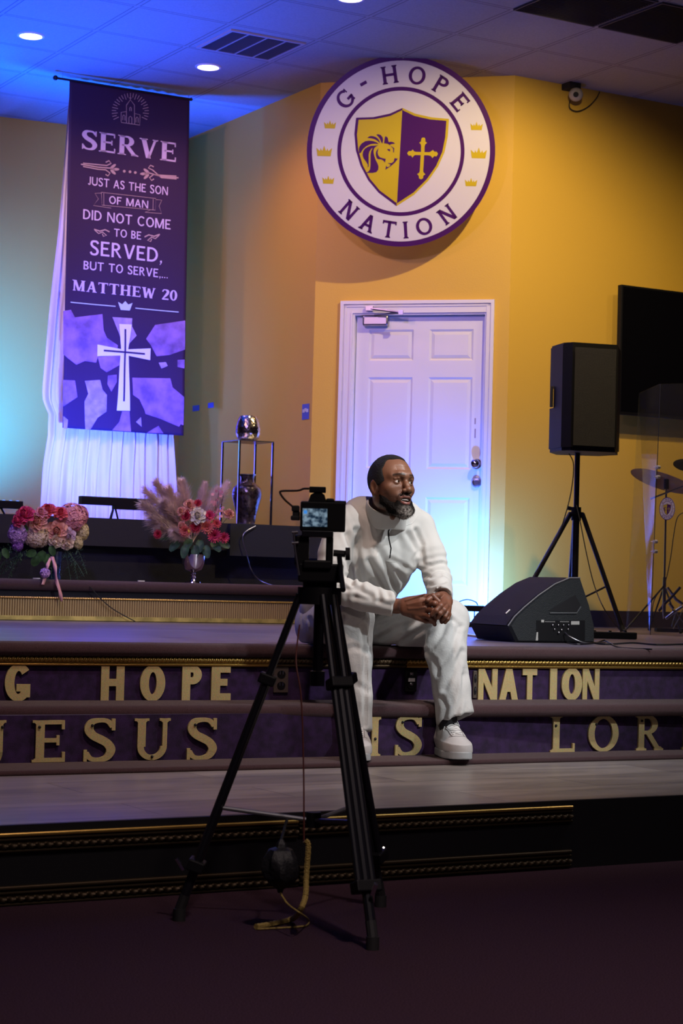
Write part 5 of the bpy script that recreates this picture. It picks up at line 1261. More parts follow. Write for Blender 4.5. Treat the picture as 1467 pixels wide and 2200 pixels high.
# things hanging under the tripod
mb = MB(); mb.tube(bez([Vector((TC.x, TC.y, ztp - .1)) + LXV * -.05 - LYV * .03, PD(636, 1420, 5.02), PD(647, 1500, 5.0), PD(652, 1650, 5.0), PD(653, 1806, 5.0)], 8), .0022, 6)
solo('audio_cable', mb, M('red_cord', (.10, .02, .015), .6), 'thin reddish cable hanging down inside the tripod legs', 'cable', PD(653, 1806, 5.0))
bagc = PD(603, 1860, 5.04)
bag = thing('hanging_bag', 'small black drawstring bag hanging below the tripod spreader', 'bag', bagc)
mb = MB(); V = []; n1, n2 = 24, 18
prof_ = [(.004, .075), (.012, .062), (.014, .052), (.030, .045), (.044, .02), (.046, -.01), (.040, -.035), (.022, -.055), (.008, -.066), (.006, -.075)]
pr = interp(prof_, 27)
for i, (r_, z_) in enumerate(pr):
    for k in range(n1):
        a = 2 * PI * k / n1; rr = r_ * (1 + .10 * math.sin(5 * a + z_ * 40) + .05 * math.sin(9 * a)); V.append(bagc + Vector((rr * math.cos(a), rr * math.sin(a), z_ * .92)))
mb.add(V, [(i * n1 + k, i * n1 + (k + 1) % n1, (i + 1) * n1 + (k + 1) % n1, (i + 1) * n1 + k) for i in range(len(pr) - 1) for k in range(n1)]); mb.obj('pouch', M('black_nylon', (.007, .007, .010), .6, bump=.3, bscale=90), bag)
mb = MB(); mb.tube([bagc + UPV * .066, Vector((TC.x, TC.y, SPZ - .02)) - LXV * .07 + UPV * .008], .004, 6); mb.obj('drawstring', 'rubber', bag)
mt['rope'] = M('yellow_braided_strap', (.34, .24, .06), .7, bump=.6, bscale=260)
P_ = [PD(655, 1806, 5.0), PD(662, 1818, 5.0), PD(658, 1880, 5.0), PD(656, 1925, 4.98), PD(645, 1955, 4.96)]; e_ = [PZ(628, 1974, .012), PZ(590, 1984, .008), PZ(550, 1991, .008)]
q = bez(P_ + e_, 14); mb = MB(); mb.tube(q, [.0075 * (1 + .10 * math.sin(i * 2.2)) for i in range(len(q))], 8)
rp_ = thing('yellow_strap', 'yellow braided strap hanging to the carpet and lying toward the left', 'strap', PZ(590, 1984, 0))
mb.obj('braid', 'rope', rp_)
mb = MB(); mb.tube(bez([bagc - UPV * .068, PD(618, 1942, 4.98), PD(645, 1962, 4.93), PZ(663, 1977, .01), PZ(655, 1989, .004), PZ(610, 1993, .004), PZ(552, 1996, .004)], 8), .0025, 6); mb.obj('thin_cord', 'rope', rp_)
# ------------------------------------------------------------------ flowers
rnd = random.Random(11)
def frame(n):
    n = Vector(n).normalized(); a = n.orthogonal().normalized(); b = n.cross(a); return a, b, n
def petal(mb, base, out, up, L_, W_, curl, mi=0, ns=4, cup=.25, wav=0):
    """a petal grid starting at base, growing along out and bending towards up"""
    side = out.cross(up).normalized(); V = []; F = []; m = 3
    for i in range(ns + 1):
        t = i / ns; ang = curl * t; c_ = base + (out * math.cos(ang * .5) + up * math.sin(ang * .5)) * (L_ * t)
        w = W_ * (math.sin(PI * min(1, t * .80 + .12)) ** .7)
        for j in range(-m, m + 1):
            s_ = j / m; V.append(c_ + side * (w * .5 * s_) + up * (cup * w * (s_ * s_) + wav * math.sin(s_ * 7 + i) * W_))
    k = 2 * m + 1
    for i in range(ns):
        for j in range(k - 1): q = i * k + j; F.append((q, q + 1, q + k + 1, q + k))
    mb.add(V, F, mi)
def rose(c, n, r, open_=1.0):
    mb = MB(); a, b, n = frame(n)
    for ring, (cnt, rr, h, tilt) in enumerate(((3, .18, .75, 1.45), (4, .34, .72, 1.3), (5, .52, .62, 1.1), (6, .75, .5, .8), (6, .95, .38, .45))):
        for k in range(cnt):
            an = 2 * PI * k / cnt + ring * .7 + rnd.uniform(-.1, .1); d = a * math.cos(an) + b * math.sin(an)
            out = (d * math.cos(tilt) + n * math.sin(tilt)).normalized(); up = (n * math.cos(tilt) - d * math.sin(tilt)).normalized()
            petal(mb, c - n * r * .5 + d * rr * r * .35, out, up, r * (1.15 if ring < 3 else 1.1), r * (.7 + ring * .16), -.9 if ring > 2 else .5, cup=.35)
    mb.sphere(c - n * r * .2, r * .42, 6)
    return mb
def florets(c, R, cnt, fr, sc=(1, 1, 1), hemi=None, petals=4):
    """hydrangea head: four petal florets over a ball"""
    mb = MB(); mb.sphere(c, R * .80, 8, sc=sc)
    for i in range(cnt):
        z = 1 - 2 * (i + .5) / cnt; t = i * 2.39996; q = math.sqrt(1 - z * z); n = Vector((q * math.cos(t), q * math.sin(t), z))
        n = (n + Vector((rnd.uniform(-.2, .2), rnd.uniform(-.2, .2), rnd.uniform(-.2, .2)))).normalized()
        p_ = c + Vector((n.x * sc[0], n.y * sc[1], n.z * sc[2])) * R * rnd.uniform(.88, 1.05); a, b, n = frame(n); ph = rnd.uniform(0, 6)
        for k in range(petals):
            an = ph + 2 * PI * k / petals; d = a * math.cos(an) + b * math.sin(an); s_ = n.cross(d)
            V = [p_, p_ + d * fr * .55 + s_ * fr * .42 + n * fr * .22, p_ + d * fr + n * fr * .1, p_ + d * fr * .55 - s_ * fr * .42 + n * fr * .22]; mb.add(V, [(0, 1, 2, 3)])
    return mb
def mum(c, n, R, rings=3, cnt=16, w=.22):
    mb = MB(); a, b, n = frame(n)
    for r_ in range(rings):
        tilt = .15 + r_ * .42
        for k in range(cnt - r_ * 2):
            an = 2 * PI * (k + .5 * r_) / (cnt - r_ * 2) + rnd.uniform(-.06, .06); d = a * math.cos(an) + b * math.sin(an); out = d * math.cos(tilt) + n * math.sin(tilt); up = n * math.cos(tilt) - d * math.sin(tilt)
            petal(mb, c + n * (.03 * r_) * R, out, up, R * (1 - .24 * r_), R * w * 1.3, .3, ns=2, cup=.2)
    return mb
def leaf(c, d, up, L_, W_): mb = MB(); petal(mb, c, d, up, L_, W_, -.5, ns=5, cup=.15); return mb
def fern(c, d, L_, n=14):
    mb = MB(); side = d.cross(Vector((0, 1, 0))).normalized(); pts = [c + d * L_ * t - UPV * (L_ * .35 * t * t) for t in [i / n for i in range(n + 1)]]; mb.tube(pts, .0012, 4)
    for i in range(1, n):
        for s_ in (-1, 1):
            l = L_ * .30 * (1 - i / n * .75); q = pts[i]; e = (d * .45 + side * s_ * .9 + Vector((0, rnd.uniform(-.5, .5), rnd.uniform(-.3, .3)))).normalized()
            for k in range(4):
                q0 = q + e * l * k / 4; f_ = (e + Vector((rnd.uniform(-1, 1), rnd.uniform(-1, 1), rnd.uniform(-1, 1))) * .6).normalized(); g_ = f_.cross(UPV).normalized() * .003
                mb.add([q0 - g_, q0 + f_ * l * .34, q0 + g_], [(0, 1, 2)])
    return mb
def plume(base, tip, R, cnt=900, r_=None):
    mb = MB(); ax = tip - base; L_ = ax.length; a, b, n = frame(ax); mb.tube([base, base + ax * .5, tip], [.0016, .0012, .0004], 5)
    for i in range(cnt):
        t = rnd.uniform(.12, 1.0); p_ = base + ax * t; an = rnd.uniform(0, 2 * PI); d = (a * math.cos(an) + b * math.sin(an)); prof = R * (max(0, min(1, (t - .10) / .5)) ** .8) * (1 - max(0, t - .75) * 2.2) + .004
        l = prof * rnd.uniform(.6, 1.25); e = (d + n * rnd.uniform(.7, 1.5)).normalized(); w = n.cross(d) * .0012
        m_ = p_ + e * l * .6; q = p_ + e * l + n * l * .15 - UPV * l * .12; mb.add([p_ - w, p_ + w, m_ + w * .8, m_ - w * .8, q], [(0, 1, 2, 3), (3, 2, 4)])
    return mb
fm = dict(coral=(.72, .10, .12), hot=(.66, .05, .14), peach=(.78, .38, .27), lav=(.50, .28, .58), cream=(.80, .62, .45), pink=(.80, .34, .36), mauve=(.62, .44, .50), yel=(.68, .56, .28), ivory=(.82, .76, .60), red=(.50, .02, .05), gerb=(.78, .20, .16), violet=(.28, .10, .42))
for k, v in fm.items(): mt['f_' + k] = M('petal_' + k, v, .6, var=.18, vscale=60, c2=None)
mt['leaf'] = M('leaf_green', (.05, .12, .035), .5, var=.4, vscale=30); mt['fern'] = M('fern_green', (.03, .085, .045), .6, var=.4, vscale=40)
mt['pampas'] = M('pampas_cream_pink', (.86, .68, .62), .8, var=.2, vscale=12); mt['ribbon'] = M('pink_ribbon', (.70, .33, .34), .35)
# pink bouquet
WB = W1c + .14
def B1(px, py, dw=0): return PW(px, py, WB + dw)
bq = thing('flower_bouquet', 'large pink, peach and lavender flower arrangement with a trailing pink ribbon on the choir riser', 'flowers', Vector((B1(112, 1240).x, WB, zc1 + .012)))
bq['label'] = 'large pink, peach and lavender flower arrangement with trailing pink ribbon at far left'
camd = -LYV
def nrm(dx, dz): return (camd + LXV * dx + UPV * dz).normalized()
mb = MB(); q = B1(118, 1240); mb.lathe([(.001, 0), (.034, 0), (.028, .03), (.036, .14), (.040, .155), (.034, .15), (.001, .13)], Vector((q.x, q.y, zc1 + .013)), 24); mb.obj('vase', M('dark_blue_glaze', (.02, .03, .09), .2, var=.8, vscale=18), bq)
for nm, x, y, R, cnt, fr, sc, m_ in (('hydrangea', 155, 1112, .078, 260, .017, (1.05, .8, 1), 'f_pink'), ('hydrangea', 172, 1108, .045, 120, .016, (1, .8, 1.2), 'f_pink'), ('hydrangea', 143, 1128, .045, 120, .016, (1.2, .8, .9), 'f_pink'), ('hydrangea', 80, 1151, .068, 320, .012, (1.1, .8, .95), 'f_cream'), ('hydrangea', 38, 1146, .055, 140, .018, (.9, .8, 1.15), 'f_lav'), ('hydrangea', 38, 1172, .03, 70, .016, (.9, .8, 1), 'f_violet'), ('hydrangea', 178, 1142, .036, 130, .012, (.9, .8, 1.3), 'f_yel'), ('hydrangea', 168, 1165, .032, 110, .012, (.8, .8, 1.2), 'f_yel')):
    florets(B1(x, y, -.02 - .0003 * x % .02), R, cnt, fr, sc).obj(nm, m_, bq, smooth=False)
for x, y, r, dx, dz, m_ in ((103, 1094, .036, .0, .7, 'f_coral'), (130, 1100, .032, .3, .7, 'f_coral'), (52, 1104, .042, -.2, .5, 'f_hot'), (37, 1117, .030, -.5, .2, 'f_hot'), (80, 1118, .045, 0, .3, 'f_peach'), (122, 1140, .046, .1, .1, 'f_peach'), (146, 1152, .036, .3, -.1, 'f_mauve'), (144, 1169, .030, .2, -.4, 'f_cream'), (118, 1165, .030, 0, -.4, 'f_cream'), (88, 1100, .03, 0, .6, 'f_pink')):
    rose(B1(x, y, -.085), nrm(dx, dz), r).obj('rose', m_, bq)
for x, y, dx, dz, L_, W_ in ((96, 1185, -.6, -.8, .07, .05), (84, 1196, -.7, -.9, .065, .05), (78, 1186, -1, -.3, .06, .045), (100, 1190, .2, -1, .07, .05), (110, 1172, .2, -.8, .06, .04), (65, 1112, 0, .3, .05, .03), (60, 1140, -.2, .2, .05, .03), (-2, 1185, -.3, -1, .07, .045), (8, 1178, .4, -.9, .06, .04)):
    leaf(B1(x, y, -.07), (LXV * dx + UPV * dz).normalized(), camd, L_, W_).obj('leaf', 'leaf', bq)
for x, y, dx, dz, L_ in ((60, 1180, -.8, -.5, .16), (50, 1190, -.9, -.3, .18), (45, 1185, -.5, -.9, .16), (30, 1180, -.9, -.1, .14), (140, 1180, .7, -.6, .15), (150, 1185, .4, -.9, .15), (140, 1185, .3, -1, .17), (165, 1178, .5, -.8, .12), (112, 1200, .0, -1, .22), (108, 1205, -.1, -1, .2), (118, 1205, .1, -1, .18), (20, 1190, -.6, -.8, .16)):
    fern(B1(x, y, -.10 if x in (112, 108, 118) else -.05), (LXV * dx + UPV * dz - LYV * .1).normalized(), L_).obj('fern_frond', 'fern', bq, smooth=False)
def ribbon(pts, w, parent):
    P_ = bez(pts, 8); V = []; F = []
    for i, p_ in enumerate(P_): s_ = (LXV * math.cos(.8 * math.sin(i * .35)) + LYV * math.sin(.8 * math.sin(i * .35))) * w / 2; V += [p_ - s_, p_ + s_]
    for i in range(len(P_) - 1): F.append((2 * i, 2 * i + 1, 2 * i + 3, 2 * i + 2))
    mb = MB(); mb.add(V, F); o = mb.obj('ribbon_tail', 'ribbon', parent); s = o.modifiers.new('t', 'SOLIDIFY'); s.thickness = .001; return o
ribbon([B1(112, 1196, -.13), B1(118, 1215, -.17), B1(121, 1245, -.20), B1(129, 1272, -.21), B1(132, 1292, -.20)], .020, bq)
ribbon([B1(110, 1198, -.13), B1(103, 1212, -.17), B1(100, 1228, -.19), B1(92, 1256, -.20)], .020, bq)
florets(B1(97, 1231, -.20), .022, 30, .018).obj('violet_pick', 'f_lav', bq, smooth=False)
# red bouquet in a silver goblet
WG = W1c + .12
def B2(px, py, dw=0): return PW(px, py, WG + dw)
gp = B2(414, 1262); gbase = Vector((gp.x, WG, zc1 + .0125))
gb = thing('goblet_arrangement', 'red, white and pampas flower arrangement in a silver goblet on the choir riser', 'flowers', gbase)
ct = B2(414, 1191).z - gbase.z
mb = MB(); mb.lathe([(.001, 0), (.048, 0), (.046, .006), (.016, .012), (.010, .022), (.018, .032), (.010, .042), (.017, .052), (.011, .060), (.02, .066), (.05, .078), (.064, .11), (.070, ct), (.066, ct), (.06, .11), (.001, .075)], gbase, 36); mb.obj('goblet', M('silver_goblet', (.62, .55, .62), .12, 1.0), gb)
for x, y, dx, dz, R, m_, rg in ((400, 1108, -.3, .1, .036, 'f_red', 4), (398, 1140, -.2, -.3, .040, 'f_gerb', 3), (420, 1132, 0, -.1, .038, 'f_red', 4), (445, 1132, .1, -.1, .044, 'f_gerb', 3), (460, 1150, .3, -.2, .046, 'f_hot', 5), (480, 1155, .6, -.1, .036, 'f_hot', 4), (450, 1108, .2, .2, .036, 'f_hot', 4), (425, 1082, 0, .5, .028, 'f_red', 3), (465, 1125, .3, .1, .03, 'f_coral', 4), (340, 1148, -.4, .1, .03, 'f_red', 4)):
    mum(B2(x, y, -.10), nrm(dx, dz), R, rg, 18).obj('chrysanthemum', m_, gb)
mb = MB(); mb.sphere(B2(405, 1141, -.115), .011, 6); mb.obj('flower_eye', M('yellow_eye', (.8, .55, .05), .6), gb)
for x, y, r, dx, dz, m_ in ((424, 1107, .038, .05, .2, 'f_ivory'), (493, 1104, .024, .4, .2, 'f_peach'), (407, 1085, .030, -.1, .4, 'f_peach'), (389, 1098, .022, -.3, .3, 'f_peach'), (390, 1130, .022, -.5, 0, 'f_peach')):
    rose(B2(x, y, -.13 if r > .03 else -.09), nrm(dx, dz), r).obj('rose', m_, gb)
for x, y, dx, dz in ((375, 1150, -.9, -.2), (385, 1165, -.7, -.6), (400, 1172, -.2, -.9), (420, 1172, 0, -1), (440, 1172, .3, -.9), (455, 1165, .7, -.6), (470, 1165, .9, -.3), (430, 1160, 0, -.7), (410, 1158, -.3, -.6), (365, 1155, -.9, .1)):
    leaf(B2(x, y, -.05), (LXV * dx + UPV * dz - LYV * .4).normalized(), nrm(0, .6), .075, .05).obj('leaf', 'fern', gb)
mb = MB()
for i in range(26):
    x, y = rnd.uniform(455, 482), rnd.uniform(1055, 1118); q = B2(x, y, -.05); a, b, n = frame(nrm(rnd.uniform(-.5, .5), rnd.uniform(-.5, .5)))
    for k in range(5): an = 2 * PI * k / 5; d = a * math.cos(an) + b * math.sin(an); s_ = n.cross(d) * .004; mb.add([q, q + d * .007 + s_, q + d * .012, q + d * .007 - s_], [(0, 1, 2, 3)])
mb.obj('blossom_sprig', 'f_pink', gb, smooth=False)
mb = MB()
for x0, y0, x1, y1 in ((455, 1130, 470, 1055), (458, 1120, 480, 1065), (455, 1118, 464, 1072), (450, 1150, 492, 1108)): mb.tube([B2(x0, y0, -.05), B2((x0 + x1) / 2 + 3, (y0 + y1) / 2, -.05), B2(x1, y1, -.05)], .0014, 4)
mb.obj('twigs', M('dark_twig', (.03, .015, .02), .7), gb)
for tx, ty, R, dw in ((312, 1052, .040, 0), (335, 1036, .045, .02), (362, 1050, .045, -.02), (390, 1034, .040, 0), (305, 1082, .040, -.03), (325, 1110, .045, -.05), (345, 1130, .04, -.06), (440, 1040, .03, .03), (466, 1050, .035, .03), (488, 1040, .036, .02), (372, 1140, .034, -.08), (352, 1078, .045, -.05)):
    plume(B2(414, 1165, .03), B2(tx, ty, dw), R * 1.9, 1700).obj('pampas_plume', 'pampas', gb, smooth=False)
# ------------------------------------------------------------------ signed distance modelling for the figure
class Field:
    def __init__(s, lo, hi, h):
        s.h = h; s.lo = np.array(lo, float); n = np.ceil((np.array(hi) - s.lo) / h).astype(int) + 1; s.n = n
        s.x, s.y, s.z = [(s.lo[i] + h * np.arange(n[i])).astype(np.float32) for i in range(3)]
        s.F = np.full(tuple(n), 1.0, np.float32)
    def _sl(s, lo, hi):
        a = np.clip(np.floor((np.array(lo) - s.lo) / s.h).astype(int), 0, s.n - 1); b = np.clip(np.ceil((np.array(hi) - s.lo) / s.h).astype(int) + 1, 1, s.n)
        return tuple(slice(int(a[i]), int(max(a[i] + 1, b[i]))) for i in range(3))
    def op(s, fn, lo, hi, k=0.01, sub=False, inter=False):
        m = k + 4 * s.h; sl = s._sl(np.array(lo) - m, np.array(hi) + m)
        X = s.x[sl[0]][:, None, None]; Y = s.y[sl[1]][None, :, None]; Z = s.z[sl[2]][None, None, :]
        d = fn(X, Y, Z); f = s.F[sl]
        if sub: s.F[sl] = -smin_(-f, d, k)
        else: s.F[sl] = smin_(f, d, k)
    def cone(s, a, b, ra, rb, k=.01, sub=False, sq=None):
        a, b = np.array(a, float), np.array(b, float); ba = b - a; L2 = max(ba @ ba, 1e-12)
        def fn(X, Y, Z):
            t = np.clip(((X - a[0]) * ba[0] + (Y - a[1]) * ba[1] + (Z - a[2]) * ba[2]) / L2, 0, 1)
            return np.sqrt((X - a[0] - t * ba[0]) ** 2 + (Y - a[1] - t * ba[1]) ** 2 + (Z - a[2] - t * ba[2]) ** 2) - (ra + (rb - ra) * t)
        r = max(ra, rb); s.op(fn, np.minimum(a, b) - r, np.maximum(a, b) + r, k, sub)
    def chain(s, pts, rs, k=.01, sub=False):
        for i in range(len(pts) - 1): s.cone(pts[i], pts[i + 1], rs[i], rs[i + 1], k, sub)
    def ell(s, c, r, k=.01, sub=False, R=None):
        c = np.array(c, float); r = np.array(r, float); R = np.eye(3) if R is None else np.array(R)
        def fn(X, Y, Z):
            p = [(X - c[0]), (Y - c[1]), (Z - c[2])]; q = [p[0] * R[0][i] + p[1] * R[1][i] + p[2] * R[2][i] for i in range(3)]
            k0 = np.sqrt((q[0] / r[0]) ** 2 + (q[1] / r[1]) ** 2 + (q[2] / r[2]) ** 2); k1 = np.sqrt((q[0] / r[0] ** 2) ** 2 + (q[1] / r[1] ** 2) ** 2 + (q[2] / r[2] ** 2) ** 2) + 1e-9
            return k0 * (k0 - 1) / k1
        m = r.max(); s.op(fn, c - m, c + m, k, sub)
    def box(s, c, hs, rr, k=.01, sub=False, R=None):
        c = np.array(c, float); hs = np.array(hs, float) - rr; R = np.eye(3) if R is None else np.array(R)
        def fn(X, Y, Z):
            p = [(X - c[0]), (Y - c[1]), (Z - c[2])]; q = [np.abs(p[0] * R[0][i] + p[1] * R[1][i] + p[2] * R[2][i]) - hs[i] for i in range(3)]
            return np.sqrt(np.maximum(q[0], 0) ** 2 + np.maximum(q[1], 0) ** 2 + np.maximum(q[2], 0) ** 2) + np.minimum(np.maximum(np.maximum(q[0], q[1]), q[2]), 0) - rr
        m = np.linalg.norm(hs) + rr; s.op(fn, c - m, c + m, k, sub)
    def cut(s, o, n, k=.003):
        """remove everything on the side the normal n points to"""
        o, n = np.array(o, float), np.array(n, float); n = n / np.linalg.norm(n)
        d = (s.x[:, None, None] - o[0]) * n[0] + (s.y[None, :, None] - o[1]) * n[1] + (s.z[None, None, :] - o[2]) * n[2]
        s.F = -smin_(-s.F, -d.astype(np.float32), k)
    def cutlocal(s, o, n, c, rad):
        o, n, c = np.array(o, float), np.array(n, float), np.array(c, float); n = n / np.linalg.norm(n)
        def fn(X, Y, Z):
            d = (X - o[0]) * n[0] + (Y - o[1]) * n[1] + (Z - o[2]) * n[2]; e = np.sqrt((X - c[0]) ** 2 + (Y - c[1]) ** 2 + (Z - c[2]) ** 2) - rad
            return np.maximum(-d, e)
        s.op(fn, c - rad, c + rad, .002, True)
    def mesh(s):
        F = s.F; S = F < 0; nx, ny, nz = F.shape
        cs = [(i, j, k) for i in (0, 1) for j in (0, 1) for k in (0, 1)]
        sh = lambda A, c: A[c[0]:nx - 1 + c[0], c[1]:ny - 1 + c[1], c[2]:nz - 1 + c[2]]
        al = np.ones((nx - 1, ny - 1, nz - 1), bool); an = ~al
        for c in cs: q = sh(S, c); al &= q; an |= q
        idx = np.argwhere(an & ~al); ids = -np.ones((nx - 1, ny - 1, nz - 1), np.int64); ids[tuple(idx.T)] = np.arange(len(idx))
        P = np.zeros((len(idx), 3)); C_ = np.zeros(len(idx)); vals = {c: F[idx[:, 0] + c[0], idx[:, 1] + c[1], idx[:, 2] + c[2]] for c in cs}
        for a in cs:
            for ax in range(3):
                if a[ax]: continue
                b = list(a); b[ax] = 1; b = tuple(b); fa, fb = vals[a], vals[b]; m = (fa < 0) != (fb < 0)
                t = np.where(m, fa / np.where(np.abs(fa - fb) < 1e-12, 1e-12, fa - fb), 0)
                q = np.array(a, float)[None, :].repeat(len(idx), 0); q[:, ax] = t; P[m] += q[m]; C_[m] += 1
        V = s.lo + (idx + P / C_[:, None]) * s.h; Q = []
        for ax, (u, v) in ((0, (1, 2)), (1, (2, 0)), (2, (0, 1))):
            d = [slice(None)] * 3; e = [slice(None)] * 3; d[ax] = slice(0, -1); e[ax] = slice(1, None)
            g = np.argwhere(S[tuple(d)] != S[tuple(e)]); g = g[(g[:, u] > 0) & (g[:, v] > 0) & (g[:, u] < F.shape[u] - 1) & (g[:, v] < F.shape[v] - 1)]
            if not len(g): continue
            ins = S[g[:, 0], g[:, 1], g[:, 2]]
            def cell(du, dv): h = g.copy(); h[:, u] -= du; h[:, v] -= dv; return ids[h[:, 0], h[:, 1], h[:, 2]]
            q = np.stack([cell(1, 1), cell(0, 1), cell(0, 0), cell(1, 0)], 1); q[~ins] = q[~ins][:, ::-1]; Q.append(q)
        Q = np.concatenate(Q); Q = Q[(Q >= 0).all(1)]
        return V, Q
def smin_(a, b, k):
    if k <= 0: return np.minimum(a, b)
    h = np.maximum(k - np.abs(a - b), 0) / k; return np.minimum(a, b) - h * h * k * .25
def smooth_v(V, Q, it=2, lam=.5):
    E = np.concatenate([Q[:, [0, 1]], Q[:, [1, 2]], Q[:, [2, 3]], Q[:, [3, 0]]]); E = np.concatenate([E, E[:, ::-1]]); n = len(V); cnt = np.bincount(E[:, 0], minlength=n).clip(1)
    for _ in range(it):
        A = np.stack([np.bincount(E[:, 0], V[E[:, 1], i], minlength=n) for i in range(3)], 1) / cnt[:, None]; V = V + lam * (A - V)
    return V
def normals_v(V, Q):
    n = np.cross(V[Q[:, 2]] - V[Q[:, 0]], V[Q[:, 3]] - V[Q[:, 1]]); N = np.stack([sum(np.bincount(Q[:, j], n[:, i], minlength=len(V)) for j in range(4)) for i in range(3)], 1)
    return N / (np.linalg.norm(N, axis=1, keepdims=True) + 1e-12)
def np_obj(name, V, Q, mat, parent, ang=None, col=None):
    me = bpy.data.meshes.new(name); me.from_pydata(V.tolist(), [], Q.tolist()); me.materials.append(mt[mat] if isinstance(mat, str) else mat)
    me.polygons.foreach_set('use_smooth', [True] * len(me.polygons))
    if col is not None:
        at = me.color_attributes.new('tone', 'FLOAT_COLOR', 'POINT'); at.data.foreach_set('color', np.concatenate([col, np.ones((len(V), 1))], 1).astype(np.float32).ravel())
    o = bpy.data.objects.new(name, me); COL.objects.link(o)
    if parent: o.parent = parent
    return o
def vnoise(V, s, seed=0):
    """cheap smooth value noise made of sines"""
    r = np.random.RandomState(seed); o = np.zeros(len(V))
    for i in range(7):
        d = r.normal(size=3); d /= np.linalg.norm(d); o += np.sin((V @ d) * s * r.uniform(.6, 1.7) + r.uniform(0, 6.28) + 1.5 * np.sin((V @ np.roll(d, 1)) * s * .7))
    return o / 4.0

# the man is modelled in a frame turned to face the camera axis, origin below his seat
MO = JL(760, 1395, 7.8); MO.z = 0
man = thing('person', 'sitting man in white quarter zip pullover, white trousers and white sneakers, hands clasped, looking right', 'person', level2room(MO), -YAW)
def J(px, py, D): return np.array(JL(px, py, D) - MO)
def skin_mat():
    m = bpy.data.materials.new('brown_skin'); m.use_nodes = True; N, L = nt(m); b = N['Principled BSDF']; a = N.new('ShaderNodeVertexColor'); a.layer_name = 'tone'
    n = N.new('ShaderNodeTexNoise'); n.inputs['Scale'].default_value = 120; tc = N.new('ShaderNodeTexCoord'); L.new(tc.outputs['Object'], n.inputs['Vector'])
    mx = N.new('ShaderNodeMixRGB'); mx.blend_type = 'MULTIPLY'; mx.inputs[0].default_value = .3; L.new(a.outputs[0], mx.inputs[1]); L.new(n.outputs[0], mx.inputs[2])
    g = N.new('ShaderNodeGamma'); L.new(a.outputs[0], b.inputs['Base Color']); b.inputs['Roughness'].default_value = .42; b.inputs['Specular IOR Level'].default_value = .55
    b.inputs['Subsurface Weight'].default_value = .08; b.inputs['Subsurface Radius'].default_value = (.01, .004, .002)
    bp = N.new('ShaderNodeBump'); bp.inputs['Strength'].default_value = .12; bp.inputs['Distance'].default_value = .002; L.new(n.outputs[0], bp.inputs['Height']); L.new(bp.outputs[0], b.inputs['Normal']); return m
mt['skin'] = skin_mat()
mt['knit'] = M('white_knit', (.62, .625, .60), .85, bump=.12, bscale=500, sheen=.2)
mt['linen'] = M('white_linen', (.58, .59, .58), .85, bump=.16, bscale=140, sheen=.1)
mt['hair'] = M('short_black_hair', (.010, .008, .008), .75, bump=.9, bscale=420)
mt['shoe'] = M('white_leather', (.62, .61, .61), .42, bump=.05, bscale=80)
mt['sole'] = M('white_rubber_sole', (.50, .54, .56), .5)
SK = np.array((.19, .084, .048))

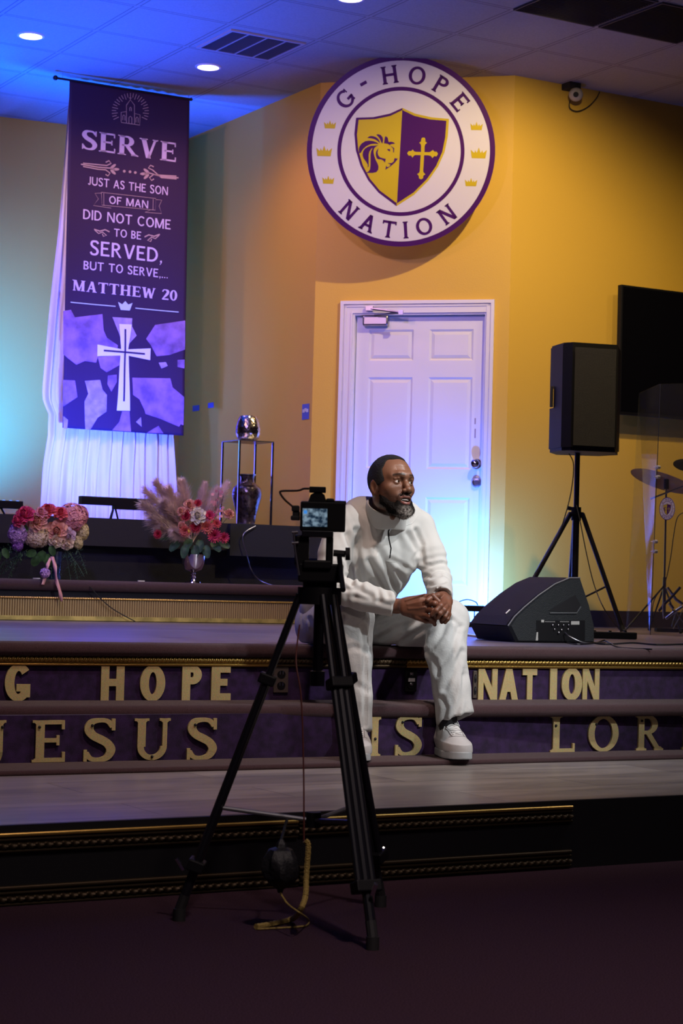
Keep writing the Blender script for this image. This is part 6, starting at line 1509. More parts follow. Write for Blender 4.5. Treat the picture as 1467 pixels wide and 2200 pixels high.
# ---- head in its own frame: x to the viewer's right, -y forward, z up
HC = J(841, 1045, 7.40)
HR = Matrix.Rotation(RAD(34), 3, 'Z') @ Matrix.Rotation(RAD(-8), 3, 'X') @ Matrix.Rotation(RAD(3), 3, 'Y')
HRn = np.array(HR)
NB = J(822, 1112, 7.56)
NH = HRn.T @ (NB + np.array((0, .0, .01)) - HC) / .945
def build_head():
    h = .0021; F = Field((-.105, -.15, -.215), (.105, .13, .14), h)
    F.ell((0, .018, .035), (.0765, .097, .092), .01); F.ell((0, -.028, .018), (.066, .068, .082), .03)
    F.ell((0, -.028, -.045), (.059, .058, .062), .03); F.ell((0, -.050, -.078), (.042, .040, .036), .03); F.ell((0, -.078, -.098), (.020, .016, .016), .02)
    for s in (-1, 1):
        F.ell((s * .050, -.050, -.022), (.020, .022, .018), .025); F.ell((s * .056, .0, -.062), (.014, .03, .03), .03)
    F.chain([(-.046, -.070, .026), (-.020, -.090, .030), (0, -.094, .026), (.020, -.090, .030), (.046, -.070, .026)], [.009, .011, .010, .011, .009], .02)
    for s in (-1, 1):
        F.ell((s * .0315, -.098, .004), (.019, .016, .012), .014, True)
    # nose
    F.chain([(0, -.092, .014), (0, -.104, -.012), (0, -.114, -.030)], [.0085, .0105, .0135], .010); F.ell((0, -.117, -.034), (.0125, .0115, .0105), .006)
    for s in (-1, 1):
        F.ell((s * .0155, -.107, -.037), (.0095, .0115, .0085), .006); F.ell((s * .0075, -.113, -.0455), (.0045, .006, .004), .003, True)
        F.chain([(s * .024, -.096, -.040), (s * .036, -.083, -.066)], [.004, .004], .010, True)
    # muzzle and lips, slightly open mouth
    F.ell((0, -.082, -.065), (.030, .020, .022), .02)
    F.chain([(-.027, -.087, -.0655), (-.010, -.1015, -.0590), (0, -.1025, -.0605), (.010, -.1015, -.0590), (.027, -.087, -.0655)], [.0035, .0060, .0058, .0060, .0035], .005)
    F.chain([(-.025, -.087, -.0740), (-.010, -.0975, -.0855), (0, -.099, -.0872), (.010, -.0975, -.0855), (.025, -.087, -.0740)], [.0035, .0062, .0070, .0062, .0035], .005)
    F.ell((0, -.100, -.0722), (.0205, .024, .0072), .003, True)
    # eyelids
    for s in (-1, 1):
        c = np.array((s * .0315, -.0765, .003)); F.ell(c, (.0150, .0150, .0140), .004); F.ell(c + (0, -.014, -.0005), (.0125, .012, .0047), .0015, True)
        F.chain([c + (-.014, -.008, .010), c + (0, -.0165, .0125), c + (.014, -.008, .010)], [.002, .003, .002], .005)
    # forehead creases
    for z in (.052, .060, .068): F.chain([(-.032, -.083 + (z - .05) * .35, z), (0, -.098 + (z - .05) * .42, z + .002), (.032, -.083 + (z - .05) * .35, z)], [.0005] * 3, .007, True)
    # ears
    for s in (-1, 1):
        R = np.array(Matrix.Rotation(s * RAD(-18), 3, 'Z') @ Matrix.Rotation(RAD(-8), 3, 'X')); c = np.array((s * .078, .012, -.010))
        F.ell(c, (.008, .019, .033), .006, R=R); F.ell(c + (s * .0, 0, -.025), (.007, .011, .012), .005); F.ell(c + (s * .008, -.004, .003), (.006, .010, .020), .004, True, R=R)
    # neck
    F.cone((0, .030, -.05), NH, .057, .056, .03); F.ell((0, -.005, -.125), (.012, .012, .014), .02)
    V, Q = F.mesh(); return smooth_v(V, Q, 1, .4), Q
HV, HQ = build_head()
def head2m(p): return (np.asarray(p) * 0.945) @ HRn.T + HC
def head_tones(V):
    c = np.tile(SK, (len(V), 1)); x, y, z = V.T
    def blend(mask, col, a=1.0):
        m = np.clip(mask, 0, 1)[:, None] * a; c[:] = c * (1 - m) + np.array(col) * m
    # warm forehead and nose, natural variation of the skin
    blend(.5 + .5 * vnoise(V, 60, 3), (.27, .125, .07), .35)
    blend((z + .02) * 12 * (y < -.02), (.30, .145, .085), .4)
    # lips
    up = np.exp(-((np.abs(z + .0605) / .0055) ** 4)) * (np.abs(x) < .027) * (y < -.088); lo = np.exp(-((np.abs(z + .0845) / .0068) ** 4)) * (np.abs(x) < .024) * (y < -.087)
    blend(np.maximum(up * .7, lo), (.26, .085, .080), .75)
    # inside of mouth
    blend((np.abs(x) < .02) * (np.abs(z + .0722) < .0068) * (y > -.0935) * (y < -.06), (.02, .005, .006))
    # eyebrows
    for s in (-1, 1):
        d = np.abs(z - (.0265 + .004 * np.cos((np.abs(x) - .03) * 60))) / .0048; blend(np.exp(-d ** 4) * (x * s > .010) * (x * s < .052) * (y < -.055), (.012, .008, .007), .85)
    # close shaven shadow over the jaw and moustache
    beard = np.clip((-.040 - z) * 60, 0, 1) * np.clip((.01 - y) * 40, 0, 1); mo = (np.abs(z + .0515) < .006) * (np.abs(x) < .030) * (y < -.085)
    side = np.clip((.02 - z) * 40, 0, 1) * np.exp(-((y + .012) / .018) ** 2) * (np.abs(x) > .05)
    blend(np.maximum(beard * (z > -.125), side) * (1 - np.maximum(up, lo)), (.035, .020, .016), .75); blend(mo * 1.0, (.04, .022, .018), .8)
    return c
BODYV, BODYQ, BODYC = [head2m(HV)], [HQ], [head_tones(HV)]
nb = len(HV)

# ---- skeleton of the body in the man's frame
RS, LS_ = J(738, 1122, 7.44), J(903, 1130, 7.68)
RE, LE = J(706, 1262, 7.33), J(940, 1248, 7.62)
RW, LW_ = J(852, 1302, 7.30), J(949, 1284, 7.36)
RH, LH = J(694, 1346, 7.90), J(775, 1350, 8.0)
RK, LK = J(757, 1326, 7.42), J(960, 1334, 7.72)
RA, LA = J(764, 1585, 7.41), J(962, 1574, 7.55)
PEL = (RH + LH) / 2; CH = J(808, 1175, 7.60); NB = J(822, 1112, 7.56)
# ---- hands
def hand_field(specs, palm, lo, hi, h=.0017):
    F = Field(lo, hi, h)
    for pts, rs in palm: F.chain(pts, rs, .010)
    for pts, rs in specs: F.chain(pts, rs, .0028)
    return F
def HJ(px, py, D): return J(px, py, D)
def fingers(P, r0): return (P, [r0, r0 * 1.02, r0 * .95, r0 * .92, r0 * .82][:len(P)])
Dh_ = 7.24
lo, hi = J(840, 1352, 7.12) - .01, J(975, 1262, 7.42) + .01; lo, hi = np.minimum(lo, hi), np.maximum(lo, hi)
# right hand (viewer's left): back of the hand up, fingers wrapped round the left hand
FR = Field(lo - .02, hi + .02, .0018)
FR.chain([RW + (-.05, .01, .002), RW, J(880, 1301, 7.27), J(903, 1298, 7.25)], [.031, .026, .029, .027], .012)
FR.chain([J(868, 1296, 7.27), J(914, 1284, 7.25)], [.019, .0155], .012); FR.chain([J(868, 1304, 7.26), J(919, 1297, 7.235)], [.018, .0145], .010); FR.chain([J(868, 1310, 7.26), J(918, 1310, 7.235)], [.017, .0135], .010); FR.chain([J(870, 1314, 7.26), J(911, 1322, 7.24)], [.015, .012], .010)
FR.chain([J(915, 1284, 7.25), J(930, 1281, 7.23), J(942, 1293, 7.225), J(940, 1305, 7.23)], [.0125, .0110, .0098, .0085], .0035)
FR.chain([J(919, 1296, 7.232), J(933, 1297, 7.21), J(943, 1312, 7.235), J(949, 1336, 7.235)], [.0125, .0112, .0095, .0082], .0035)
FR.chain([J(918, 1309, 7.232), J(930, 1312, 7.21), J(936, 1325, 7.235), J(933, 1336, 7.24)], [.0120, .0106, .0092, .0078], .0035)
FR.chain([J(911, 1321, 7.238), J(922, 1326, 7.22), J(929, 1332, 7.235), J(934, 1342, 7.25)], [.0108, .0095, .0085, .0072], .0035)
FR.chain([J(872, 1315, 7.27), J(895, 1325, 7.25), J(915, 1333, 7.245), J(930, 1335, 7.25)], [.0150, .0125, .0108, .0088], .004)
for a, b in ((J(872, 1290, 7.245), J(912, 1277, 7.232)), (J(876, 1299, 7.238), J(914, 1291, 7.222)), (J(878, 1308, 7.236), J(914, 1305, 7.222))): FR.cone(a, b, .0022, .0026, .006)
# left hand (viewer's right): fingers over the right hand
FL_ = Field(lo - .02, hi + .02, .0018)
FL_.chain([LW_ + (.0, .05, .012), LW_, J(956, 1292, 7.30), J(957, 1304, 7.26)], [.030, .026, .026, .021], .012)
FL_.chain([J(950, 1284, 7.30), J(952, 1299, 7.235)], [.018, .0135], .010); FL_.chain([J(960, 1290, 7.30), J(961, 1311, 7.245)], [.017, .013], .010)
FL_.chain([J(953, 1297, 7.24), J(946, 1302, 7.205), J(937, 1312, 7.195), J(928, 1320, 7.20)], [.0128, .0118, .0102, .0088], .003)
FL_.chain([J(958, 1303, 7.24), J(953, 1311, 7.207), J(945, 1319, 7.20), J(940, 1327, 7.205)], [.0122, .0112, .0098, .0085], .003)
FL_.chain([J(961, 1310, 7.245), J(960, 1317, 7.22), J(956, 1325, 7.21), J(951, 1331, 7.215)], [.0116, .0104, .0092, .0080], .003)
FL_.chain([J(963, 1312, 7.26), J(964, 1320, 7.235), J(961, 1330, 7.225), J(956, 1337, 7.228)], [.0106, .0095, .0085, .0074], .003)
FL_.chain([J(952, 1279, 7.31), J(940, 1280, 7.26), J(928, 1283, 7.232), J(918, 1290, 7.215)], [.0150, .0125, .0110, .0092], .004)
for Fh in (FR, FL_):
    V, Q = Fh.mesh(); V = smooth_v(V, Q, 1, .4); c = np.tile(SK * 1.0, (len(V), 1)); nz = vnoise(V, 140, 5)[:, None]; c = c * (1 + .16 * nz); c = c * np.array((1.05, .95, .95))
    BODYV.append(V); BODYQ.append(Q + nb); BODYC.append(c.clip(0, 1)); nb += len(V)
# fingernails are tinted patches close to the tips
# ---- rest of the body, hidden under the clothes except ankles
FB = Field(np.minimum.reduce([PEL, RS, RE, RA, RK]) - .22, np.maximum.reduce([LS_, LK, LA, LE, NB, PEL]) + np.array((.2, .2, .12)), .009)
FB.chain([PEL, (PEL + CH) / 2 + (0, .03, 0), CH + (0, .03, 0), NB + (0, .01, 0)], [.09, .085, .085, .05], .04); FB.chain([RH, LH], [.08, .08], .05)
FB.chain([RS, (RS + LS_) / 2 + (0, .015, .01), LS_], [.042, .05, .042], .04)
FB.chain([RS, RE, RW], [.046, .037, .026], .02); FB.chain([LS_, LE, LW_], [.046, .037, .026], .02)
FB.chain([RH, RK], [.072, .050], .03); FB.chain([LH, LK], [.072, .050], .03); FB.chain([RK, RA], [.052, .030], .02); FB.chain([LK, LA], [.052, .030], .02)
FB.chain([NB, HC + (HRn @ np.array((0, .03, -.045)))], [.052, .050], .02)
toeL = J(992, 1622, 7.36); toeR = J(771, 1630, 7.22)
FB.chain([LA, LA * .25 + toeL * .75 + (0, 0, .02)], [.022, .012], .02); FB.chain([RA, RA * .25 + toeR * .75 + (0, 0, .02)], [.022, .012], .02)
V, Q = FB.mesh(); BODYV.append(V); BODYQ.append(Q + nb); BODYC.append(np.tile(SK, (len(V), 1))); nb += len(V)
body = np_obj('body', np.concatenate(BODYV), np.concatenate(BODYQ), 'skin', man, col=np.concatenate(BODYC))
def hobj(mb, name, mat, label=None, **k):
    """mesh authored in head coordinates"""
    mb.v = [tuple(head2m(np.array(p))) for p in mb.v]; return mb.obj(name, mat, man, local=True, label=label, **k)
# eyes looking toward the viewer's right
for s in (-1, 1):
    c = Vector((s * .0315, -.0765, .003)); e = MB(); e.sphere(c, .0128, 10); eye = hobj(e, 'eyeball', M('eye_white', (.75, .70, .66), .2))
    g = Vector((.30, -1, .02)).normalized(); a, b, _ = frame(g); e = MB(); R_ = Matrix((a, b, g)).transposed()
    e.lathe([(.0001, .0133), (.0058, .0122)], c, 20, 0, R_); e.v = [tuple(head2m(np.array(p))) for p in e.v]; e.obj('iris', M('dark_brown_iris', (.035, .015, .008), .12), eye, local=True)
    e = MB(); e.sphere(c + g * .0130 + Vector((-.002, 0, .0025)), .0007, 4); e.v = [tuple(head2m(np.array(p))) for p in e.v]; e.obj('catchlight', 'white', eye, local=True)
e = MB()
for k in range(6): e.box(((k - 2.5) * .0052, -.0955 + .0006 * (k - 2.5) ** 2, -.0690), (.0050, .004, .0075))
hobj(e, 'teeth', M('teeth', (.80, .76, .70), .25), smooth=False, bevel=.0008)
# hair cap: inflated skull cut by the hairline
F = Field((-.10, -.11, -.07), (.10, .135, .145), .0024)
F.ell((0, .018, .036), (.0805, .1010, .0962), .01); F.ell((0, -.020, .030), (.0695, .068, .0785), .03)
def hairline(X, Y, Z):
    th = np.abs(X)
    # keep region: behind the hairline and above the nape
    front = -.035 - Y + .0 * X + np.clip(Z - .06, 0, .1) * -.55 + np.exp(-((th - .045) / .014) ** 2) * .020 * (Z > .03) - np.clip(.055 - Z, 0, .2) * .35
    low = np.where(Y < .03, (-.005 + np.clip(th - .04, 0, 1) * 0) - Z, (-.045) - Z)
    return np.maximum(front, low)
X, Y, Z = F.x[:, None, None], F.y[None, :, None], F.z[None, None, :]
F.F = -smin_(-F.F, -hairline(X, Y, Z).astype(np.float32), .006)
V, Q = F.mesh(); V = smooth_v(V, Q, 2); V = V + normals_v(V, Q) * (vnoise(V, 420, 9) * .0006)[:, None]
np_obj('hair', head2m(V), Q, 'hair', man)
# beard: dark at the sides, grey at the chin
def beard_mat():
    m = bpy.data.materials.new('salt_and_pepper_beard'); m.use_nodes = True; N, L = nt(m); b = N['Principled BSDF']; a = N.new('ShaderNodeVertexColor'); a.layer_name = 'tone'; L.new(a.outputs[0], b.inputs['Base Color']); b.inputs['Roughness'].default_value = .85; b.inputs['Specular IOR Level'].default_value = .12
    return m
F = Field((-.085, -.125, -.165), (.085, .03, .0), .0022)
F.chain([(-.064, -.012, -.030), (-.058, -.030, -.070), (-.036, -.064, -.104), (0, -.082, -.116), (.036, -.064, -.104), (.058, -.030, -.070), (.064, -.012, -.030)], [.008, .014, .020, .024, .020, .014, .008], .02)
F.ell((0, -.078, -.114), (.034, .026, .024), .02); F.chain([(-.030, -.082, -.070), (-.028, -.086, -.092), (0, -.094, -.1015), (.028, -.086, -.092), (.030, -.082, -.070)], [.005, .009, .010, .009, .005], .01)
F.chain([(-.030, -.084, -.068), (-.022, -.096, -.054), (0, -.1045, -.0500), (.022, -.096, -.054), (.030, -.084, -.068)], [.0030, .0022, .0016, .0022, .0030], .006)
V, Q = F.mesh(); V = V + normals_v(V, Q) * (vnoise(V, 480, 4) * .0011 + vnoise(V, 210, 8) * .0012)[:, None]
def beard_tone(V):
    x, y, z = V.T; g = np.clip((-.092 - z) * 45, 0, 1) * np.clip(1.3 - np.abs(x) / .034, 0, 1); g = g * (.6 + .5 * vnoise(V, 330, 2)).clip(0, 1)
    return np.array((.006, .0045, .004)) * (1 - g[:, None]) + np.array((.36, .33, .30)) * g[:, None]
mt['beard'] = beard_mat()
bv, bq_, bc = [V], [Q], [beard_tone(V)]
nrm_ = normals_v(V, Q); rs_ = np.random.RandomState(3); pick = rs_.choice(len(V), 2600); hv, hf, hc = [], [], []
for i in pick:
    n_ = nrm_[i]; d = n_ * .5 + np.array((0, -.1, -.9)) + rs_.normal(size=3) * .35; d /= np.linalg.norm(d); l = rs_.uniform(.004, .010); sd = np.cross(n_, d); sd /= (np.linalg.norm(sd) + 1e-9); b0 = V[i] - n_ * .001; k = len(hv)
    hv += [b0 - sd * .00035, b0 + sd * .00035, b0 + d * l * .6 + sd * .0002 + n_ * l * .1, b0 + d * l]; hf.append((k, k + 1, k + 2, k + 3)); t = beard_tone(V[i:i + 1])[0] * rs_.uniform(.6, 1.7); hc += [t] * 4
bv.append(np.array(hv)); bq_.append(np.array(hf) + len(V)); bc.append(np.array(hc).clip(0, .8))
np_obj('beard', head2m(np.concatenate(bv)), np.concatenate(bq_), 'beard', man, col=np.concatenate(bc))
# ------------------------------------------------------------------ clothes
def topx(V):
    """man frame -> picture coordinates (used only to lay out cloth folds)"""
    P = V + np.array(MO) - np.array((0, 0, EYE)); cy_ = P[:, 1] * math.cos(PITCH) + P[:, 2] * math.sin(PITCH); cz_ = -P[:, 1] * math.sin(PITCH) + P[:, 2] * math.cos(PITCH)
    u, v = FPX * P[:, 0] / cy_, FPX * cz_ / cy_; c, s = math.cos(ROLL), math.sin(ROLL); return 733.5 + u * c + v * s, 1100 - (-u * s + v * c)
def folds(V, N, F_):
    x, y = topx(V); fr = np.clip(-N[:, 1] * 2 + .4, 0, 1); D = np.zeros(len(V))
    for pts, A_, w in F_:
        d = np.full(len(V), 1e9)
        for (x0, y0), (x1, y1) in zip(pts, pts[1:]):
            L2 = (x1 - x0) ** 2 + (y1 - y0) ** 2; t = np.clip(((x - x0) * (x1 - x0) + (y - y0) * (y1 - y0)) / L2, 0, 1); d = np.minimum(d, np.hypot(x - x0 - t * (x1 - x0), y - y0 - t * (y1 - y0)))
        D += A_ * (np.exp(-(d / w) ** 2) - .45 * np.exp(-((d - 1.9 * w) / w) ** 2))
    return V + N * (D * fr)[:, None]
lat = (LS_ - RS); lat /= np.linalg.norm(lat)
def nrmz(v): return v / np.linalg.norm(v)
# pullover
lo = np.minimum.reduce([PEL - .25, RE - .1, RS - .12, RW - .1]); hi = np.maximum.reduce([PEL + .15, LS_ + .12, LE + .1, NB + .16])
F = Field(lo, hi, .0052)
sp = nrmz(CH - PEL)
w1 = J(728, 1300, 7.88); w2 = J(786, 1225, 7.72)
for s, k in ((-1, .06), (1, .06)):
    F.chain([w1 + lat * s * .045, w2 + lat * s * .050, CH + lat * s * .070, CH * .45 + NB * .55 + lat * s * .075], [.122, .118, .112, .085], .06)
F.chain([RS + (0, .01, -.005), (RS + NB) / 2 + (0, .015, .018), NB + (0, .01, .0), (LS_ + NB) / 2 + (0, .015, .014), LS_ + (0, .01, -.005)], [.056, .064, .072, .064, .056], .05)
F.cone(J(700, 1300, 7.95), J(745, 1310, 7.9), .085, .10, .05)
F.chain([RS, RS * .5 + RE * .5 + (-.006, 0, 0), RE, RE * .5 + RW * .5, RW + nrmz(RW - RE) * .02], [.064, .062, .056, .050, .044], .022)
F.chain([LS_, LS_ * .5 + LE * .5 + (.004, 0, 0), LE + (.0, 0, .004), LE * .5 + LW_ * .5, LW_ - (0, .02, 0)], [.060, .057, .052, .046, .041], .022)
# cuffs and hem
dR = nrmz(RW - RE + np.array((.02, 0, .045))); F.cutlocal(RW - nrmz(RW - RE) * .012, dR, RW + nrmz(RW - RE) * .05, .085)
dL = nrmz(LW_ - LE + np.array((0, 0, -.12))); F.cutlocal(LW_ + np.array((0, .012, .0)), dL, LW_ + nrmz(LW_ - LE) * .04 + (0, -.02, -.02), .075)
F.cut(J(715, 1368, 7.8), -nrmz(sp + np.array((0, -.15, .6))), .01)
V, Q = F.mesh(); V = smooth_v(V, Q, 2); N = normals_v(V, Q)
FO = [([(784, 1093), (797, 1125), (803, 1160), (806, 1185)], -.006, 5), ([(764, 1140), (768, 1190), (776, 1250)], -.010, 6), ([(876, 1148), (900, 1185), (887, 1212)], -.007, 6),
      ([(812, 1180), (832, 1215), (852, 1275)], -.010, 7), ([(792, 1205), (815, 1240), (835, 1280)], -.008, 6), ([(838, 1200), (862, 1215), (880, 1222)], -.006, 5), ([(850, 1225), (866, 1250), (862, 1278)], -.007, 6),
      ([(800, 1245), (812, 1270), (815, 1290)], -.005, 5), ([(893, 1140), (905, 1170), (908, 1205)], -.007, 5), ([(745, 1150), (757, 1180), (760, 1215)], -.008, 6), ([(738, 1195), (755, 1225), (757, 1252)], -.008, 5), ([(742, 1240), (758, 1258), (775, 1262)], -.008, 5),
      ([(905, 1235), (925, 1240), (945, 1236)], -.005, 4), ([(900, 1255), (925, 1258), (955, 1250)], -.006, 4), ([(905, 1270), (930, 1268), (958, 1268)], -.004, 4), ([(910, 1212), (930, 1215), (948, 1210)], -.004, 4),
      ([(760, 1282), (800, 1290), (838, 1300)], -.004, 5), ([(730, 1262), (770, 1268), (800, 1282)], -.006, 5), ([(852, 1150), (862, 1180), (860, 1205)], -.004, 7), ([(740, 1085), (757, 1110), (765, 1140)], -.005, 6)]
V = folds(V, N, FO); V = V + N * (vnoise(V, 26, 1) * .0035 + vnoise(V, 75, 2) * .0010)[:, None]
# sleeve rings around the elbows
for A_, B_, n_ in ((RE, RS, 3), (RE, RW, 4), (LE, LS_, 3), (LE, LW_, 4)):
    ax = nrmz(B_ - A_); t = (V - A_) @ ax; rr = np.linalg.norm(V - A_ - t[:, None] * ax, axis=1); m = np.exp(-((t - .05) / .06) ** 2) * (rr < .085) * (t > -.05); V = V + N * (m * .0022 * np.sin(t * 170 + n_ + 3 * vnoise(V, 20, n_)))[:, None]
pv, pq = V, Q
pull = np_obj('pullover', V, Q, 'knit', man)
bvh = BVHTree.FromPolygons(V.tolist(), Q.tolist())
eye_m = Vector((0, 0, EYE)) - MO
def hit(px, py, tree=None, off=0.0):
    r = (tree or bvh).ray_cast(eye_m, ray_l(px, py).normalized())
    return None if r[0] is None else r[0] + r[1] * off
def surf_tube(name, pts, rad, mat, parent, tree=None, off=.0005, n=4, label=None):
    q = []
    for i in range(len(pts) - 1):
        for k in range(n): t = k / n; q.append((pts[i][0] * (1 - t) + pts[i + 1][0] * t, pts[i][1] * (1 - t) + pts[i + 1][1] * t))
    q.append(pts[-1]); h = [hit(x, y, tree, off) for x, y in q]; h = [x for x in h if x is not None]
    if len(h) < 2: return None
    # drop jumps in depth
    g = [h[0]]
    for x in h[1:]:
        if (x - g[-1]).length < .05: g.append(x)
    mb = MB(); mb.tube(g, rad, 6); return mb.obj(name, mat, parent, local=True, label=label)
surf_tube('zipper', [(842, 1128), (834, 1141), (835, 1158), (839.5, 1178), (837, 1198)], .0030, 'rubber', pull, label='black quarter zip')
surf_tube('seam', [(830, 1205), (850, 1208)], .0009, 'knit', pull)
surf_tube('seam', [(898, 1108), (884, 1125), (868, 1130)], .0010, 'knit', pull)
# collar
HX = HRn[:, 0]; nk0 = NB + np.array((.004, -.006, -.035)); nk1 = HC + HRn @ np.array((0, .030, -.050))
Fc = Field(np.minimum(nk0, nk1) - .13, np.maximum(nk0, nk1) + .13, .0032)
Fc.cone(nk0, nk1, .088, .0745, .01); Fc.cone(nk0 - (nk1 - nk0) * .2, nk1 + (nk1 - nk0) * .3, .078, .0665, .004, True)
Pb, Pf = J(800, 1066, 7.50), J(846, 1121, 7.33); nc = np.cross(HX, Pf - Pb); nc = nc if nc[2] > 0 else -nc
Fc.cut(Pb, nc, .003); Fc.cut(nk0 + np.array((0, 0, -.015)), (0, 0, -1.0), .004)
V, Q = Fc.mesh(); V = smooth_v(V, Q, 2); N = normals_v(V, Q); V = V + N * (vnoise(V, 55, 6) * .0015)[:, None]
np_obj('collar', V, Q, 'knit', pull)
# trousers
lo = np.minimum.reduce([RH - .2, RK - .15, RA - .12]); hi = np.maximum.reduce([LH + .2, LK + .15, LA + .15]); lo[2] = RA[2] - .05
F = Field(lo, hi, .0055)
hemL, hemR = J(981, 1545, 7.57), J(766, 1573, 7.42)
F.chain([RH, LH], [.108, .108], .05); F.cone(RH + (0, 0, .06), LH + (0, 0, .06), .09, .09, .05)
F.chain([RH, RH * .5 + RK * .5 + (0, 0, .006), RK], [.106, .096, .080], .03); F.chain([LH, LH * .5 + LK * .5 + (0, 0, -.006), LK + (.004, 0, .002)], [.106, .100, .083], .03)
F.chain([RK, J(757, 1420, 7.42), J(762, 1500, 7.42), hemR + (0, 0, -.03)], [.080, .073, .066, .062], .02)
F.chain([LK + (.004, 0, 0), J(957, 1400, 7.64), J(970, 1480, 7.60), hemL + (0, 0, -.03)], [.083, .079, .072, .078], .02)
X, Y, Z = F.x[:, None, None], F.y[None, :, None], F.z[None, None, :]
ww_ = -(X + MO[0]) * SY + (Y + MO[1]) * CY; uu_ = (X + MO[0]) * CY + (Y + MO[1]) * SY; edge_ = F1[0][1] + (F1[1][1] - F1[0][1]) * (uu_ - F1[0][0]) / (F1[1][0] - F1[0][0]) - .05
F.F = -smin_(-F.F, -np.maximum.reduce([-1 * np.ones_like(F.F), np.minimum(ZS + .0055 - Z, ww_ - edge_ + .0 * Z)]).astype(np.float32), .012)

for hc_, a_, b_ in ((hemL, J(942, 1556, 7.57), J(1020, 1530, 7.57)), (hemR, J(740, 1580, 7.42), J(797, 1570, 7.42))):
    nh_ = np.cross(b_ - a_, (0, 1, -.22)); nh_ = nh_ if nh_[2] < 0 else -nh_; F.cutlocal(a_ * .5 + b_ * .5, nh_, hc_ + (0, 0, -.12), .175)

F.cone(hemL + (0, 0, -.05), hemL + (0, 0, .03), .060, .050, .004, True); F.cone(hemR + (0, 0, -.05), hemR + (0, 0, .03), .048, .040, .004, True)
V, Q = F.mesh(); V = smooth_v(V, Q, 2); N = normals_v(V, Q)
FO = [([(665, 1330), (672, 1350), (668, 1372)], -.006, 5), ([(680, 1372), (706, 1345), (735, 1325)], -.008, 6), ([(778, 1345), (783, 1420), (784, 1560)], -.006, 4), ([(735, 1330), (760, 1345), (782, 1332)], -.003, 5),
      ([(818, 1345), (850, 1330), (880, 1325)], -.006, 5), ([(815, 1372), (850, 1350), (900, 1332)], -.007, 6), ([(840, 1392), (880, 1368), (920, 1345)], -.007, 6), ([(812, 1330), (830, 1325), (850, 1318)], -.004, 4),
      ([(925, 1395), (950, 1360), (960, 1330)], -.008, 7), ([(940, 1440), (968, 1400), (985, 1350)], -.007, 6), ([(955, 1480), (975, 1440), (992, 1400)], -.006, 6), ([(950, 1500), (958, 1520), (952, 1550)], -.007, 5), ([(975, 1545), (992, 1500), (998, 1450)], -.006, 5), ([(1000, 1535), (1002, 1490), (998, 1440)], -.004, 5), ([(990, 1345), (975, 1335), (955, 1325)], -.004, 5), ([(915, 1400), (935, 1420), (940, 1450)], -.006, 5),
      ([(735, 1400), (760, 1390), (790, 1400)], -.004, 6), ([(740, 1480), (765, 1470), (790, 1485)], -.003, 6)]
V = folds(V, N, FO); V = V + N * ((vnoise(V * np.array((1, 1, .30)), 55, 11) * .0026 + vnoise(V * np.array((1, 1, .45)), 130, 12) * .0010) * np.clip((V[:, 2] - hemL[2] - .01) / .06, .1, 1))[:, None]
V[:, 2] = np.maximum(V[:, 2], np.where((-(V[:, 0] + MO[0]) * SY + (V[:, 1] + MO[1]) * CY) > 6.55, ZS + .0052, -1))
tr = np_obj('trousers', V, Q, 'linen', man)
tb = BVHTree.FromPolygons(V.tolist(), Q.tolist())
surf_tube('trouser_seam', [(787, 1340), (790, 1420), (791, 1500), (789, 1555)], .0008, 'linen', tr, tb)
for nm, A_, an in (('sock', LA, LA * .6 + toeL * .4), ('sock', RA, RA * .6 + toeR * .4)):
    mb = MB(); mb.tube([Vector(A_) + Vector((0, .01, .06)), Vector(A_), Vector(an)], [.036, .033, .026], 16); mb.obj(nm, M('black_sock', (.012, .012, .016), .8), man, local=True)
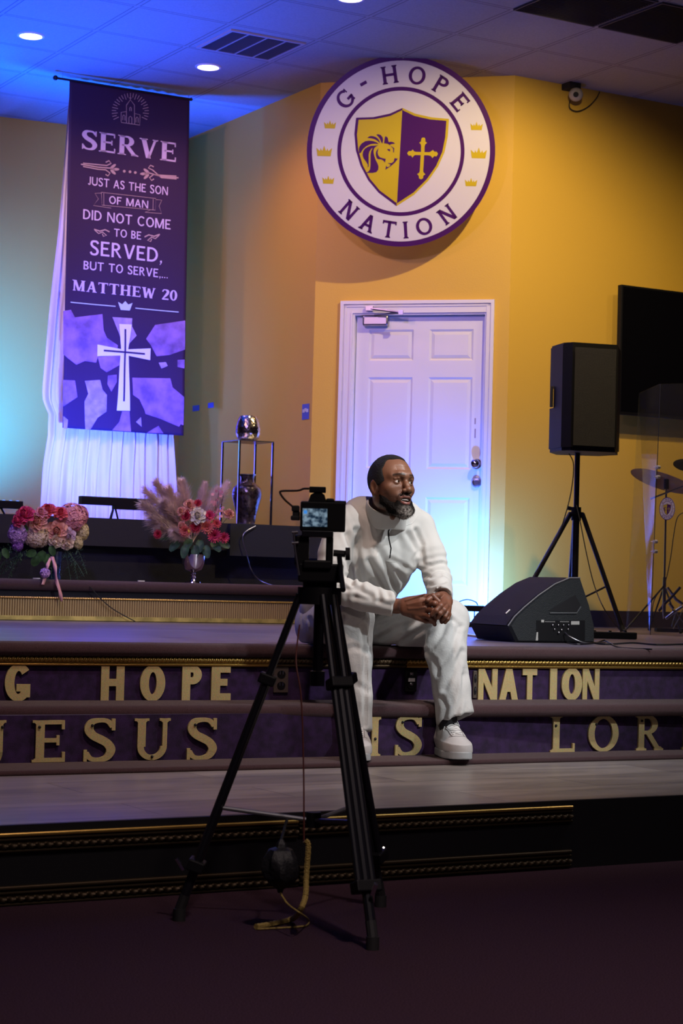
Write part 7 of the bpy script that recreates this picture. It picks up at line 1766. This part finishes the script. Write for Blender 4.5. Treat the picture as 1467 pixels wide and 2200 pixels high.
# shoes: local frame +y toward the toe
def make_shoe(heel, toe, label):
    d = np.array(toe) - np.array(heel); yaw = math.atan2(d[1], d[0]) - PI / 2; e = bpy.data.objects.new('sneaker', None); COL.objects.link(e); e.parent = man; e.location = Vector(heel); e.rotation_euler = (0, 0, yaw); e.empty_display_size = .05
    e['label'] = label
    F = Field((-.08, -.03, -.01), (.08, .33, .17), .003)
    def foot2(X, Y, Z, grow):
        y0 = np.clip(Y, .046, .262); r = .040 + .011 * np.clip((Y - .06) / .12, 0, 1) - .010 * np.clip((Y - .20) / .09, 0, 1); cx = .004 * np.sin(Y * 10)
        return np.sqrt((X - cx) ** 2 + (Y - y0) ** 2) - r - grow
    F.op(lambda X, Y, Z: np.maximum(foot2(X, Y, Z, -.005), np.abs(Z - .034) - .022) + 0 * X, (-.08, 0, 0), (.08, .31, .09), .02)
    F.chain([(0, .048, .070), (0, .10, .082), (0, .16, .062), (0, .225, .040), (0, .256, .036)], [.038, .040, .042, .041, .038], .03)
    F.chain([(0, .045, .07), (0, .042, .108)], [.040, .038], .02); F.chain([(0, .085, .09), (0, .098, .118)], [.034, .022], .02)
    F.chain([(0, .055, .150), (0, .056, .085)], [.034, .030], .008, True)
    F.op(lambda X, Y, Z: (Z - .0) * -1 + .028 + 0 * X + 0 * Y, (-.09, -.05, -.05), (.09, .35, .028), .002, True) if False else None
    F.cut((0, 0, .026), (0, 0, -1), .002)
    V, Q = F.mesh(); V = smooth_v(V, Q, 1); np_obj('upper', V, Q, 'shoe', e)
    S_ = Field((-.08, -.03, -.01), (.08, .34, .06), .003); S_.op(lambda X, Y, Z: np.maximum(foot2(X, Y, Z, .002), np.abs(Z - .0145 - .005 * np.clip((Y - .2) / .1, 0, 1)) - .0145) + 0 * X, (-.08, -.02, -.01), (.08, .33, .06), .004)
    V, Q = S_.mesh(); V = smooth_v(V, Q, 1, .3); np_obj('sole', V, Q, 'sole', e)
    t = BVHTree.FromPolygons(*(lambda a: (a[0].tolist(), a[1].tolist()))(F.mesh()))
    def up(x, y, o=.002):
        r = t.ray_cast(Vector((x, y, .3)), Vector((0, 0, -1))); return (r[0] + Vector((0, 0, o))) if r[0] else Vector((x, y, .1))
    mb = MB()
    for i in range(7):
        y = .122 + i * .0150; w = .024 - .0010 * i; mb.tube([up(-w + 2 * w * k / 8, y + .004 * math.sin(k * .8 + i), .0025) for k in range(9)], .0030, 6)
    for s_ in (-1, 1): mb.tube(bez([up(0, .112, .006), up(s_ * .02, .108, .012), up(s_ * .034, .115, .004), up(s_ * .018, .122, .006), up(0, .114, .006)], 5), .0022, 6)
    mb.tube(bez([up(.01, .115, .006), up(.03, .13, .003), up(.043, .15, .001) - Vector((0, 0, .01))], 5), .002, 6)
    mb.obj('laces', M('white_laces', (.76, .77, .76), .8), e, local=True)
    mb = MB()
    for s_ in (-1, 1): mb.tube([up(s_ * (.030 - .0008 * i), .105 + .0150 * i, .0006) for i in range(9)], .0018, 6)
    mb.tube([up(-.034 + .068 * k / 12, .238 - .028 * ((k - 6) / 6) ** 2, .0003) for k in range(13)], .0014, 6)
    mb.obj('stitched_edge', M('grey_white_edge', (.30, .29, .29), .6), e, local=True)
    mb = MB(); mb.box((0, .104, .118), (.044, .010, .042), rot=Matrix.Rotation(RAD(-28), 3, 'X')); mb.obj('tongue', 'shoe', e, local=True, smooth=False, bevel=.004)
    return e
hl = JL(950, 1614, 7.66) - MO; hl.z = ZL + .0015; tl_ = JL(1003, 1640, 7.32) - MO
make_shoe(hl, tl_, 'white lace-up sneaker on his left foot')
hr = JL(757, 1618, 7.50) - MO; hr.z = ZL + .0015; tr_ = JL(775, 1645, 7.16) - MO
make_shoe(hr, tr_, 'white sneaker mostly hidden behind the tripod leg')
